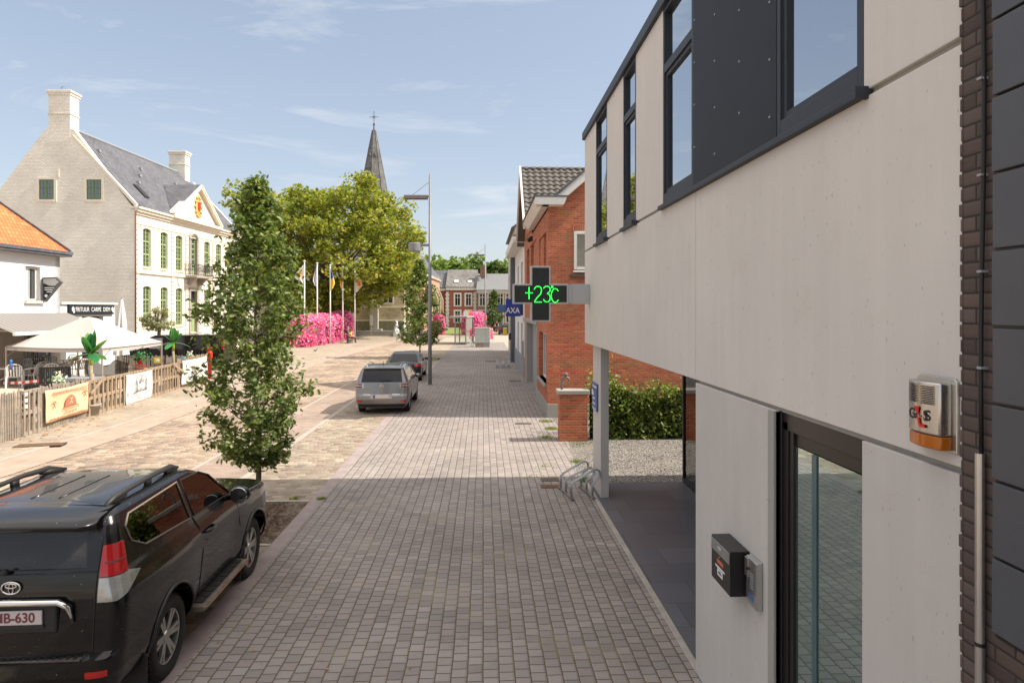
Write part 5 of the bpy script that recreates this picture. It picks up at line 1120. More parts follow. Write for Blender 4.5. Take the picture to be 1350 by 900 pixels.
def wheel(parent, x, y, r, wd, side, nspk=6, double=True):
    """part: tyre mesh with rim child. side +1 = right"""
    t = MB(); h = wd/2; t.lathe([(r*.66,-h*.9),(r*.74,-h),(r*.88,-h*1.02),(r*.965,-h*.88),(r,-h*.66),(r,h*.66),(r*.965,h*.88),(r*.88,h*1.02),(r*.74,h),(r*.66,h*.9)], 48, (0,0,0), 'x', False)
    for k in range(48):
        a = 2*math.pi*k/48; c, s_ = math.cos(a), math.sin(a)
        for q in (-.6, 0, .6): t.bar((h*q-.03, c*(r+.001), s_*(r+.001)), (h*q+.03, c*(r+.001), s_*(r+.001)), .018, .012, (0, c, s_))
        t.bar((side*h*.93, c*r*.93, s_*r*.93), (side*h*.62, c*(r+.002), s_*(r+.002)), .02, .012, (0, c, s_))
    to = t.build('wheel', M['rubber'], parent, angle=40); to.location = (x, y, r)
    m = MB(); o = side*h*.80; R1 = r*.68; m.lathe([(R1,-side*h*.6),(R1,o*1.02),(R1*.95,o*1.06),(R1*.91,o),(R1*.88,-side*h*.3)][::1], 40, (0,0,0), 'x', False)
    m.lathe([(.02,o*.98),(R1*.20,o*.96),(R1*.24,o*.80),(R1*.24,o*.16)], 16, (0,0,0), 'x')
    for k in range(nspk):
        a0 = 2*math.pi*k/nspk
        for da in ((-.13,.13) if double else (0,)):
            a1, a2 = a0+da*1.6, a0+da; m.bar((o*.72, math.cos(a1)*R1*.18, math.sin(a1)*R1*.18), (o*.88, math.cos(a2)*R1*.93, math.sin(a2)*R1*.93), R1*.15 if double else R1*.26, R1*.10, (side,0,0))
    m.build('rim', M['silver'], to, angle=35)
    m = MB(); m.lathe([(R1*.9,o*.15),(.02,o*.15)], 24, (0,0,0), 'x'); m.lathe([(R1*.55,o*.3),(.02,o*.32)], 24, (0,0,0), 'x'); m.build('brake_disc', M['blackmatte'], to)
    return to
def polyplate(m, pts3, off):   # thin plate from an outline of 3-D points, extruded by vector off
    n = len(pts3); a = [Vector(p) for p in pts3]; b_ = [p+Vector(off) for p in a]
    return m.add(a+b_, [tuple(range(n)), tuple(range(2*n-1, n-1, -1))] + [((i+1)%n, i, n+i, n+(i+1)%n) for i in range(n)])

# --- black off-road car in the foreground
suv = thing('offroad_car', 'black three-door off-road car parked nearest the camera at the lower left', 'car', (-4.0, 6.69, 0), R(1.1))
S1 = Shell([(.30,.78,-.90,3.10,.18,.30,.05,.12),(.40,.88,-1.04,3.28,.20,.32,.07,.14),(.56,.925,-1.10,3.36,.22,.34,.09,.16),(.69,.93,-1.09,3.37,.22,.34,.09,.16),(.73,.935,-1.00,3.37,.16,.34,.05,.16),(1.0,.94,-.975,3.34,.15,.36,.05,.18),(1.10,.935,-.965,3.30,.15,.38,.05,.18),(1.16,.925,-.96,3.14,.15,.38,.05,.18),(1.20,.912,-.955,2.6,.15,.36,.05,.16),(1.235,.90,-.95,2.12,.15,.30,.05,.12),(1.29,.885,-.94,1.98,.15,.22,.05,.10),(1.36,.87,-.925,1.88,.15,.18,.05,.10),(1.72,.775,-.81,1.26,.14,.16,.05,.10),(1.79,.745,-.775,1.08,.16,.18,.05,.10),(1.835,.69,-.73,.86,.18,.2,.05,.1),(1.86,.58,-.66,.62,.2,.2,.05,.1),(1.872,.40,-.50,.35,.2,.2,.03,.05)],
           [(0,.62,.62,.42,.045),(2.455,.62,.62,.42,.045)])
m_ = S1.mesh(MB()); body = m_.build('body', [M['paintblack'], M['interior']], suv, smooth=True)
cu1 = []
for y_ in (0, 2.455):
    for s_ in (-1, 1): cu1.append(MB().lathe([(.475,s_*.52),(.475,s_*1.2)], 40, (0,y_,.40), 'x'))
rq = [(-.60,1.66),(-.50,1.745),(.52,1.765),(.60,1.36),(-.36,1.42),(-.56,1.52)]
fw = [(.60,1.765),(1.06,1.745),(1.28,1.66),(1.74,1.32),(.69,1.36)]
cu1.append(MB().prism(rq, -1.2, 1.2, 'yz')); cu1.append(MB().prism(fw, -1.2, 1.2, 'yz'))
cu1.append(MB().prism([(-.62,1.40),(.62,1.40),(.58,1.72),(-.58,1.72)], -1.4, -.3, 'xz'))
cu1.append(MB().box(-.66,-.55,1.395,.66,1.55,1.70))
ws = MB(); ws.prism([(-.70,1.30),(.70,1.30),(.62,1.72),(-.62,1.72)], 1.0, 2.6, 'xz'); cu1.append(ws)
cut(body, cu1); body.data.set_sharp_from_angle(angle=R(38))
def side_poly(sh, poly, dx, thick=.006, sgn=1):
    m = MB(); polyplate(m, [(sgn*(sh.side(y, z)+dx), y, z) for y, z in poly], (-sgn*thick,0,0)); return m
for s_ in (1, -1):
    side_poly(S1, rq, -.006, sgn=s_).build('side_window', M['tinted'], suv); side_poly(S1, fw, -.006, sgn=s_).build('side_window', M['cleargreen'], suv)
m = MB(); polyplate(m, [(x, S1.rear(x, z)+.006, z) for x, z in [(-.62,1.40),(.62,1.40),(.58,1.72),(-.58,1.72)]], (0,.006,0)); M['dustyglass'] = carpaint('dusty_rear_glass', (.012,.012,.016), 0, .2, .6, .22); m.build('rear_window', M['dustyglass'], suv)
m = MB(); m.add([(-.70,1.95,1.30),(.70,1.95,1.30),(.62,1.27,1.72),(-.62,1.27,1.72)], [(0,1,2,3)]); m.build('windscreen', M['cleargreen'], suv)
for s_ in (1, -1):
    def loop(poly, off=.004): return [(s_*(S1.side(y, z)+off), y, z) for y, z in poly + poly[:1]]
    MB().tube(loop(rq), .009, 6).build('window_trim', plain('dull_trim', (.20,.17,.14), .45), suv); MB().tube(loop(fw), .008, 6).build('window_trim', M['trimblack'], suv)
    MB().tube([(s_*(S1.side(y,z)+.002), y, z) for y, z in ((.64,1.36),(.74,1.20),(.77,.95),(.70,.75),(.66,.55),(.70,.46),(1.95,.46))], .005, 5).build('door_seam', M['blackmatte'], suv)
    MB().tube([(s_*(S1.side(y,z)+.002), y, z) for y, z in ((1.80,1.30),(1.86,1.15),(1.90,.9),(1.93,.46))], .005, 5).build('door_seam', M['blackmatte'], suv)
    # arch lips
    for yc in (0, 2.455):
        S_ = []
        for k in range(25):
            a = math.pi*(-.08 + 1.16*k/24); y, z = yc+.485*math.cos(a), .40+.485*math.sin(a); S_.append((s_*(S1.side(y, max(z,.31))+.004), y, max(z,.31)))
        MB().tube(S_, .016, 6).build('wheel_arch_lip', M['paintblack'], suv, smooth=True)
    # running board
    m = MB(); m.prism([(s_*.84,.36),(s_*1.03,.37),(s_*1.05,.40),(s_*1.04,.43),(s_*.84,.44)], .54, 1.92, 'xz'); rb = m.build('running_board', plain('dusty_trim', (.16,.13,.10), .6, var=.5, nscale=9), suv, bevel=.015)
    m = MB()
    for k in range(9): m.box(s_*.88, .62+k*.14, .44, s_*1.0, .72+k*.14, .447)
    m.build('tread', M['trimblack'], rb); MB().tube([(s_*1.05,.56,.405),(s_*1.05,1.9,.405)], .008, 6).build('chrome_edge', M['chrome'], rb)
    # roof rails
    m = MB(); pts = [(s_*.62,-.62,1.835),(s_*.635,-.48,1.885),(s_*.645,-.2,1.905),(s_*.645,.3,1.912),(s_*.63,.66,1.895),(s_*.60,.92,1.83)]; m.tube(pts, [.018,.030,.026,.026,.032,.016], 8)
    m.bar((s_*.625,-.55,1.84),(s_*.64,-.30,1.885),.045,.06); m.bar((s_*.64,.1,1.875),(s_*.64,.2,1.875),.03,.06); m.bar((s_*.635,.55,1.88),(s_*.60,.86,1.835),.045,.05); m.build('roof_rail', M['trimblack'], suv, smooth=True)
    # mirror
    m = MB(); m.ball((s_*1.04,1.66,1.32), .13, 14, 9, (.95,.62,.78)); m.bar((s_*.87,1.70,1.27),(s_*.98,1.68,1.28),.08,.05); mi = m.build('mirror', M['paintblack'], suv, smooth=True)
    MB().lathe([(.02,-.085),(.095,-.083),(.10,-.07)], 18, (s_*1.045,1.66,1.32), 'y').build('mirror_glass', M['glass'], mi); MB().box(s_*1.09,1.70,1.29,s_*1.165,1.73,1.32).build('indicator', M['clearlens'], mi)
    # door handle
    m = MB(); m.tube([(s_*(S1.side(.9,1.13)+.0),.84,1.13),(s_*(S1.side(.9,1.13)+.045),.88,1.13),(s_*(S1.side(.9,1.13)+.045),1.02,1.135),(s_*(S1.side(.9,1.13)+.0),1.06,1.135)], .017, 8); m.build('door_handle', M['paintblack'], suv, smooth=True)
    MB().lathe([(.015,s_*(S1.side(.9,1.03)-.002)),(.012,s_*(S1.side(.9,1.03)+.004))], 10, (0,.88,1.03), 'x').build('lock', M['trimblack'], suv)
    # mud flaps
    MB().box(s_*.70,-.535,.12,s_*.95,-.51,.48).build('mud_flap', M['trimblack'], suv, bevel=.01); MB().box(s_*.70,1.94,.14,s_*.95,1.965,.48).build('mud_flap', M['trimblack'], suv, bevel=.01)
    for y_ in (0, 2.455): wheel(suv, s_*.80, y_, .388, .25, s_, 6)
    # rear lamps: red top, clear bottom sweeping forward
    m = MB(); S1.patch(m, lambda v: (.735-.01*v, .985-.09*v), 1.33, 1.57, 12, 8, .014, s_); tl_ = m.build('tail_light', M['taillight'], suv, smooth=False, angle=40)
    m = MB(); S1.patch(m, lambda v: (.735, .88+.32*v/.72 if v < .72 else 1.20-.20*(v-.72)/.28), 1.13, 1.322, 12, 11, .012, s_); m.build('clear_lens', M['clearlens'], tl_, angle=40)
    m = MB(); S1.patch(m, lambda v: (.76, .94), 1.43, 1.445, 8, 1, .018, s_); m.build('lamp_rib', M['platered'], tl_)
    m = MB(); S1.patch(m, lambda v: (.70, .86), .55, .60, 8, 2, .012, s_); m.build('rear_reflector', M['taillight'], suv)
    # tailgate seam and pillar line
    MB().tube([(s_*S1.arc(.715, z)[0], S1.arc(.715, z)[1]-.002, z) for z in np.linspace(.74, 1.76, 14)], .006, 5).build('tailgate_seam', M['blackmatte'], suv)
MB().tube([(x, S1.rear(x, 1.375)-.003, 1.375) for x in np.linspace(-.70,.70,11)], .005, 5).build('tailgate_seam', M['blackmatte'], suv)
# dark glass surround of the tailgate
m = MB(); S1.patch(m, lambda v: (0,.705), 1.385, 1.745, 14, 5, .004, 1); S1.patch(m, lambda v: (0,.705), 1.385, 1.745, 14, 5, .004, -1)
# spoiler
m = MB()
def spf(u, v):
    x = -.70+1.40*u; e = abs(x)/.70
    prof = [(-.52,1.874),(-.75,1.872),(-.99,1.838),(-1.06,1.80),(-1.05,1.765),(-.94,1.75),(-.76,1.745)]
    k = v*(len(prof)-1); i = min(int(k), len(prof)-2); f = k-i; y = prof[i][0]*(1-f)+prof[i+1][0]*f; z = prof[i][1]*(1-f)+prof[i+1][1]*f
    return (x, y + .07*e**2 + (.10 if e > .985 and y < -.8 else 0), z - .025*e**2)
m.grid(spf, 24, 18); m.build('roof_spoiler', M['paintblack'], suv, smooth=True)
MB().box(-.25,-1.0,1.772,.25,-.97,1.785).build('high_brake_light', M['platered'], suv)
for x_ in (-.36,-.12,.12,.36):
    MB().tube([(x_*1.02,y_,1.869 if abs(x_) < .2 else 1.862) for y_ in (-.42,-.1,.2,.42)], .011, 6).build('roof_rib', M['paintblack'], suv, smooth=True)
MB().tube([(x_,-.62,1.868-.03*abs(x_)**2.2) for x_ in np.linspace(-.64,.64,13)], .005, 5).build('spoiler_seam', M['blackmatte'], suv)
# wiper
m = MB(); m.ball((.0,-.95,1.405), .028, 8, 6); m.bar((.0,-.955,1.41),(-.42,-.925,1.43),.014,.012); m.build('rear_wiper', M['trimblack'], suv)
# chrome garnish, plate, emblem
m = MB(); yb_ = S1.rear(0, 1.15)-.035
m.tube([(-.56,yb_+.02,.98),(-.53,yb_,1.12),(-.46,yb_-.01,1.165),(0,yb_-.018,1.175),(.46,yb_-.01,1.165),(.53,yb_,1.12),(.56,yb_+.02,.98)], [.012,.024,.03,.03,.03,.024,.012], 8); m.build('chrome_garnish', M['chrome'], suv, smooth=True)
m = MB(); m.box(-.46,yb_+.005,.90,.44,yb_+.05,1.14); m.build('plate_recess', M['trimblack'], suv, bevel=.02)
m = MB(); m.box(-.20,yb_-.012,.985,.33,yb_+.004,1.105); pl = m.build('number_plate', M['plate'], suv, bevel=.008); MB().box(-.21,yb_-.008,.955,.34,yb_+.004,.984).build('plate_holder', M['trimblack'], pl)
text('1-MB-630', .112, pl, (.065, yb_-.014, 1.045), (R(90),0,0), M['platered'], 'lettering', .001, sx=.94, bold=.002)
m = MB(); ye = S1.rear(.03, 1.27)-.012
def ell(cx, cz, rx, rz, w_=.007): m.tube([(cx+rx*math.cos(a), ye, cz+rz*math.sin(a)) for a in np.linspace(0, 2*math.pi, 25)], w_, 6, False)
ell(.05,1.275,.075,.05,.008); ell(.05,1.292,.045,.018,.005); ell(.05,1.27,.018,.044,.005); m.build('emblem', M['chrome'], suv, smooth=True)
m = MB(); m.box(-.66,-1.06,.695,.66,-.96,.712); bs = m.build('bumper_step', plain('dusty_plastic', (.10,.085,.07), .7, var=.4, nscale=8), suv, bevel=.006)
m = MB()
for k in range(22): m.box(-.62+k*.058,-1.05,.712,-.60+k*.058,-.975,.719)
m.build('step_rib', M['trimblack'], bs)
# cabin
m = MB()
for x_ in (-.40, .40):
    m.box(x_-.24,.92,.9,x_+.24,1.36,1.43); 
cab = MB(); cab.box(-.80,-.5,1.0,.80,1.75,1.385)
for x_ in (-.38,.38): cab.box(x_-.22,.70,1.385,x_+.22,.86,1.66); cab.box(x_-.12,.72,1.66,x_+.12,.82,1.74)
cab.box(-.6,-.30,1.385,.6,-.16,1.56); co_ = cab.build('seats', M['interior'], suv, bevel=.04)
m = MB(); m.tube([(-.38+.18*math.cos(a), 1.40+.06*math.sin(a), 1.46+.17*math.sin(a)) for a in np.linspace(0, 2*math.pi, 21)], .016, 6); m.bar((-.54,1.4,1.46),(-.22,1.4,1.46),.04,.03); m.build('steering_wheel', M['trimblack'], suv, smooth=True)
MB().box(-.72,1.45,1.33,.72,1.9,1.40).build('dashboard', M['interior'], suv, bevel=.03)
for x_ in (-.62,.62):
    S1m = MB(); S1m.ball((x_,3.2,.98), .14, 12, 8, (1,.7,.8)); S1m.build('headlight', M['clearlens'], suv, smooth=True)
MB().box(-.42,3.28,.78,.42,3.40,1.08).build('grille', M['chrome'], suv, bevel=.02)

# --- silver people carrier
mpv = thing('people_carrier', 'silver people carrier seen from behind, parked beyond the oak tree', 'car', (-3.47, 23.75, 0), R(.6))
S2 = Shell([(.22,.78,-.78,3.35,.2,.35,.08,.2),(.34,.86,-.88,3.46,.22,.38,.10,.22),(.52,.905,-.93,3.52,.24,.40,.12,.24),(.62,.91,-.93,3.52,.24,.4,.12,.24),(.70,.912,-.88,3.5,.22,.42,.10,.24),(.92,.91,-.86,3.40,.20,.42,.09,.24),(1.0,.90,-.85,3.0,.2,.42,.09,.24),(1.06,.885,-.84,2.62,.19,.34,.09,.22),(1.12,.87,-.82,2.35,.19,.3,.09,.2),(1.45,.76,-.68,1.60,.18,.25,.08,.15),(1.56,.70,-.62,1.25,.17,.2,.08,.12),(1.61,.60,-.56,.95,.18,.2,.06,.1),(1.635,.40,-.45,.5,.18,.2,.04,.05)],
           [(0,.55,.5,.35,.02),(2.84,.55,.5,.35,.02)])
mb2 = S2.mesh(MB()).build('body', M['paintsilver'], mpv, smooth=True)
cut(mb2, [MB().lathe([(.37,s_*.55),(.37,s_*1.2)], 32, (0,y_,.32), 'x') for y_ in (0,2.84) for s_ in (-1,1)]); mb2.data.set_sharp_from_angle(angle=R(38))
for s_ in (1,-1):
    for y_ in (0,2.84): wheel(mpv, s_*.78, y_, .32, .21, s_, 5, False)
    for poly in ([(-.42,1.14),(.05,1.10),(.05,1.50),(-.28,1.50)], [(.12,1.10),(.98,1.10),(.92,1.52),(.12,1.52)], [(1.04,1.10),(1.98,1.10),(1.42,1.44),(1.0,1.52)]):
        side_poly(S2, poly, .004, .008, s_).build('side_window', M['glassdark'], mpv)
    MB().tube([(s_*(S2.side(y,z)+.01), y, z) for y, z in ((-.56,1.14),(-.36,1.545),(.3,1.575),(1.0,1.565),(1.5,1.45),(2.15,1.12))], .018, 6).build('chrome_arch', M['silver'], mpv, smooth=True)
    MB().tube([(s_*.56,-.35,1.60),(s_*.60,-.2,1.655),(s_*.60,.8,1.665),(s_*.54,1.05,1.60)], .016, 6).build('roof_rail', M['silver'], mpv, smooth=True)
    m = MB(); m.ball((s_*.99,1.85,1.07), .11, 12, 8, (1,.6,.72)); m.bar((s_*.86,1.88,1.05),(s_*.95,1.87,1.05),.05,.04); m.build('mirror', M['paintsilver'], mpv, smooth=True)
    for yy in (.10,1.0,2.0): MB().tube([(s_*(S2.side(yy,z)+.001), yy, z) for z in (.32,.6,1.08)], .004, 4).build('door_seam', M['blackmatte'], mpv)
    for yy in (.2,1.1): MB().tube([(s_*(S2.side(yy,.93)+.02), yy, .94),(s_*(S2.side(yy,.93)+.02), yy+.18, .94)], .013, 6).build('door_handle', M['silver'], mpv)
    m = MB(); S2.patch(m, lambda v: (.60, .96), .90, 1.06, 12, 4, .012, s_); t_ = m.build('tail_light', M['clearlens'], mpv, angle=40)
    for z0, z1 in ((.915,.965),(1.0,1.045)): m = MB(); S2.patch(m, lambda v: (.66, .92), z0, z1, 10, 2, .02, s_); m.build('lamp_band', plain('smoky_lens', (.14,.03,.025), .15), t_)
    m = MB(); S2.patch(m, lambda v: (.66, .84), .43, .49, 8, 2, .012, s_); m.build('rear_reflector', M['taillight'], mpv)
m = MB()
for s_ in (1,-1): S2.patch(m, lambda v: (0, .70-.06*v), 1.10, 1.50, 14, 5, .008, s_)
m.build('rear_window', M['glassdark'], mpv, angle=30)
m = MB(); m.grid(lambda u, v: (-.66+1.32*u, -.40-.36*v+.08*(2*u-1)**2, 1.625-.05*v*v-.02*(2*u-1)**2), 16, 6); m.grid(lambda u, v: (-.66+1.32*u, -.76+.10*v+.08*(2*u-1)**2, 1.575-.03*v-.02*(2*u-1)**2), 16, 2); m.build('roof_spoiler', M['paintsilver'], mpv, smooth=True)
m = MB()
for s_ in (1,-1): S2.patch(m, lambda v: (0, .62), .68, .695, 10, 1, .012, s_)
m.build('chrome_strip', M['chrome'], mpv)
m = MB()
for s_ in (1,-1): S2.patch(m, lambda v: (0, .80), .25, .36, 10, 2, .015, s_)
m.build('lower_bumper', M['trimblack'], mpv)
m = MB(); yb_ = S2.rear(0,.6)
m.box(-.37,yb_-.012,.55,.37,yb_+.1,.70); ph = m.build('plate_recess', M['clearlens'], mpv, bevel=.01)
MB().box(-.26,yb_-.02,.57,.26,yb_-.008,.68).build('number_plate', M['plate'], mpv, bevel=.004); MB().box(-.26,yb_-.023,.572,-.205,yb_-.019,.678).build('plate_band', M['blue'], ph)
m = MB(); ye = S2.rear(0,.98)-.012
for k in (0,1): m.bar((-.07,ye,.945+k*.045),(0,ye,.99+k*.045),.02,.014,(0,-1,0)); m.bar((.07,ye,.945+k*.045),(0,ye,.99+k*.045),.02,.014,(0,-1,0))
m.build('emblem', M['chrome'], mpv)
m = MB(); m.bar((-.05,ye+.01,1.135),(.32,ye+.03,1.165),.02,.012); m.build('rear_wiper', M['trimblack'], mpv); MB().tube([(0,-.35,1.62),(0,-.42,1.80)], .008, 5).build('aerial', M['black'], mpv)

# --- dark saloon ahead of it and the far cars
def sedan(label, loc, rz, paint, name='saloon_car', wagon=False, group=None):
    t = thing(name, label, 'car', loc, rz, group)
    ztop = 1.42
    pr = [(.20,.76,-.85,3.3,.2,.35,.08,.2),(.32,.85,-.96,3.42,.22,.38,.10,.22),(.50,.89,-1.0,3.48,.24,.4,.12,.24),(.66,.895,-.99,3.46,.24,.4,.12,.24),(.84,.885,-.96,3.3,.24,.4,.12,.22)]
    if wagon: pr += [(.92,.875,-.93,2.6,.2,.35,.1,.2),(.98,.86,-.9,2.2,.2,.3,.1,.2),(1.30,.72,-.66,1.4,.18,.2,.08,.1),(1.39,.62,-.55,1.05,.18,.2,.06,.1),(ztop,.42,-.3,.6,.18,.2,.04,.05)]
    else: pr += [(.92,.87,-.90,2.7,.22,.36,.1,.2),(.97,.85,-.45,2.25,.2,.3,.1,.2),(1.28,.70,.15,1.5,.18,.2,.08,.1),(1.38,.62,.42,1.15,.18,.2,.06,.1),(ztop,.42,.6,.9,.12,.12,.04,.05)]
    S = Shell(pr, [(0,.5,.5,.35,.02),(2.7,.5,.5,.35,.02)], nside=24, levels=30)
    bo_ = S.mesh(MB()).build('body', paint, t, smooth=True); cut(bo_, [MB().lathe([(.36,s_*.55),(.36,s_*1.2)], 24, (0,y_,.32), 'x') for y_ in (0,2.7) for s_ in (-1,1)]); bo_.data.set_sharp_from_angle(angle=R(38))
    for s_ in (1,-1):
        for y_ in (0,2.7): wheel(t, s_*.76, y_, .315, .21, s_, 5, False)
        for poly in ([(.10 if not wagon else -.35,.99),(.9,.99),(.9,1.30),(.45 if not wagon else -.1,1.28)], [(.96,.99),(1.95,.99),(1.45,1.26),(.96,1.30)]): side_poly(S, poly, .004, .008, s_).build('side_window', M['glassdark'], t)
        m = MB(); m.ball((s_*.96,1.8,.98), .10, 10, 7, (1,.6,.7)); m.build('mirror', paint, t, smooth=True)
        m = MB(); S.patch(m, lambda v: (.58, .98), .76, .90, 10, 3, .012, s_); m.build('tail_light', M['taillight'], t, angle=40)
    m = MB()
    if wagon:
        for s_ in (1,-1): S.patch(m, lambda v: (0,.62-.08*v), .97, 1.32, 10, 4, .008, s_)
        m.build('rear_window', M['glassdark'], t, angle=30)
    else:
        m.add([(-.70,-.42,.985),(.70,-.42,.985),(.58,.20,1.325),(-.58,.20,1.325),(-.70,-.40,.97),(.70,-.40,.97),(.58,.22,1.31),(-.58,.22,1.31)], [(0,1,2,3),(7,6,5,4),(0,4,5,1),(1,5,6,2),(2,6,7,3),(3,7,4,0)]); m.build('rear_window', M['glassdark'], t)
    yy = S.rear(0,.6); MB().box(-.26,yy-.015,.56,.26,yy+.02,.67).build('number_plate', M['plate'], t, bevel=.004)
    MB().box(-.6,yy-.005,.24,.6,yy+.1,.36).build('lower_bumper', M['trimblack'], t, bevel=.02)
    return t
p_ = W(-4.55-.0, 33.5); sedan('dark blue grey saloon car parked just ahead of the silver people carrier', (-3.95, 33.8, 0), R(.5), M['paintdark'])
# Y-depth of the far ones from where their wheels meet the road
p_ = W((665.5-675)/F*93, 93); sedan('dark estate car driving off at the far end, right of the red tailed car', (p_.x, p_.y, 0), 0, M['paintdark'], 'estate_car', True)
p_ = W((657.5-675)/F*106, 106); sedan('far dark car with bright red tail lights beside the cyclist', (p_.x, p_.y, 0), 0, M['trimblack'], 'estate_car', True)
# --- black van behind the terrace, side on
van = thing('black_van', 'long black van parked side on behind the terrace fence, in front of the town hall', 'van', W(-19.6, 38.5), -TH)
vp = [(-2.9,.45),(-2.95,.9),(-2.75,1.12),(-2.0,1.28),(-1.35,1.95),(-1.0,2.08),(2.75,2.12),(2.92,1.9),(2.95,.5),(2.8,.35),(-2.8,.35)]
m = MB(); m.prism(vp, 0, 1.95, 'xz'); vb = m.build('body', M['paintblack'], van, bevel=.08, seg=3)
cut_ = []
MB().prism([(-1.85,1.32),(-1.28,1.9),(-.55,1.92),(-.55,1.3)], -.012, .0, 'xz').build('side_window', M['glass'], van); MB().prism([(-.45,1.3),(-.45,1.92),(.6,1.92),(.6,1.3)], -.012, .0, 'xz').build('side_window', M['glassdark'], van)
for x_ in (-.5,.7,2.1): MB().tube([(x_,-.004,.5),(x_,-.004,2.0)], .008, 4).build('door_seam', M['blackmatte'], van)
for x_ in (-1.9,1.85):
    for y_, s_ in ((.12,-1),(1.83,1)):
        t_ = MB(); t_.lathe([(.22,-.1),(.33,-.11),(.345,0),(.33,.11),(.22,.1)], 28, (0,0,0), 'y'); to = t_.build('wheel', M['rubber'], van, smooth=True); to.location = (x_,y_-.03,.345); MB().lathe([(.02,s_*.1),(.2,s_*.09),(.22,s_*.02)], 20, (0,0,0), 'y').build('rim', M['silver'], to)
MB().ball((-1.55,-.16,1.32), .15, 10, 7, (.8,.7,1)).build('mirror', M['paintblack'], van, smooth=True); MB().box(2.85,-.02,1.25,2.965,.15,1.75).build('tail_light', M['taillight'], van, bevel=.02); MB().box(-2.93,.05,.85,-2.7,.4,1.08).build('headlight', M['clearlens'], van, bevel=.03)
# ------------------------------------------------------------------ terrace fence along the square
def FL(u): r = (u-675)/F; d = -11.583/(r+.1099); return Vector((r*d, d, 0))
fdir = (Vector((-15.1,32,0))-Vector((-13.55,17.9,0))).normalized(); FRZ = math.atan2(fdir.y, fdir.x) - TH
def fence_piece(name, label, cat, u0, u1, group=None):
    a, b_ = FL(u0), FL(u1); t = thing(name, label, cat, W(a.x, a.y, .05), FRZ, group); return t, (b_-a).length
def pickets(t, L_, h, seed, wd=.045, gap=.072, part='pickets', mat='woodgrey', zb=0.0, wires=True):
    rnd = random.Random(seed); m = MB(); x = .02
    while x < L_-.02:
        w_ = wd*rnd.uniform(.7,1.25); hh = h*rnd.uniform(.95,1.04); lean = rnd.uniform(-.03,.03); m.prism([(x,zb),(x+w_,zb),(x+w_+lean,hh-.03),(x+w_*.5+lean,hh),(x+lean,hh-.03)], -.012, .012, 'xz'); x += gap*rnd.uniform(.85,1.2)
    m.build(part, M[mat], t)
    if wires:
        m = MB()
        for z in (h*.2,h*.52,h*.85): m.tube([(0,-.018,z),(L_,-.018,z)], .004, 4)
        m.build('wire', M['steel'], t)
def pallet(label, u0, u1, h=1.2, mat='wood', seed=0, group='wooden pallets standing as a fence'):
    t, L_ = fence_piece('wooden_pallet', label, 'pallet', u0, u1, group); rnd = random.Random(seed); n = max(4, int(L_/.26))
    m = MB()
    for i in range(n):
        x = L_*i/n+.02; w_ = rnd.choice((.075,.095,.10)); m.box(x, -.07, .0, min(x+w_, L_), -.05, h*rnd.uniform(.985,1))
    m.build('front_boards', M[mat], t, bevel=.003)
    m = MB()
    for z in (.0, h*.5-.05, h-.10): m.box(0, -.05, z, L_, .045, z+.10)
    m.build('rails', M[mat], t, bevel=.003)
    m = MB()
    for i in range(n-1): x = L_*(i+.55)/n; m.box(x, .045, .02, x+.085, .065, h-.02)
    m.build('back_boards', plain('shaded_wood', (.22,.16,.105), .9, var=.3, nscale=5) if 'wdb' not in M else M['wdb'], t)
    return t
t, L_ = fence_piece('picket_fence', 'section of thin grey chestnut pickets at the far left edge of the terrace fence', 'fence', -26, 27); pickets(t, L_, 1.30, 1)
t = pallet('grey weathered pallet with white squares between the pickets and the orange banner', 27.5, 52, 1.27, 'woodgrey', 3)
for z in (.78,.95,1.12): MB().box(.04,-.085,z,.17,-.071,z+.09).build('white_square', M['plastic'], t)
t, L_ = fence_piece('picket_fence', 'tight picket section behind the orange banner', 'fence', 52.5, 113.5); pickets(t, L_, 1.28, 2, .06, .078)
P_ = [('pallet just right of the orange banner and the first banana palm',114,138),('pallet left of the white bridge banner',138.5,160),('pallet behind the white bridge banner',160.5,197),('pallet right of the white bridge banner',197.5,214),('last pallet before the second banana palm',214.5,232)]
for i, (lb_, a, c) in enumerate(P_): pallet(lb_, a, c, 1.17, 'wood', 10+i)
t, L_ = fence_piece('picket_fence', 'picket section behind the white ship banner at the far end of the terrace', 'fence', 233, 273); pickets(t, L_, 1.3, 5, .08, .10, mat='wood')
for (lb_, u, x0, z0, x1, z1) in (('slanting wooden brace beside the first banana palm',114,.0,.75,.9,1.22),('slanting wooden brace beside the second banana palm',222,.2,1.15,1.4,.7)):
    a = FL(u); tag(MB().bar((x0,-.14,z0),(x1,-.14,z1),.03,.10,(0,0,1)).build('timber_brace', M['wood'], bevel=.004), lb_, 'timber brace', 'timber braces on the terrace fence'); o = bpy.data.objects[[k for k in bpy.data.objects.keys() if k.startswith('timber_brace')][-1]]; o.location = W(a.x, a.y, .05); o.rotation_euler = (0,0,FRZ)
def banner(label, u0, u1, z0, z1, mat, seed):
    a, b_ = FL(u0), FL(u1); t = thing('banner', label, 'banner', W(a.x, a.y, .05), FRZ, 'banners tied to the terrace fence'); L_ = (b_-a).length
    def fn(u, v): return (u*L_, -.10 - .02*math.sin(u*9+v*3+seed) - .012*math.sin(u*4-v*6), z0 + (z1-z0)*v - .03*math.sin(math.pi*u)*(1 if v > .5 else -.3) )
    m = MB(); m.grid(fn, 24, 12); o = m.build('cloth', mat, t, smooth=True); md = o.modifiers.new('s', 'SOLIDIFY'); md.thickness = .004; return t, L_
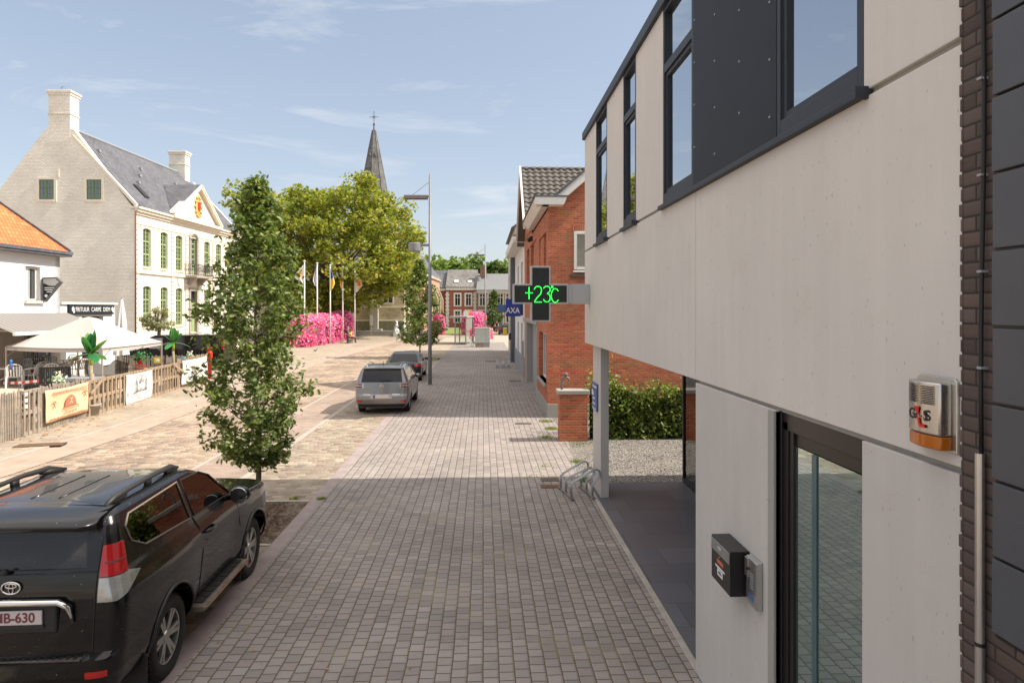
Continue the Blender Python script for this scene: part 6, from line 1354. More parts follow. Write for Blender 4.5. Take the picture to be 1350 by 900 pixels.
M['orangecloth'] = plain('orange_banner', (.80,.53,.32), .7, var=.05); M['brownink'] = plain('brown_ink', (.42,.15,.09), .7); M['greyink'] = plain('grey_ink', (.25,.25,.25), .7); M['whitecloth'] = plain('white_banner', (.64,.625,.61), .75, var=.03)
t, L_ = banner('orange banner with brown saw blade emblem and lettering on the picket fence', 55, 112.5, .20, 1.16, M['orangecloth'], 1)
zc_ = .14; yb_ = -.142
text('Algemene bouwonderneming', .17, t, (L_*.52, yb_, 1.03), (R(90),0,0), M['brownink'], 'lettering', .001, sx=min(1, L_/2.55)); text('0477 67 47 27', .12, t, (L_*.53, yb_, .38), (R(90),0,0), M['brownink'], 'lettering', .001); m = MB(); rq_ = random.Random(3); x_ = L_*.06
while x_ < L_*.94: w_ = rq_.uniform(.03,.09); m.box(x_, yb_-.001, .255, x_+w_, yb_+.001, .255+rq_.choice((.03,.045))); x_ += w_+.018
m.build('small_print', M['brownink'], t)
m = MB(); cx_, cz_ = L_*.53, .56; pts = []
for k in range(37): a = math.pi*k/36; r = .30 if k % 2 else .34; pts.append((cx_+r*math.cos(a), cz_+r*math.sin(a)))
m.prism(pts, yb_-.002, yb_+.002, 'xz'); m.build('saw_blade', M['brownink'], t)
m = MB(); m.bar((cx_-.06,yb_-.004,.62),(cx_+.06,yb_-.004,.80),.02,.03,(0,1,0)); m.bar((cx_+.06,yb_-.004,.62),(cx_-.06,yb_-.004,.80),.02,.03,(0,1,0)); m.build('crossed_tools', M['orangecloth'], t)
m = MB(); 
for z in (.475,.535): m.box(cx_-.44,yb_-.002,z,cx_+.44,yb_+.002,z+.014)
m.box(cx_-.44,yb_-.002,.475,cx_-.425,yb_+.002,.549); m.box(cx_+.425,yb_-.002,.475,cx_+.44,yb_+.002,.549); m.build('plank_drawing', M['brownink'], t)
for xx, zz in ((L_*.16,.68),(L_*.88,.82)):
    m = MB(); m.bar((xx-.07,yb_,zz-.10),(xx+.05,yb_,zz+.08),.004,.02,(0,1,0)); m.bar((xx+.07,yb_,zz-.10),(xx-.05,yb_,zz+.08),.004,.02,(0,1,0)); m.bar((xx-.11,yb_,zz+.05),(xx-.02,yb_,zz+.11),.004,.03,(0,1,0)); m.bar((xx+.11,yb_,zz+.05),(xx+.02,yb_,zz+.11),.004,.03,(0,1,0)); m.build('hammer_drawing', M['brownink'], t)
t, L_ = banner('white banner with a grey round bridge drawing hung over the pallets', 163, 197, -.02, 1.12, M['whitecloth'], 3)
m = MB(); cx_, cz_ = L_*.52, .60
m.tube([(cx_+.52*math.cos(a), yb_, cz_+.46*math.sin(a)) for a in np.linspace(0,6.283,33)], .008, 4, False)
m.bar((cx_-.62,yb_,.40),(cx_+.62,yb_,.46),.006,.03,(0,1,0)); 
for xx in (-.38,.40): m.bar((cx_+xx,yb_,.40),(cx_+xx,yb_,.82),.006,.035,(0,1,0))
m.tube([(cx_+x, yb_, .50+.9*(abs(x))**2*1.9) for x in np.linspace(-.38,.40,13)], .007, 4, False)
m.prism([(cx_-.10,.72),(cx_+.12,.74),(cx_+.05,.86),(cx_+.02,.98),(cx_-.04,.86)], yb_-.002, yb_+.002, 'xz')
for k in range(10): m.box(cx_-.5+k*.1,yb_-.002,.425,cx_-.45+k*.1,yb_+.002,.46+.03*(k%3))
m.build('bridge_drawing', M['greyink'], t)
m = MB()
for k in range(13):
    a = R(150-k*10); m.ball((cx_+.46*math.cos(a), yb_, cz_+.40*math.sin(a)), .016, 5, 3, (1,.2,1.4)); 
for k in range(8): a = R(235+k*10); m.ball((cx_+.45*math.cos(a), yb_, cz_+.39*math.sin(a)), .014, 5, 3, (1,.2,1.2))
m.build('round_lettering', M['greyink'], t)
t, L_ = banner('white banner with a small grey sailing ship drawing at the far end of the fence', 237, 270.5, .12, 1.22, M['whitecloth'], 5)
m = MB(); cx_ = L_*.5; m.prism([(cx_-.55,.62),(cx_+.5,.68),(cx_+.36,.50),(cx_-.46,.44)], yb_-.002, yb_+.002, 'xz')
for xx, h_ in ((-.25,.22),(0,.32),(.25,.22)): m.prism([(cx_+xx-.10,.68),(cx_+xx+.10,.69),(cx_+xx+.02,.69+h_)], yb_-.002, yb_+.002, 'xz')
m.prism([(cx_-.05,1.06),(cx_+.06,1.07),(cx_,1.10)], yb_-.002, yb_+.002, 'xz'); m.build('ship_drawing', plain('pale_ink', (.42,.40,.37), .7), t)

# ------------------------------------------------------------------ terrace: deck, tent, parasol, chairs, tables
tag(MB().box(-21,20,.0,-17.6,31.2,.55).build('terrace_deck', plain('deck_boards', (.55,.46,.36), .85, var=.15, nscale=2), bevel=.01), 'raised beige terrace floor in front of the white house', 'terrace').rotation_euler = (0,0,-TH)
tn = thing('party_tent', 'large cream party tent on thin poles behind the pallet fence', 'tent', (0,0,0), -TH)
A_, B_, C_, D_ = Vector((-19.7,26,2.15)), Vector((-15.35,25,2.15)), Vector((-15.6,29.7,2.15)), Vector((-19.9,30.6,2.15)); cc = (A_+B_+C_+D_)/4
top = [cc + (p-cc)*.11 + Vector((0,0,1.05)) for p in (A_,B_,C_,D_)]
m = MB()
def tent_side(p, q, tp, tq):
    def fn(u, v):
        e = p.lerp(q, u); t_ = tp.lerp(tq, u); x = e.lerp(t_, v); x.z = 2.15 + 1.05*(v**1.12) - .05*math.sin(math.pi*u)*(1-v) - .05*math.sin(math.pi*v)*math.sin(math.pi*u); return tuple(x)
    m.grid(fn, 12, 8); m.grid(lambda u, v: tuple(p.lerp(q, u) + Vector((0,0,-.05*math.sin(math.pi*u) - .16*v))), 12, 1)
for i in range(4): tent_side([A_,B_,C_,D_][i], [A_,B_,C_,D_][(i+1)%4], top[i], top[(i+1)%4])
m.add([tuple(p+Vector((0,0,.0))) for p in top]+[tuple(cc+Vector((0,0,1.12)))], [(0,1,4),(1,2,4),(2,3,4),(3,0,4)])
m.build('canopy', M['canvas'], tn, angle=40)
m = MB()
for i in range(4): m.add([tuple(cc+(p-cc)*.30+Vector((0,0,.78))) for p in (A_,B_,C_,D_)][i:i+1]*0, [])
for p in (A_,B_,C_,D_): pl_ = MB(); pl_.box(p.x-.025,p.y-.025,0.05,p.x+.025,p.y+.025,2.13); pl_.build('pole', plain('tent_pole', (.42,.34,.30), .5), tn)
for i in range(4):
    p, q = [A_,B_,C_,D_][i], [A_,B_,C_,D_][(i+1)%4]; MB().bar(tuple(p+Vector((0,0,-.06))), tuple(q+Vector((0,0,-.06))), .03,.03).build('frame_bar', M['steel'], tn)
    MB().bar(tuple(p+Vector((0,0,-.45))), tuple(p.lerp(q,.12)+Vector((0,0,-.08))), .02,.02).build('corner_strut', M['steel'], tn)
par = thing('closed_parasol', 'tall closed white parasol standing behind the party tent', 'parasol', W(-19.3,33), 0)
MB().tube([(0,0,0),(0,0,4.15)], .035, 8).build('pole', M['steel'], par)
m = MB()
def pf(u, v):
    a = 2*math.pi*u; z = 4.08-2.75*v; r = .06+.20*math.sin(math.pi*min(1,v*1.05)*.62)+(.08*max(0,v-.8)/.2) ; r *= 1+.18*math.cos(a*7)*min(1, v*2); r -= .03*math.exp(-((v-.55)/.05)**2); return (r*math.cos(a), r*math.sin(a), z)
m.grid(pf, 56, 24); m.build('canopy', M['whitecloth'], par, smooth=True)
MB().box(-.35,-.35,0,.35,.35,.12).build('base', M['greypaint'], par, bevel=.02)
# plastic chairs
def make_chair(label):
    t = thing('garden_chair', label, 'chair', (0,0,0), 0, 'white plastic garden chairs on the terrace')
    MB().grid(lambda u, v: (-.24+.48*u, -.22+.44*v, .43-.02*math.sin(math.pi*u)), 6, 6).build('seat', M['plastic'], t, smooth=True).modifiers.new('s','SOLIDIFY').thickness = .02
    m = MB()
    for k in range(5): x = -.19+k*.088; m.bar((x,-.22,.44),(x*1.08,-.34,.84),.05,.012,(0,1,0))
    m.tube([(-.24,-.22,.44),(-.25,-.34,.80),(-.16,-.36,.89),(0,-.365,.91),(.16,-.36,.89),(.25,-.34,.80),(.24,-.22,.44)], .02, 6); m.build('backrest', M['plastic'], t)
    for s_ in (-1,1):
        MB().tube([(s_*.25,-.31,.70),(s_*.28,0,.66),(s_*.27,.20,.64),(s_*.26,.23,.58)], .022, 6).build('armrest', M['plastic'], t, smooth=True)
        MB().bar((s_*.26,.24,0),(s_*.25,.21,.62),.05,.03).build('leg', M['plastic'], t); MB().bar((s_*.25,-.30,0),(s_*.24,-.22,.46),.05,.03).build('leg', M['plastic'], t)
    return t
chair = make_chair('white plastic chair at the left table, nearest the left edge')
def place(o, lat, d, rz, z=.55, label=None): o.location = W(lat, d, z); o.rotation_euler = (0,0,R(rz)-TH); o['label'] = label or o['label']
def LT(u, d): return (u-675)/F*d
CH = [(LT(20,26),26,30,None),(LT(38,26.6),26.6,110,'white plastic chair right of the left table, side on to us'),(LT(27,28.3),28.3,170,'white plastic chair behind the left table near the shop wall'),(LT(51,27.4),27.4,70,'white plastic chair between the left and middle tables'),(LT(62,29.6),29.6,185,'white plastic chair behind the middle table'),(LT(80,28.2),28.2,95,'white plastic chair just right of the middle table'),(LT(88,30.6),30.6,170,'white plastic chair by the wall under the tent edge'),(LT(103,29.4),29.4,80,'white plastic chair rightmost on the terrace'),(LT(72,26.4),26.4,20,'white plastic chair directly above the black slatted screens')]
for i, (a, d, rz, lb_) in enumerate(CH): place(chair if i == 0 else copy_tree(chair), a, d, rz, .55, lb_)
def make_table(label):
    t = thing('garden_table', label, 'table', (0,0,0), 0, 'white plastic tables on the terrace'); MB().box(-.45,-.40,.70,.45,.40,.73).build('tabletop', M['plastic'], t, bevel=.015)
    for a in (-1,1):
        for c in (-1,1): MB().bar((a*.38,c*.33,0),(a*.36,c*.31,.70),.05,.05).build('leg', M['plastic'], t)
    return t
tb = make_table('white plastic table at the left end of the terrace'); place(tb, LT(3,26.3), 26.3, 0)
for a, d, lb_ in ((LT(64,28),28,'white plastic table in the middle of the terrace'),(LT(100,30.7),30.7,'white plastic table at the right end under the tent')): place(copy_tree(tb), a, d, 0, .55, lb_)
bt = thing('bottle', 'blue capped bottle standing at the left tent pole', 'bottle', U(14.5,483,25.5)); MB().lathe([(.05,-.12),(.055,.10),(.02,.16),(.02,.2)],12).build('glass', M['bluelight'], bt, smooth=True); MB().lathe([(.045,.12),(.05,.24),(.01,.26)],12).build('cap', plain('cap_blue', (.02,.2,.55), .4), bt, smooth=True)
# striped tape
g_ = N('barrier_tape'); q_ = g_.sep(g_.obj()); M['tape'] = g_.pbr(g_.mix(g_.m('LESS_THAN', g_.m('FRACT', g_.m('MULTIPLY', q_[0], 2.6)), .5), (.80,.78,.76,1), (.70,.04,.04,1)), .5)
for lb_, pp in (('lower strand of red and white tape hanging in front of the chairs', [(4,505,26.0),(30,504,25.6),(60,501,25.2),(88,496,24.8)]), ('upper thin strand of red and white tape across the terrace', [(-10,503,26),(30,492,27),(70,483,28),(106,472,29)])):
    m = MB(); ps = [U(*p) for p in pp]; w_ = .05 if 'lower' in lb_ else .03
    for i in range(len(ps)-1): a, c = ps[i], ps[i+1]; m.add([a-Vector((0,0,w_)),c-Vector((0,0,w_)),c+Vector((0,0,w_)),a+Vector((0,0,w_)),a-Vector((.004,.01,w_)),c-Vector((.004,.01,w_)),c+Vector((-.004,-.01,w_)),a+Vector((-.004,-.01,w_))], [(0,1,2,3),(7,6,5,4)])
    tag(m.build('barrier_tape', M['tape'], fix=False), lb_, 'barrier tape', 'red and white tape on the terrace')
# black slatted screens, counter, net
def screen(label, u, d, wd, z0, h, tilt):
    t = thing('black_screen', label, 'screen', W((u-675)/F*d, d, z0), -TH+tilt, 'black slatted screens on the terrace'); m = MB(); m.box(-wd/2,0,0,wd/2,.05,.05); m.box(-wd/2,0,h-.05,wd/2,.05,h); m.box(-wd/2,0,.05,-wd/2+.05,.05,h-.05); m.box(wd/2-.05,0,.05,wd/2,.05,h-.05); m.build('frame', M['black'], t)
    m = MB()
    for k in range(int(wd/.07)): x = -wd/2+.06+k*.07; m.box(x, .01, .05, x+.055, .03, h-.05)
    m.build('slats', M['blackmatte'], t)
screen('black slatted screen low behind the grey pickets', 55, 21.5, 1.0, .55, .62, .25); screen('black slatted screen behind the tape, further right', 72, 24.5, 1.0, .75, .72, .25)
ct = thing('grey_counter', 'low grey counter with a small black board behind the banana palm', 'counter', W((100-675)/F*24.5, 24.5, 0), -TH); MB().box(-.7,-.3,.95,.75,.4,1.08).build('top', M['greypaint'], ct, bevel=.01); MB().box(-.62,-.2,0,.65,.35,.95).build('front', M['woodgrey'], ct); MB().box(-.05,-.36,.72,.32,-.33,.94).build('chalk_board', M['black'], ct)
nt_ = tag(MB().grid(lambda u, v: (u*1.75, .03*math.sin(u*14), (.75+.06*math.sin(u*11))*v - .18*math.exp(-((u-.5)/.12)**2)*(v > .9)), 30, 6).build('dark_net', clear('net_mesh', (.22,.22,.22), .0), smooth=True), 'dark wind net stretched between the tent poles', 'net'); nt_.location = W((112-675)/F*27.2, 27.2, .72); nt_.rotation_euler = (0,0,-TH)
def flowers(label, p, mat, n, r, size, seed, pot=None, cat='flowers'):
    t = thing('potted_flowers', label, cat, p, 0, 'small potted plants on the terrace fence'); rs = np.random.RandomState(seed); q = rs.normal(size=(n,3))*r; q[:,2] = np.abs(q[:,2])*1.1
    leaf_obj('foliage', t, q*.9+np.array([0,0,.02]), rs.uniform(.6,1.2,n)*size, QUAD, QF, M['banana'], seed=seed)
    if mat is not None: leaf_obj('blossoms', t, rs.normal(size=(n,3))*r*.6+np.array([.02,0,r*1.1]), rs.uniform(.7,1.2,n)*size, STAR, SF, mat, seed=seed+1)
    MB().lathe([(.07,-.16),(.10,.0),(.09,.02),(.01,.0)],12).build('pot', pot or M['plastic'], t, smooth=True); return t
M['whitepetal'] = leafmat('white_petals', [(0,(.8,.78,.74)),(1,(.88,.86,.84))], .2); M['redpetal'] = leafmat('red_petals', [(0,(.6,.05,.03)),(1,(.75,.12,.06))], .2)
flowers('white flowers with green leaves on top of the orange banner fence', U(77,505,21.3), M['whitepetal'], 60, .13, .11, 3); flowers('white flowers standing at the far banner with the ship', U(250,474,32.5), M['whitepetal'], 50, .14, .12, 4)
flowers('leafy green plant growing out of the red balcony planter', U(184,475,28), None, 130, .22, .12, 5, M['red'])
rp = thing('red_planter', 'red wire balcony planter hooked over the pallet fence', 'planter', U(184,481,27.9), -TH+R(90-6.2)); m = MB()
for z in (-.16,-.02): m.tube([(-.05,-.25,z),(-.05,.28,z)],.012,5); m.tube([(.18,-.25,z),(.18,.28,z)],.012,5)
for k in range(7): m.tube([(-.05,-.25+k*.088,-.16),(-.05,-.25+k*.088,.0)],.008,4)
m.box(-.03,-.24,-.17,.16,.27,-.12); m.build('basket', plain('coral_red', (.66,.13,.09), .5), rp)
bf = thing('back_fence', 'brown picket fence at the back of the terrace below the black van', 'fence', W((150-675)/F*35.5, 35.5, .0), -TH); pickets(bf, 5.2, 1.12, 8, .09, .11, mat='woodgrey')
for nm, lb_, u0, u1, v0, v1, mt in (('yellow_board','small yellow notice board on the back picket fence',203,213,471,478.5,M['yellow']),('grey_board','small grey board on the back picket fence',219,229,471,478.5,plain('grey_board',(.4,.37,.33),.8)),):
    a, c = U(u0,v1,35.3), U(u1,v0,35.3); o = tag(MB().box(0,0,0,(c-a).length*.8,.03,c.z-a.z).build(nm, mt, bevel=.004), lb_, 'notice board'); o.location = a; o.rotation_euler = (0,0,-TH)
    if nm == 'yellow_board': mk = MB().ball((.19,-.01,.14), .09, 10, 6, (1.1,.15,.9)).build('picture_mark', M['plastic']); mk.parent = o
p_ = U(242,476,33.2); o = tag(MB().lathe([(.24,-.02),(.24,.02)],24,(0,0,0),'y').build('round_sign', plain('pale_blue_disc',(.30,.50,.66),.5)), 'pale blue round sign behind the second banana palm', 'sign'); o.location = p_; o.rotation_euler = (0,0,-TH); k_ = MB().ball((0,-.03,.02),.12,10,6,(1.2,.15,.7)).build('emblem', M['blue']); k_.parent = o
rl = thing('red_lantern', 'bright red lantern with glass top at the end of the terrace fence', 'lantern', W((276.5-675)/F*34, 34, 1.05)); MB().lathe([(.10,-1.0),(.10,.02),(.13,.03),(.13,.36),(.08,.42)],14).build('body', plain('bright_red',(.72,.03,.02),.35), rl, smooth=True); MB().lathe([(.05,.42),(.12,.46),(.12,.62),(.03,.68)],14).build('top', plain('bright_red_top',(.72,.05,.03),.35), rl, smooth=True)

# ------------------------------------------------------------------ street lamps
def make_lamp(label, x, y):
    t = thing('street_lamp', label, 'street lamp', (x, y, 0), -TH, 'tall grey street lamps along the kerb')
    MB().tube([(0,0,0),(0,0,3.0),(0,0,9.98)], [.095,.085,.05], 14).build('pole', M['greypole'], t, smooth=True); MB().lathe([(.13,0),(.13,.03),(.10,.035)],16).build('base_plate', M['greypole'], t)
    m = MB(); m.box(-1.22,-.17,8.90,-.08,.17,8.98); lm = m.build('luminaire', M['greypole'], t, bevel=.01)
    m = MB()
    for k in range(13): x_ = -1.19+k*.082; m.box(x_,-.165,8.80,x_+.018,.165,8.90)
    m.box(-1.21,-.17,8.80,-.12,-.155,8.9); m.box(-1.21,.155,8.80,-.12,.17,8.9); m.build('louvre', plain('louvre_brown',(.22,.17,.14),.6), lm)
    MB().tube([(-.85,0,8.98),(-.03,0,9.62)], .012, 5).build('stay_wire', M['greypole'], t); MB().box(-.1,-.04,8.92,-.03,.04,8.97).build('arm', M['greypole'], t)
    MB().lathe([(.27,6.32),(.29,6.34),(.29,6.70),(.26,6.73),(.02,6.73)],20,(-.72,0,0)).build('drum_light', M['greypole'], t, angle=40); MB().box(-.45,-.04,6.56,-.05,.04,6.68).build('drum_arm', M['greypole'], t)
    return t
M['greypole'] = plain('pole_grey', (.23,.235,.25), .45, var=.05)
l1 = W((566.8-675)/F*31.7, 31.7); lamp = make_lamp('tall grey street lamp with louvred arm beside the dark saloon car', l1.x, l1.y)
l2 = copy_tree(lamp); p_ = W((639.8-675)/F*66, 66); l2.location = (p_.x, p_.y, 0); l2['label'] = 'distant street lamp rising behind the grey cabinet near the bus shelter'
for c in l2.children:
    if c.name.startswith('drum'): pass

# ------------------------------------------------------------------ flagpoles
def flag(parent, side, wd, h, mats, seed, crest=None):
    m = MB(); nu, nv = 12, 20
    def fn(u, v): w_ = wd*(.12+.88*math.sin(min(1, v*1.15)*math.pi/2))*(1 if v < .75 else 1-.55*(v-.75)/.25); return (side*(.04+u*w_), .13*math.sin(u*8+seed+v*2)*(.4+u), -v*h*(1-.18*u) - .12*u)
    m.grid(fn, nu, nv)
    mi = []
    for j in range(nv):
        for i in range(nu): mi.append(1 if len(mats) > 1 and crest is None and j/nv > .43 else (1 if crest and abs(i/nu-.5) < .22 and .42 < j/nv < .68 else (2 if crest and len(mats) > 2 and abs(i/nu-.45) < .32 and .30 < j/nv < .84 and (i+j) % 3 == 0 else 0)))
    m.m = mi; m.k = 1; o = m.build('flag', mats, parent, smooth=True, fix=False); return o
cw, cor, cy_, cb_, cl_ = plain('flag_white',(.80,.79,.78),.8,var=.03), plain('flag_orange',(.72,.20,.05),.8), plain('flag_yellow',(.85,.60,.05),.8), plain('flag_blue',(.06,.17,.52),.8), plain('flag_lilac',(.60,.56,.60),.8)
FP = [(401.4,62,-1,.95,1.75,[cw,cor,cy_],True,'first flagpole from the left with a white and orange crest flag half behind leaves'),(418.2,65,-1,.32,2.1,[cl_],False,'second flagpole with a limp pale lilac flag'),(435.4,68,1,.42,2.35,[cb_,cy_],False,'third flagpole with a blue and yellow flag'),(451.9,71.5,-1,.34,2.3,[plain('flag_amber',(.80,.42,.04),.8)],False,'fourth flagpole with a limp amber flag'),(467.8,74,1,.85,2.4,[cw,cor,cy_],True,'rightmost flagpole with a white flag bearing an orange crest')]
for i, (u, d, sd_, wd, h, ms, cr_, lb_) in enumerate(FP):
    p_ = W((u-675)/F*d, d, .05); t = thing('flagpole', lb_, 'flagpole', p_, -TH, 'flagpoles in front of the pink flowers'); H_ = 7.95
    MB().tube([(0,0,0),(0,0,H_)], [.075,.05], 10).build('pole', M['plastic'], t, smooth=True); MB().lathe([(.11,H_),(.12,H_+.05),(.07,H_+.09),(.02,H_+.12)],12).build('cap', M['plastic'], t, smooth=True)
    f_ = flag(t, sd_, wd, h, ms, i*1.7, True if cr_ else None); f_.location = (0,0,H_-.28)

# ------------------------------------------------------------------ people
def person(label, loc, rz, J, clothes, parts=(), sc=1.0):
    """one skinned body; J joints; clothes: function(center)->material index"""
    names = [k for k in J if k != 'face']; E = [('pelvis','belly'),('belly','chest'),('chest','neck'),('neck','head'),('head','crown'),('chest','lsh'),('lsh','lel'),('lel','lwr'),('lwr','lha'),('chest','rsh'),('rsh','rel'),('rel','rwr'),('rwr','rha'),('pelvis','lhip'),('lhip','lkn'),('lkn','lan'),('lan','lto'),('pelvis','rhip'),('rhip','rkn'),('rkn','ran'),('ran','rto')]
    rad_ = dict(pelvis=.155,belly=.14,chest=.165,neck=.062,head=.10,crown=.085,lsh=.075,rsh=.075,lel=.052,rel=.052,lwr=.036,rwr=.036,lha=.032,rha=.032,lhip=.10,rhip=.10,lkn=.066,rkn=.066,lan=.045,ran=.045,lto=.04,rto=.04)
    me = bpy.data.meshes.new('body'); me.from_pydata([J[n] for n in names], [(names.index(a), names.index(b_)) for a, b_ in E], []); o = bpy.data.objects.new('body', me); C.objects.link(o)
    sk = o.modifiers.new('skin', 'SKIN'); sk.use_smooth_shade = True; sl = me.skin_vertices[0].data
    for i, n in enumerate(names): r = rad_[n]*sc; sl[i].radius = (r, r*.85 if n in ('pelvis','belly','chest') else r); sl[i].use_root = n == 'pelvis'
    o.modifiers.new('sub', 'SUBSURF').levels = 2; o.modifiers['sub'].render_levels = 2
    dg = bpy.context.evaluated_depsgraph_get(); dg.update(); m2 = bpy.data.meshes.new_from_object(o.evaluated_get(dg)); bpy.data.objects.remove(o)
    # fingers and face are added to the same mesh
    bm = bmesh.new(); bm.from_mesh(m2)
    ex = MB()
    for s_ in 'lr':
        h_, wv = Vector(J[s_+'ha']), Vector(J[s_+'wr']); dr = (h_-wv).normalized(); sdv = dr.cross(Vector((0,1,.3))).normalized(); nn = dr.cross(sdv)
        for k, L_ in enumerate((.062,.075,.07,.055)): b0 = h_ + sdv*(.027-.018*k); ex.tube([b0, b0+dr*L_*.6, b0+dr*L_+nn*.02], [.009,.008,.006], 5)
        b0 = h_ - dr*.03 + sdv*.03; ex.tube([b0, b0+dr*.02+sdv*.035, b0+dr*.05+sdv*.04], [.011,.009,.007], 5)
    hd_ = Vector(J['head']); nk = Vector(J['neck']); fw_ = Vector(J['face']) if 'face' in J else Vector((0,1,0))
    fc = hd_ + Vector((0,0,.03)); rt = fw_.cross(Vector((0,0,1))).normalized()
    ex.ball(fc+fw_*.105-Vector((0,0,.01)), .018, 6, 4, (1,1.3,1.4))
    for s_ in (-1,1): ex.ball(fc+rt*s_*.098, .022, 6, 4, (.5,1,1.4))
    nb = len(m2.polygons); me3 = ex.mesh('x', M['plastic']); bm.from_mesh(me3); bm.to_mesh(m2); bm.free()
    m2.materials.clear()
    for q in clothes[0]: m2.materials.append(q)
    for p in m2.polygons: p.material_index = clothes[1](p.center); p.use_smooth = True
    r = bpy.data.objects.new('person', m2); C.objects.link(r); r.location = loc; r.rotation_euler = (0,0,rz); tag(r, label, 'person')
    hr = MB(); hr.ball(fc+Vector((0,0,.035))-fw_*.015, .118, 14, 9, (.92,1,1.0)); 
    hr.v = [v if (Vector(v)-fc).dot(fw_) < .055 or v[2] > fc.z+.07 else tuple(Vector(v)-fw_*.045) for v in hr.v]; hr.build('hair', parts[0] if parts else M['blackmatte'], r, smooth=True)
    fe = MB()
    for s_ in (-1,1): fe.ball(fc+rt*s_*.035+fw_*.094+Vector((0,0,.0)), .011, 6, 4)
    fe.build('eyes', M['blackmatte'], r); MB().ball(fc+fw_*.098-Vector((0,0,.055)), .02, 6, 4, (1.2,.3,.35)).build('mouth', plain('lips',(.4,.12,.1),.6), r)
    return r
skin = plain('skin', (.48,.29,.20), .55); greycoat = plain('taupe_coat', (.20,.165,.13), .85); trou = plain('dark_trousers', (.04,.045,.06), .85); yel = plain('yellow_jacket', (.80,.58,.04), .7); prune = plain('plum_trousers', (.09,.03,.05), .85); shoe = plain('dark_shoe', (.03,.03,.03), .6)
J0 = dict(pelvis=(0,0,.93), belly=(0,.01,1.08), chest=(0,.03,1.32), neck=(0,.05,1.48), head=(0,.09,1.58), crown=(0,.10,1.66), lsh=(-.18,.02,1.38), lel=(-.22,.0,1.10), lwr=(-.20,.12,.90), lha=(-.20,.16,.84), rsh=(.18,.02,1.38), rel=(.22,-.02,1.10), rwr=(.18,.18,1.02), rha=(.16,.24,1.03), lhip=(-.09,0,.88), lkn=(-.10,.03,.49), lan=(-.10,-.02,.09), lto=(-.11,.12,.04), rhip=(.09,0,.88), rkn=(.10,.06,.49), ran=(.11,.0,.09), rto=(.12,.14,.04), face=(0,1,0))
p_ = W((458-675)/F*68.5, 68.5, .05)
person('person standing by the bench in a brown grey coat and dark trousers', p_, R(-60), J0, ([greycoat, trou, skin, shoe], lambda c: 3 if c.z < .11 else 1 if c.z < .86 else 2 if c.z > 1.49 or (c.z < 1.06 and abs(c.x) > .13 and c.y > .11) else 0), (plain('grey_hair',(.25,.22,.2),.8),))
bag = thing('backpack', 'dark backpack on the back of the standing person by the bench', 'backpack', p_, R(-60)); MB().ball((0,-.17,1.25), .17, 12, 8, (.85,.6,1.3)).build('bag', M['trimblack'], bag, smooth=True); MB().tube([(-.1,-.08,1.42),(-.11,.16,1.36),(-.1,.0,1.05)],.015,5).build('strap', M['trimblack'], bag); MB().tube([(.1,-.08,1.42),(.11,.16,1.36),(.1,.0,1.05)],.015,5).build('strap', M['trimblack'], bag)
J1 = dict(pelvis=(0,0,.55), belly=(0,-.03,.70), chest=(0,-.02,.95), neck=(0,.03,1.11), head=(0,.08,1.21), crown=(0,.10,1.29), lsh=(-.17,-.02,1.01), lel=(-.21,.08,.78), lwr=(-.12,.28,.70), lha=(-.08,.35,.69), rsh=(.17,-.02,1.01), rel=(.21,.08,.78), rwr=(.12,.28,.70), rha=(.08,.35,.68), lhip=(-.09,.05,.53), lkn=(-.11,.46,.52), lan=(-.11,.50,.10), lto=(-.11,.63,.04), rhip=(.09,.05,.53), rkn=(.12,.46,.54), ran=(.12,.42,.10), rto=(.12,.55,.04), face=(0,1,0))
q_ = W((462.5-675)/F*69.5, 69.5, .05)
person('person in a yellow jacket sitting on the bench by the pink flowers', q_, R(-78), J1, ([yel, prune, skin, shoe], lambda c: 3 if c.z < .10 else 2 if c.z > 1.12 or (c.y > .29 and .63 < c.z < .76 and abs(c.x) < .17) else 1 if (c.z < .62 or c.y > .3) else 0), (plain('brown_hair',(.10,.06,.04),.8),))
bn = thing('park_bench', 'low wooden bench with the seated person in yellow on it', 'bench', q_, R(-78))
for k in range(4): MB().box(-.95,-.22+k*.12,.40,.85,-.12+k*.12,.44).build('seat_slat', M['woodgrey'], bn)
for k in range(2): MB().box(-.95,-.30,.60+k*.16,.85,-.27,.71+k*.16).build('back_slat', M['woodgrey'], bn)
for x_ in (-.75,.65): MB().box(x_,-.28,0,x_+.07,.24,.40).build('leg', M['plinth'], bn)
for x_ in (-.72,.68): MB().box(x_,-.295,.4,x_+.04,-.265,.86).build('back_post', M['greypaint'], bn)

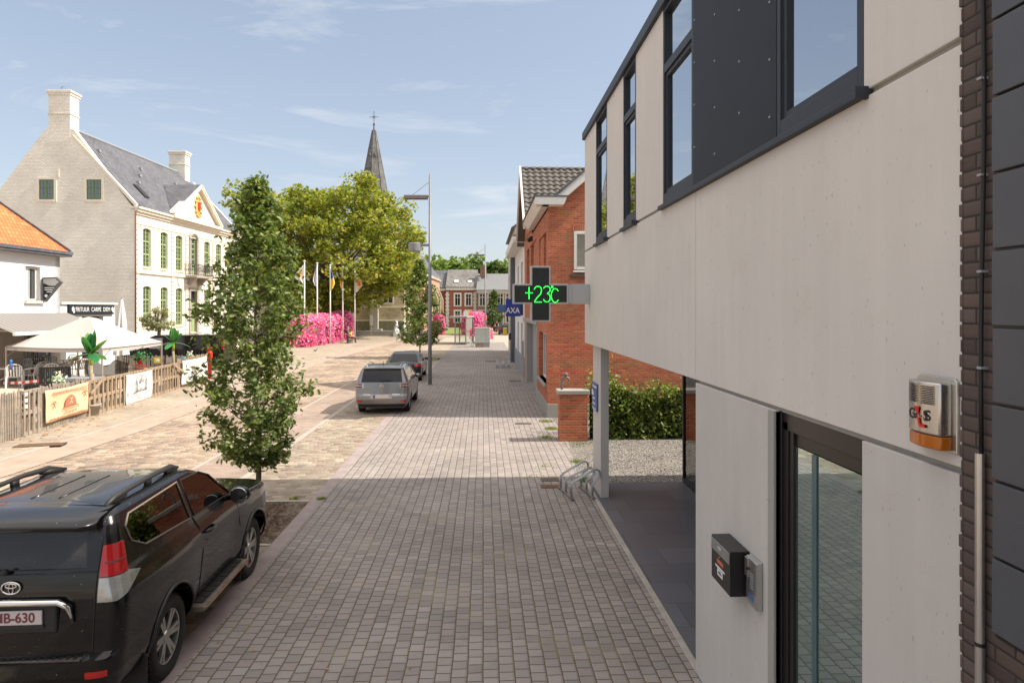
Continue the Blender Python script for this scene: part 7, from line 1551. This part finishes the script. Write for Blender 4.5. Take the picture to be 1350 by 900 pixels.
# bicycles
def bicycle(label, loc, rz, col):
    t = thing('bicycle', label, 'bicycle', loc, rz)
    for x_ in (-.52,.55):
        w_ = MB(); w_.tube([(x_+.33*math.cos(a),0,.34+.33*math.sin(a)) for a in np.linspace(0,2*math.pi,25)], .016, 6, False); wo = w_.build('wheel', M['rubber'], t, smooth=True); m = MB()
        for k in range(10): a = k*math.pi/5; m.bar((x_,0,.34),(x_+.32*math.cos(a),0,.34+.32*math.sin(a)),.005,.005)
        m.build('spokes', M['steel'], wo)
    m = MB()
    for a, b_ in (((-.52,0,.34),(-.08,0,.30)),((-.52,0,.34),(-.20,0,.80)),((-.08,0,.30),(-.22,0,.88)),((-.08,0,.30),(.38,0,.72)),((-.20,0,.78),(.36,0,.84)),((.35,0,.95),(.55,0,.34))): m.tube([a, b_], .02, 6)
    m.build('frame', col, t, smooth=True); MB().tube([(.34,0,.94),(.32,0,1.04),(.30,-.26,1.06),(.18,-.30,1.02)],.014,6).build('handlebar', M['steel'], t); MB().tube([(.32,0,1.04),(.30,.26,1.06),(.18,.30,1.02)],.014,6).build('handlebar', M['steel'], t)
    MB().ball((-.24,0,.93),.10,10,6,(1.4,.8,.4)).build('saddle', M['trimblack'], t, smooth=True); m = MB(); m.box(-.75,-.06,.70,-.35,.06,.72); m.bar((-.70,0,.70),(-.53,0,.36),.015,.015); m.build('luggage_rack', M['trimblack'], t); MB().ball((-.80,0,.62),.035,8,5).build('rear_lamp', M['taillight'], t)
    m = MB(); m.tube([(-.08,-.1,.22),(-.08,.1,.38)],.012,5); m.box(-.14,-.16,.20,-.02,-.08,.235); m.box(-.14,.08,.365,-.02,.16,.40); m.build('pedals', M['trimblack'], t); return t
p_ = W((625.5-675)/F*64, 64); bicycle('dark bicycle parked against the low kerb in front of the grey cabinet', p_, R(70), M['trimblack'])
p_ = W((654.5-675)/F*98, 98); bicycle('bicycle under the distant cyclist in the middle of the road', p_, R(-84), M['trimblack'])
J2 = dict(pelvis=(0,0,1.02), belly=(0,.06,1.16), chest=(0,.20,1.38), neck=(0,.30,1.52), head=(0,.36,1.61), crown=(0,.38,1.69), lsh=(-.18,.20,1.43), lel=(-.26,.36,1.22), lwr=(-.26,.50,1.10), lha=(-.25,.55,1.07), rsh=(.18,.20,1.43), rel=(.26,.36,1.22), rwr=(.26,.50,1.10), rha=(.25,.55,1.07), lhip=(-.09,0,.98), lkn=(-.12,.34,.72), lan=(-.12,.12,.34), lto=(-.12,.24,.28), rhip=(.09,0,.98), rkn=(.12,.26,.62), ran=(.12,.14,.24), rto=(.12,.28,.20), face=(0,1,0))
person('cyclist in a dark sleeveless top riding on the road near the far cars', p_, R(186), J2, ([trou, skin, shoe], lambda c: 2 if c.z < .30 else 1 if c.z > 1.52 or abs(c.x) > .2 or c.z < .66 else 0), (plain('auburn_hair',(.28,.10,.05),.8),))
# ------------------------------------------------------------------ bus shelter, cabinet, stop sign, posts
bs_ = thing('bus_shelter', 'glass bus shelter with flat grey roof on the kerb', 'bus shelter', (0,0,0), -TH); d0 = 67
x0, x1, x2 = (600-675)/F*d0, (614-675)/F*d0, (623-675)/F*72
MB().add([((591-675)/F*d0,d0-.2,2.66),((616-675)/F*d0,d0-.3,2.70),((624.5-675)/F*72.5,72.6,2.70),((600-675)/F*72.5,72.6,2.66),((591-675)/F*d0,d0-.2,2.84),((616-675)/F*d0,d0-.3,2.86),((624.5-675)/F*72.5,72.6,2.86),((600-675)/F*72.5,72.6,2.84)], [(0,3,2,1),(4,5,6,7),(0,1,5,4),(1,2,6,5),(2,3,7,6),(3,0,4,7)]).build('roof', plain('shelter_roof',(.30,.29,.27),.6), bs_)
for (a, c) in ((x0,d0),(x1,d0),(x2,72.4),((606-675)/F*72.4,72.4)): MB().box(a-.06,c-.06,0,a+.06,c+.06,2.66).build('post', M['greypole'], bs_)
MB().add([(x0,d0,.15),(x1,d0,.15),(x1,d0,2.5),(x0,d0,2.5)], [(0,1,2,3)]).build('glass_panel', clear('pale_shelter_glass',(.85,.9,.86),.12), bs_); MB().add([(x1,d0,.12),(x2,72.4,.12),(x2,72.4,2.6),(x1,d0,2.6)], [(0,1,2,3)]).build('glass_panel', M['shelter'], bs_)
cbn = thing('utility_cabinet', 'pale grey utility cabinet with two doors beside the parked bicycle', 'cabinet', W((626-675)/F*62.5, 62.5, 0), -TH)
MB().box(0,0,.42,.94,.7,1.78).build('body', plain('cabinet_grey',(.46,.50,.47),.6), cbn, bevel=.02); MB().box(.95,0,.42,1.42,.7,1.78).build('side_cabinet', plain('cabinet_grey_b',(.43,.47,.44),.6), cbn, bevel=.02); MB().box(-.01,-.02,1.78,1.44,.74,1.84).build('lid', M['cabl'] if 'cabl' in M else plain('cabinet_lid',(.5,.53,.5),.6), cbn, bevel=.01)
MB().box(.9,.05,0,1.38,.65,.42).build('plinth', M['greypaint'], cbn); MB().box(.05,.05,0,.85,.65,.42).build('plinth', M['woodgrey'], cbn)
st_ = thing('bus_stop_sign', 'yellow and white bus stop sign post beside the rightmost flagpole', 'bus stop sign', W((461.5-675)/F*77, 77, .05), -TH); MB().box(-.05,-.05,0,.05,.05,3.1).build('post', M['yellow'], st_); MB().box(.06,-.03,2.3,.62,.03,3.05).build('panel', M['plastic'], st_, bevel=.01); MB().box(.1,-.04,.4,.45,.02,1.6).build('timetable', M['plastic'], st_, bevel=.01)
s2_ = thing('notice_post', 'white notice board on a thin post before the stone church wall', 'notice board', W((489.5-675)/F*85, 85, .05), -TH); MB().tube([(0,0,0),(0,0,1.9)],.03,6).build('post', M['steel'], s2_); MB().box(-.2,-.04,1.45,.22,.0,2.75).build('board', M['plastic'], s2_, bevel=.01)
s3_ = thing('bus_stop_sign', 'small white and yellow stop sign standing behind the bus shelter', 'bus stop sign', W((614.5-675)/F*74, 74, 0), -TH); MB().tube([(0,0,0),(0,0,2.9)],.04,6).build('post', M['steel'], s3_); MB().box(-.28,-.05,2.7,.22,.0,3.35).build('panel', M['plastic'], s3_); MB().box(.23,-.05,2.7,.34,.0,3.35).build('edge', M['yellow'], s3_)
for u, lb_ in ((523.2,'pale grey bollard post left of the other at the square edge'),(530.6,'dark bollard post just right of the pale one')):
    t = thing('bollard', lb_, 'bollard', W((u-675)/F*74, 74, .05), 0, 'bollard posts at the edge of the square'); MB().tube([(0,0,0),(0,0,1.05)],.05,8).build('post', M['steel'] if u < 525 else M['greypole'], t, smooth=True); MB().lathe([(.05,1.05),(.055,1.08),(.02,1.12)],10).build('cap', M['greypole'], t)
mo = thing('stone_cross', 'stone memorial cross on stepped base before the church', 'memorial', W((496.5-675)/F*88.5, 88.5, .05), -TH)
m = MB()
for k, w_ in enumerate((1.9,1.5,1.1,.7)): m.box(-w_,-w_*.6,k*.22,w_,w_*.6,k*.22+.22)
m.build('steps', M['plinth'], mo, bevel=.01); MB().box(-.26,-.2,.88,.22,.2,3.6).build('shaft', plain('pale_stone',(.50,.47,.42),.8), mo, bevel=.03); m = MB(); m.box(-.55,-.12,3.75,.5,.12,3.98); m.box(-.14,-.12,3.6,.1,.12,4.4); m.build('cross', plain('pale_stone_b',(.48,.45,.40),.8), mo, bevel=.02)
def statue(label, u, d, s_):
    t = thing('animal_statue', label, 'statue', W((u-675)/F*d, d, .5), R(200)-TH, 'white animal statues by the church wall'); m = MB(); J = [(0,0,0),(0,.0,.35),(0,.05,.8),(0,.08,1.15),(0,.20,1.35)]
    m.tube(J, [.34,.36,.27,.17,.10], 12); m.ball((0,.2,1.38),.19,12,8,(.85,1.1,.9)); m.ball((0,.40,1.33),.09,8,6,(.9,1.4,.8)); 
    for q in (-1,1): m.ball((q*.12,.12,1.56),.05,8,5,(.8,.6,1.4)); m.tube([(q*.16,.12,.75),(q*.17,.28,.35),(q*.17,.32,.0)], [.11,.08,.08], 8); m.ball((q*.27,.12,.12),.17,8,6,(.8,1.3,.8))
    m.tube([(0,-.30,.15),(0,-.5,.12),(.1,-.6,.2)], [.07,.05,.02], 6); m.build('figure', M['plastic'], t, smooth=True); MB().box(-.5,-.5,-.45,.5,.5,.0).build('plinth', M['plinth'], t, bevel=.02)
statue('white sitting animal statue left of the small street tree', 522.5, 85, 1); statue('white sitting animal statue partly behind the small street tree', 532.5, 87, 1)
# kerb curve by the shelter, pigeon, traffic sign behind the oak
pg = thing('pigeon', 'grey pigeon walking on the pale paving of the square', 'pigeon', G(415.5,464.5)+Vector((0,0,.05)), R(30)); m = MB(); m.ball((0,0,.13),.085,12,8,(1.7,.85,.85)); m.tube([(.10,0,.17),(.16,0,.23)], [.045,.035], 8); m.ball((.175,0,.255),.036,8,6); m.prism([(-.12,-.03),(-.27,-.045),(-.27,.045),(-.12,.03)], .12, .135, 'xy'); m.build('body', plain('pigeon_grey',(.16,.17,.19),.7), pg, smooth=True); MB().tube([(.205,0,.253),(.235,0,.246)], [.01,.003], 5).build('beak', M['trimblack'], pg)
for s_ in (-1,1): MB().tube([(.0,s_*.03,.07),(.01,s_*.03,.0),(.05,s_*.03,.002)],.006,4).build('leg', M['red'], pg)
ts = thing('traffic_sign', 'blue round traffic sign on a thin post seen through the oak leaves', 'traffic sign', W((303-675)/F*44, 44, 0), -TH); MB().tube([(0,0,0),(0,0,2.9)],.035,8).build('post', M['steel'], ts); MB().lathe([(.28,-.06),(.28,-.04)],24,(0,0,2.7),'y').build('disc', M['blue'], ts)
# ------------------------------------------------------------------ bicycle racks
def rack(label, loc, rz):
    t = thing('bicycle_rack', label, 'bicycle rack', loc, rz, 'galvanised bicycle racks on the sidewalk')
    for y_ in (0,.42): MB().bar((-.42,y_,.03),(.42,y_,.03),.04,.02).build('ground_rail', M['steel'], t)
    for k, x_ in enumerate((-.34,.0,.34)):
        h_ = .50 if k == 1 else .62
        for q in (-.03,.03):
            pts = [(x_+q,0,.03),(x_+q,0,.28)] + [(x_+q,.03+.02*i,.30+.03*i) for i in range(2)] + [(x_+q,.46,.26+h_*.45)] + [(x_+q,.50+.07*math.sin(a),.26+h_*.45-.09+.09*math.cos(a)) for a in np.linspace(.2,2.9,6)] + [(x_+q,.42,.25),(x_+q,.42,.03)]
            MB().tube(pts, .0125, 8).build('hoop', M['steel'], t, smooth=True)
    for x_ in (-.42,.42):
        for y_ in (0,.42): MB().box(x_-.03,y_-.03,0,x_+.03,y_+.03,.014).build('foot', M['iron'], t)
    return t
p_ = G(757, 661); r1 = rack('galvanised bicycle rack standing beside the concrete blade column', (1.60, 12.86, .012), R(-80))
r2 = copy_tree(r1); q_ = G(664, 485.5); r2.location = (q_.x, q_.y, .012); r2.rotation_euler = (0,0,R(8)); r2['label'] = 'small distant bicycle rack on the shaded sidewalk near the garage'
# crushed bucket by the tree and pale stone
bk = thing('bucket', 'small translucent bucket standing behind the bonnet by the oak trunk', 'bucket', W((325-675)/F*12.6, 12.6, .0)); m = MB(); m.lathe([(.10,0),(.13,.28),(.145,.29),(.12,.28),(.09,.01)],18); m.build('tub', plain('milky_plastic',(.62,.60,.57),.5), bk, smooth=True); MB().box(-.04,-.125,.12,.03,-.118,.19).build('sticker', M['red'], bk)
# kerb along the square

random.seed(12); b = MB()
for i in range(90):
    u = random.uniform(5, 268); q = FL(u); l, d = q.x + random.uniform(.1, 1.5)*random.random(), q.y + random.uniform(-.5,.5); c = W(l, d, .058); a = random.uniform(0, 6.28); r = random.uniform(.03,.07)
    b.add([c+Vector((r*math.cos(a),r*math.sin(a),0)), c+Vector((-r*.5*math.sin(a),r*.5*math.cos(a),.015)), c-Vector((r*math.cos(a),r*math.sin(a),0)), c-Vector((-r*.5*math.sin(a),r*.5*math.cos(a),-.01))], [(0,1,2,3)])
for i in range(60):
    x, y = random.uniform(-3.2,2.0), random.uniform(6,20); c = Vector((x,y,.016)); a = random.uniform(0, 6.28); r = random.uniform(.015,.035)
    b.add([c+Vector((r*math.cos(a),r*math.sin(a),0)), c+Vector((-r*.4*math.sin(a),r*.4*math.cos(a),.008)), c-Vector((r*math.cos(a),r*math.sin(a),0)), c-Vector((-r*.4*math.sin(a),r*.4*math.cos(a),-.004))], [(0,1,2,3)])
tag(b.build('fallen_leaves', plain('dry_leaves', (.42,.21,.08), .8, var=.4, nscale=3), fix=False), kind='stuff', label='dry orange leaves scattered on the paving')
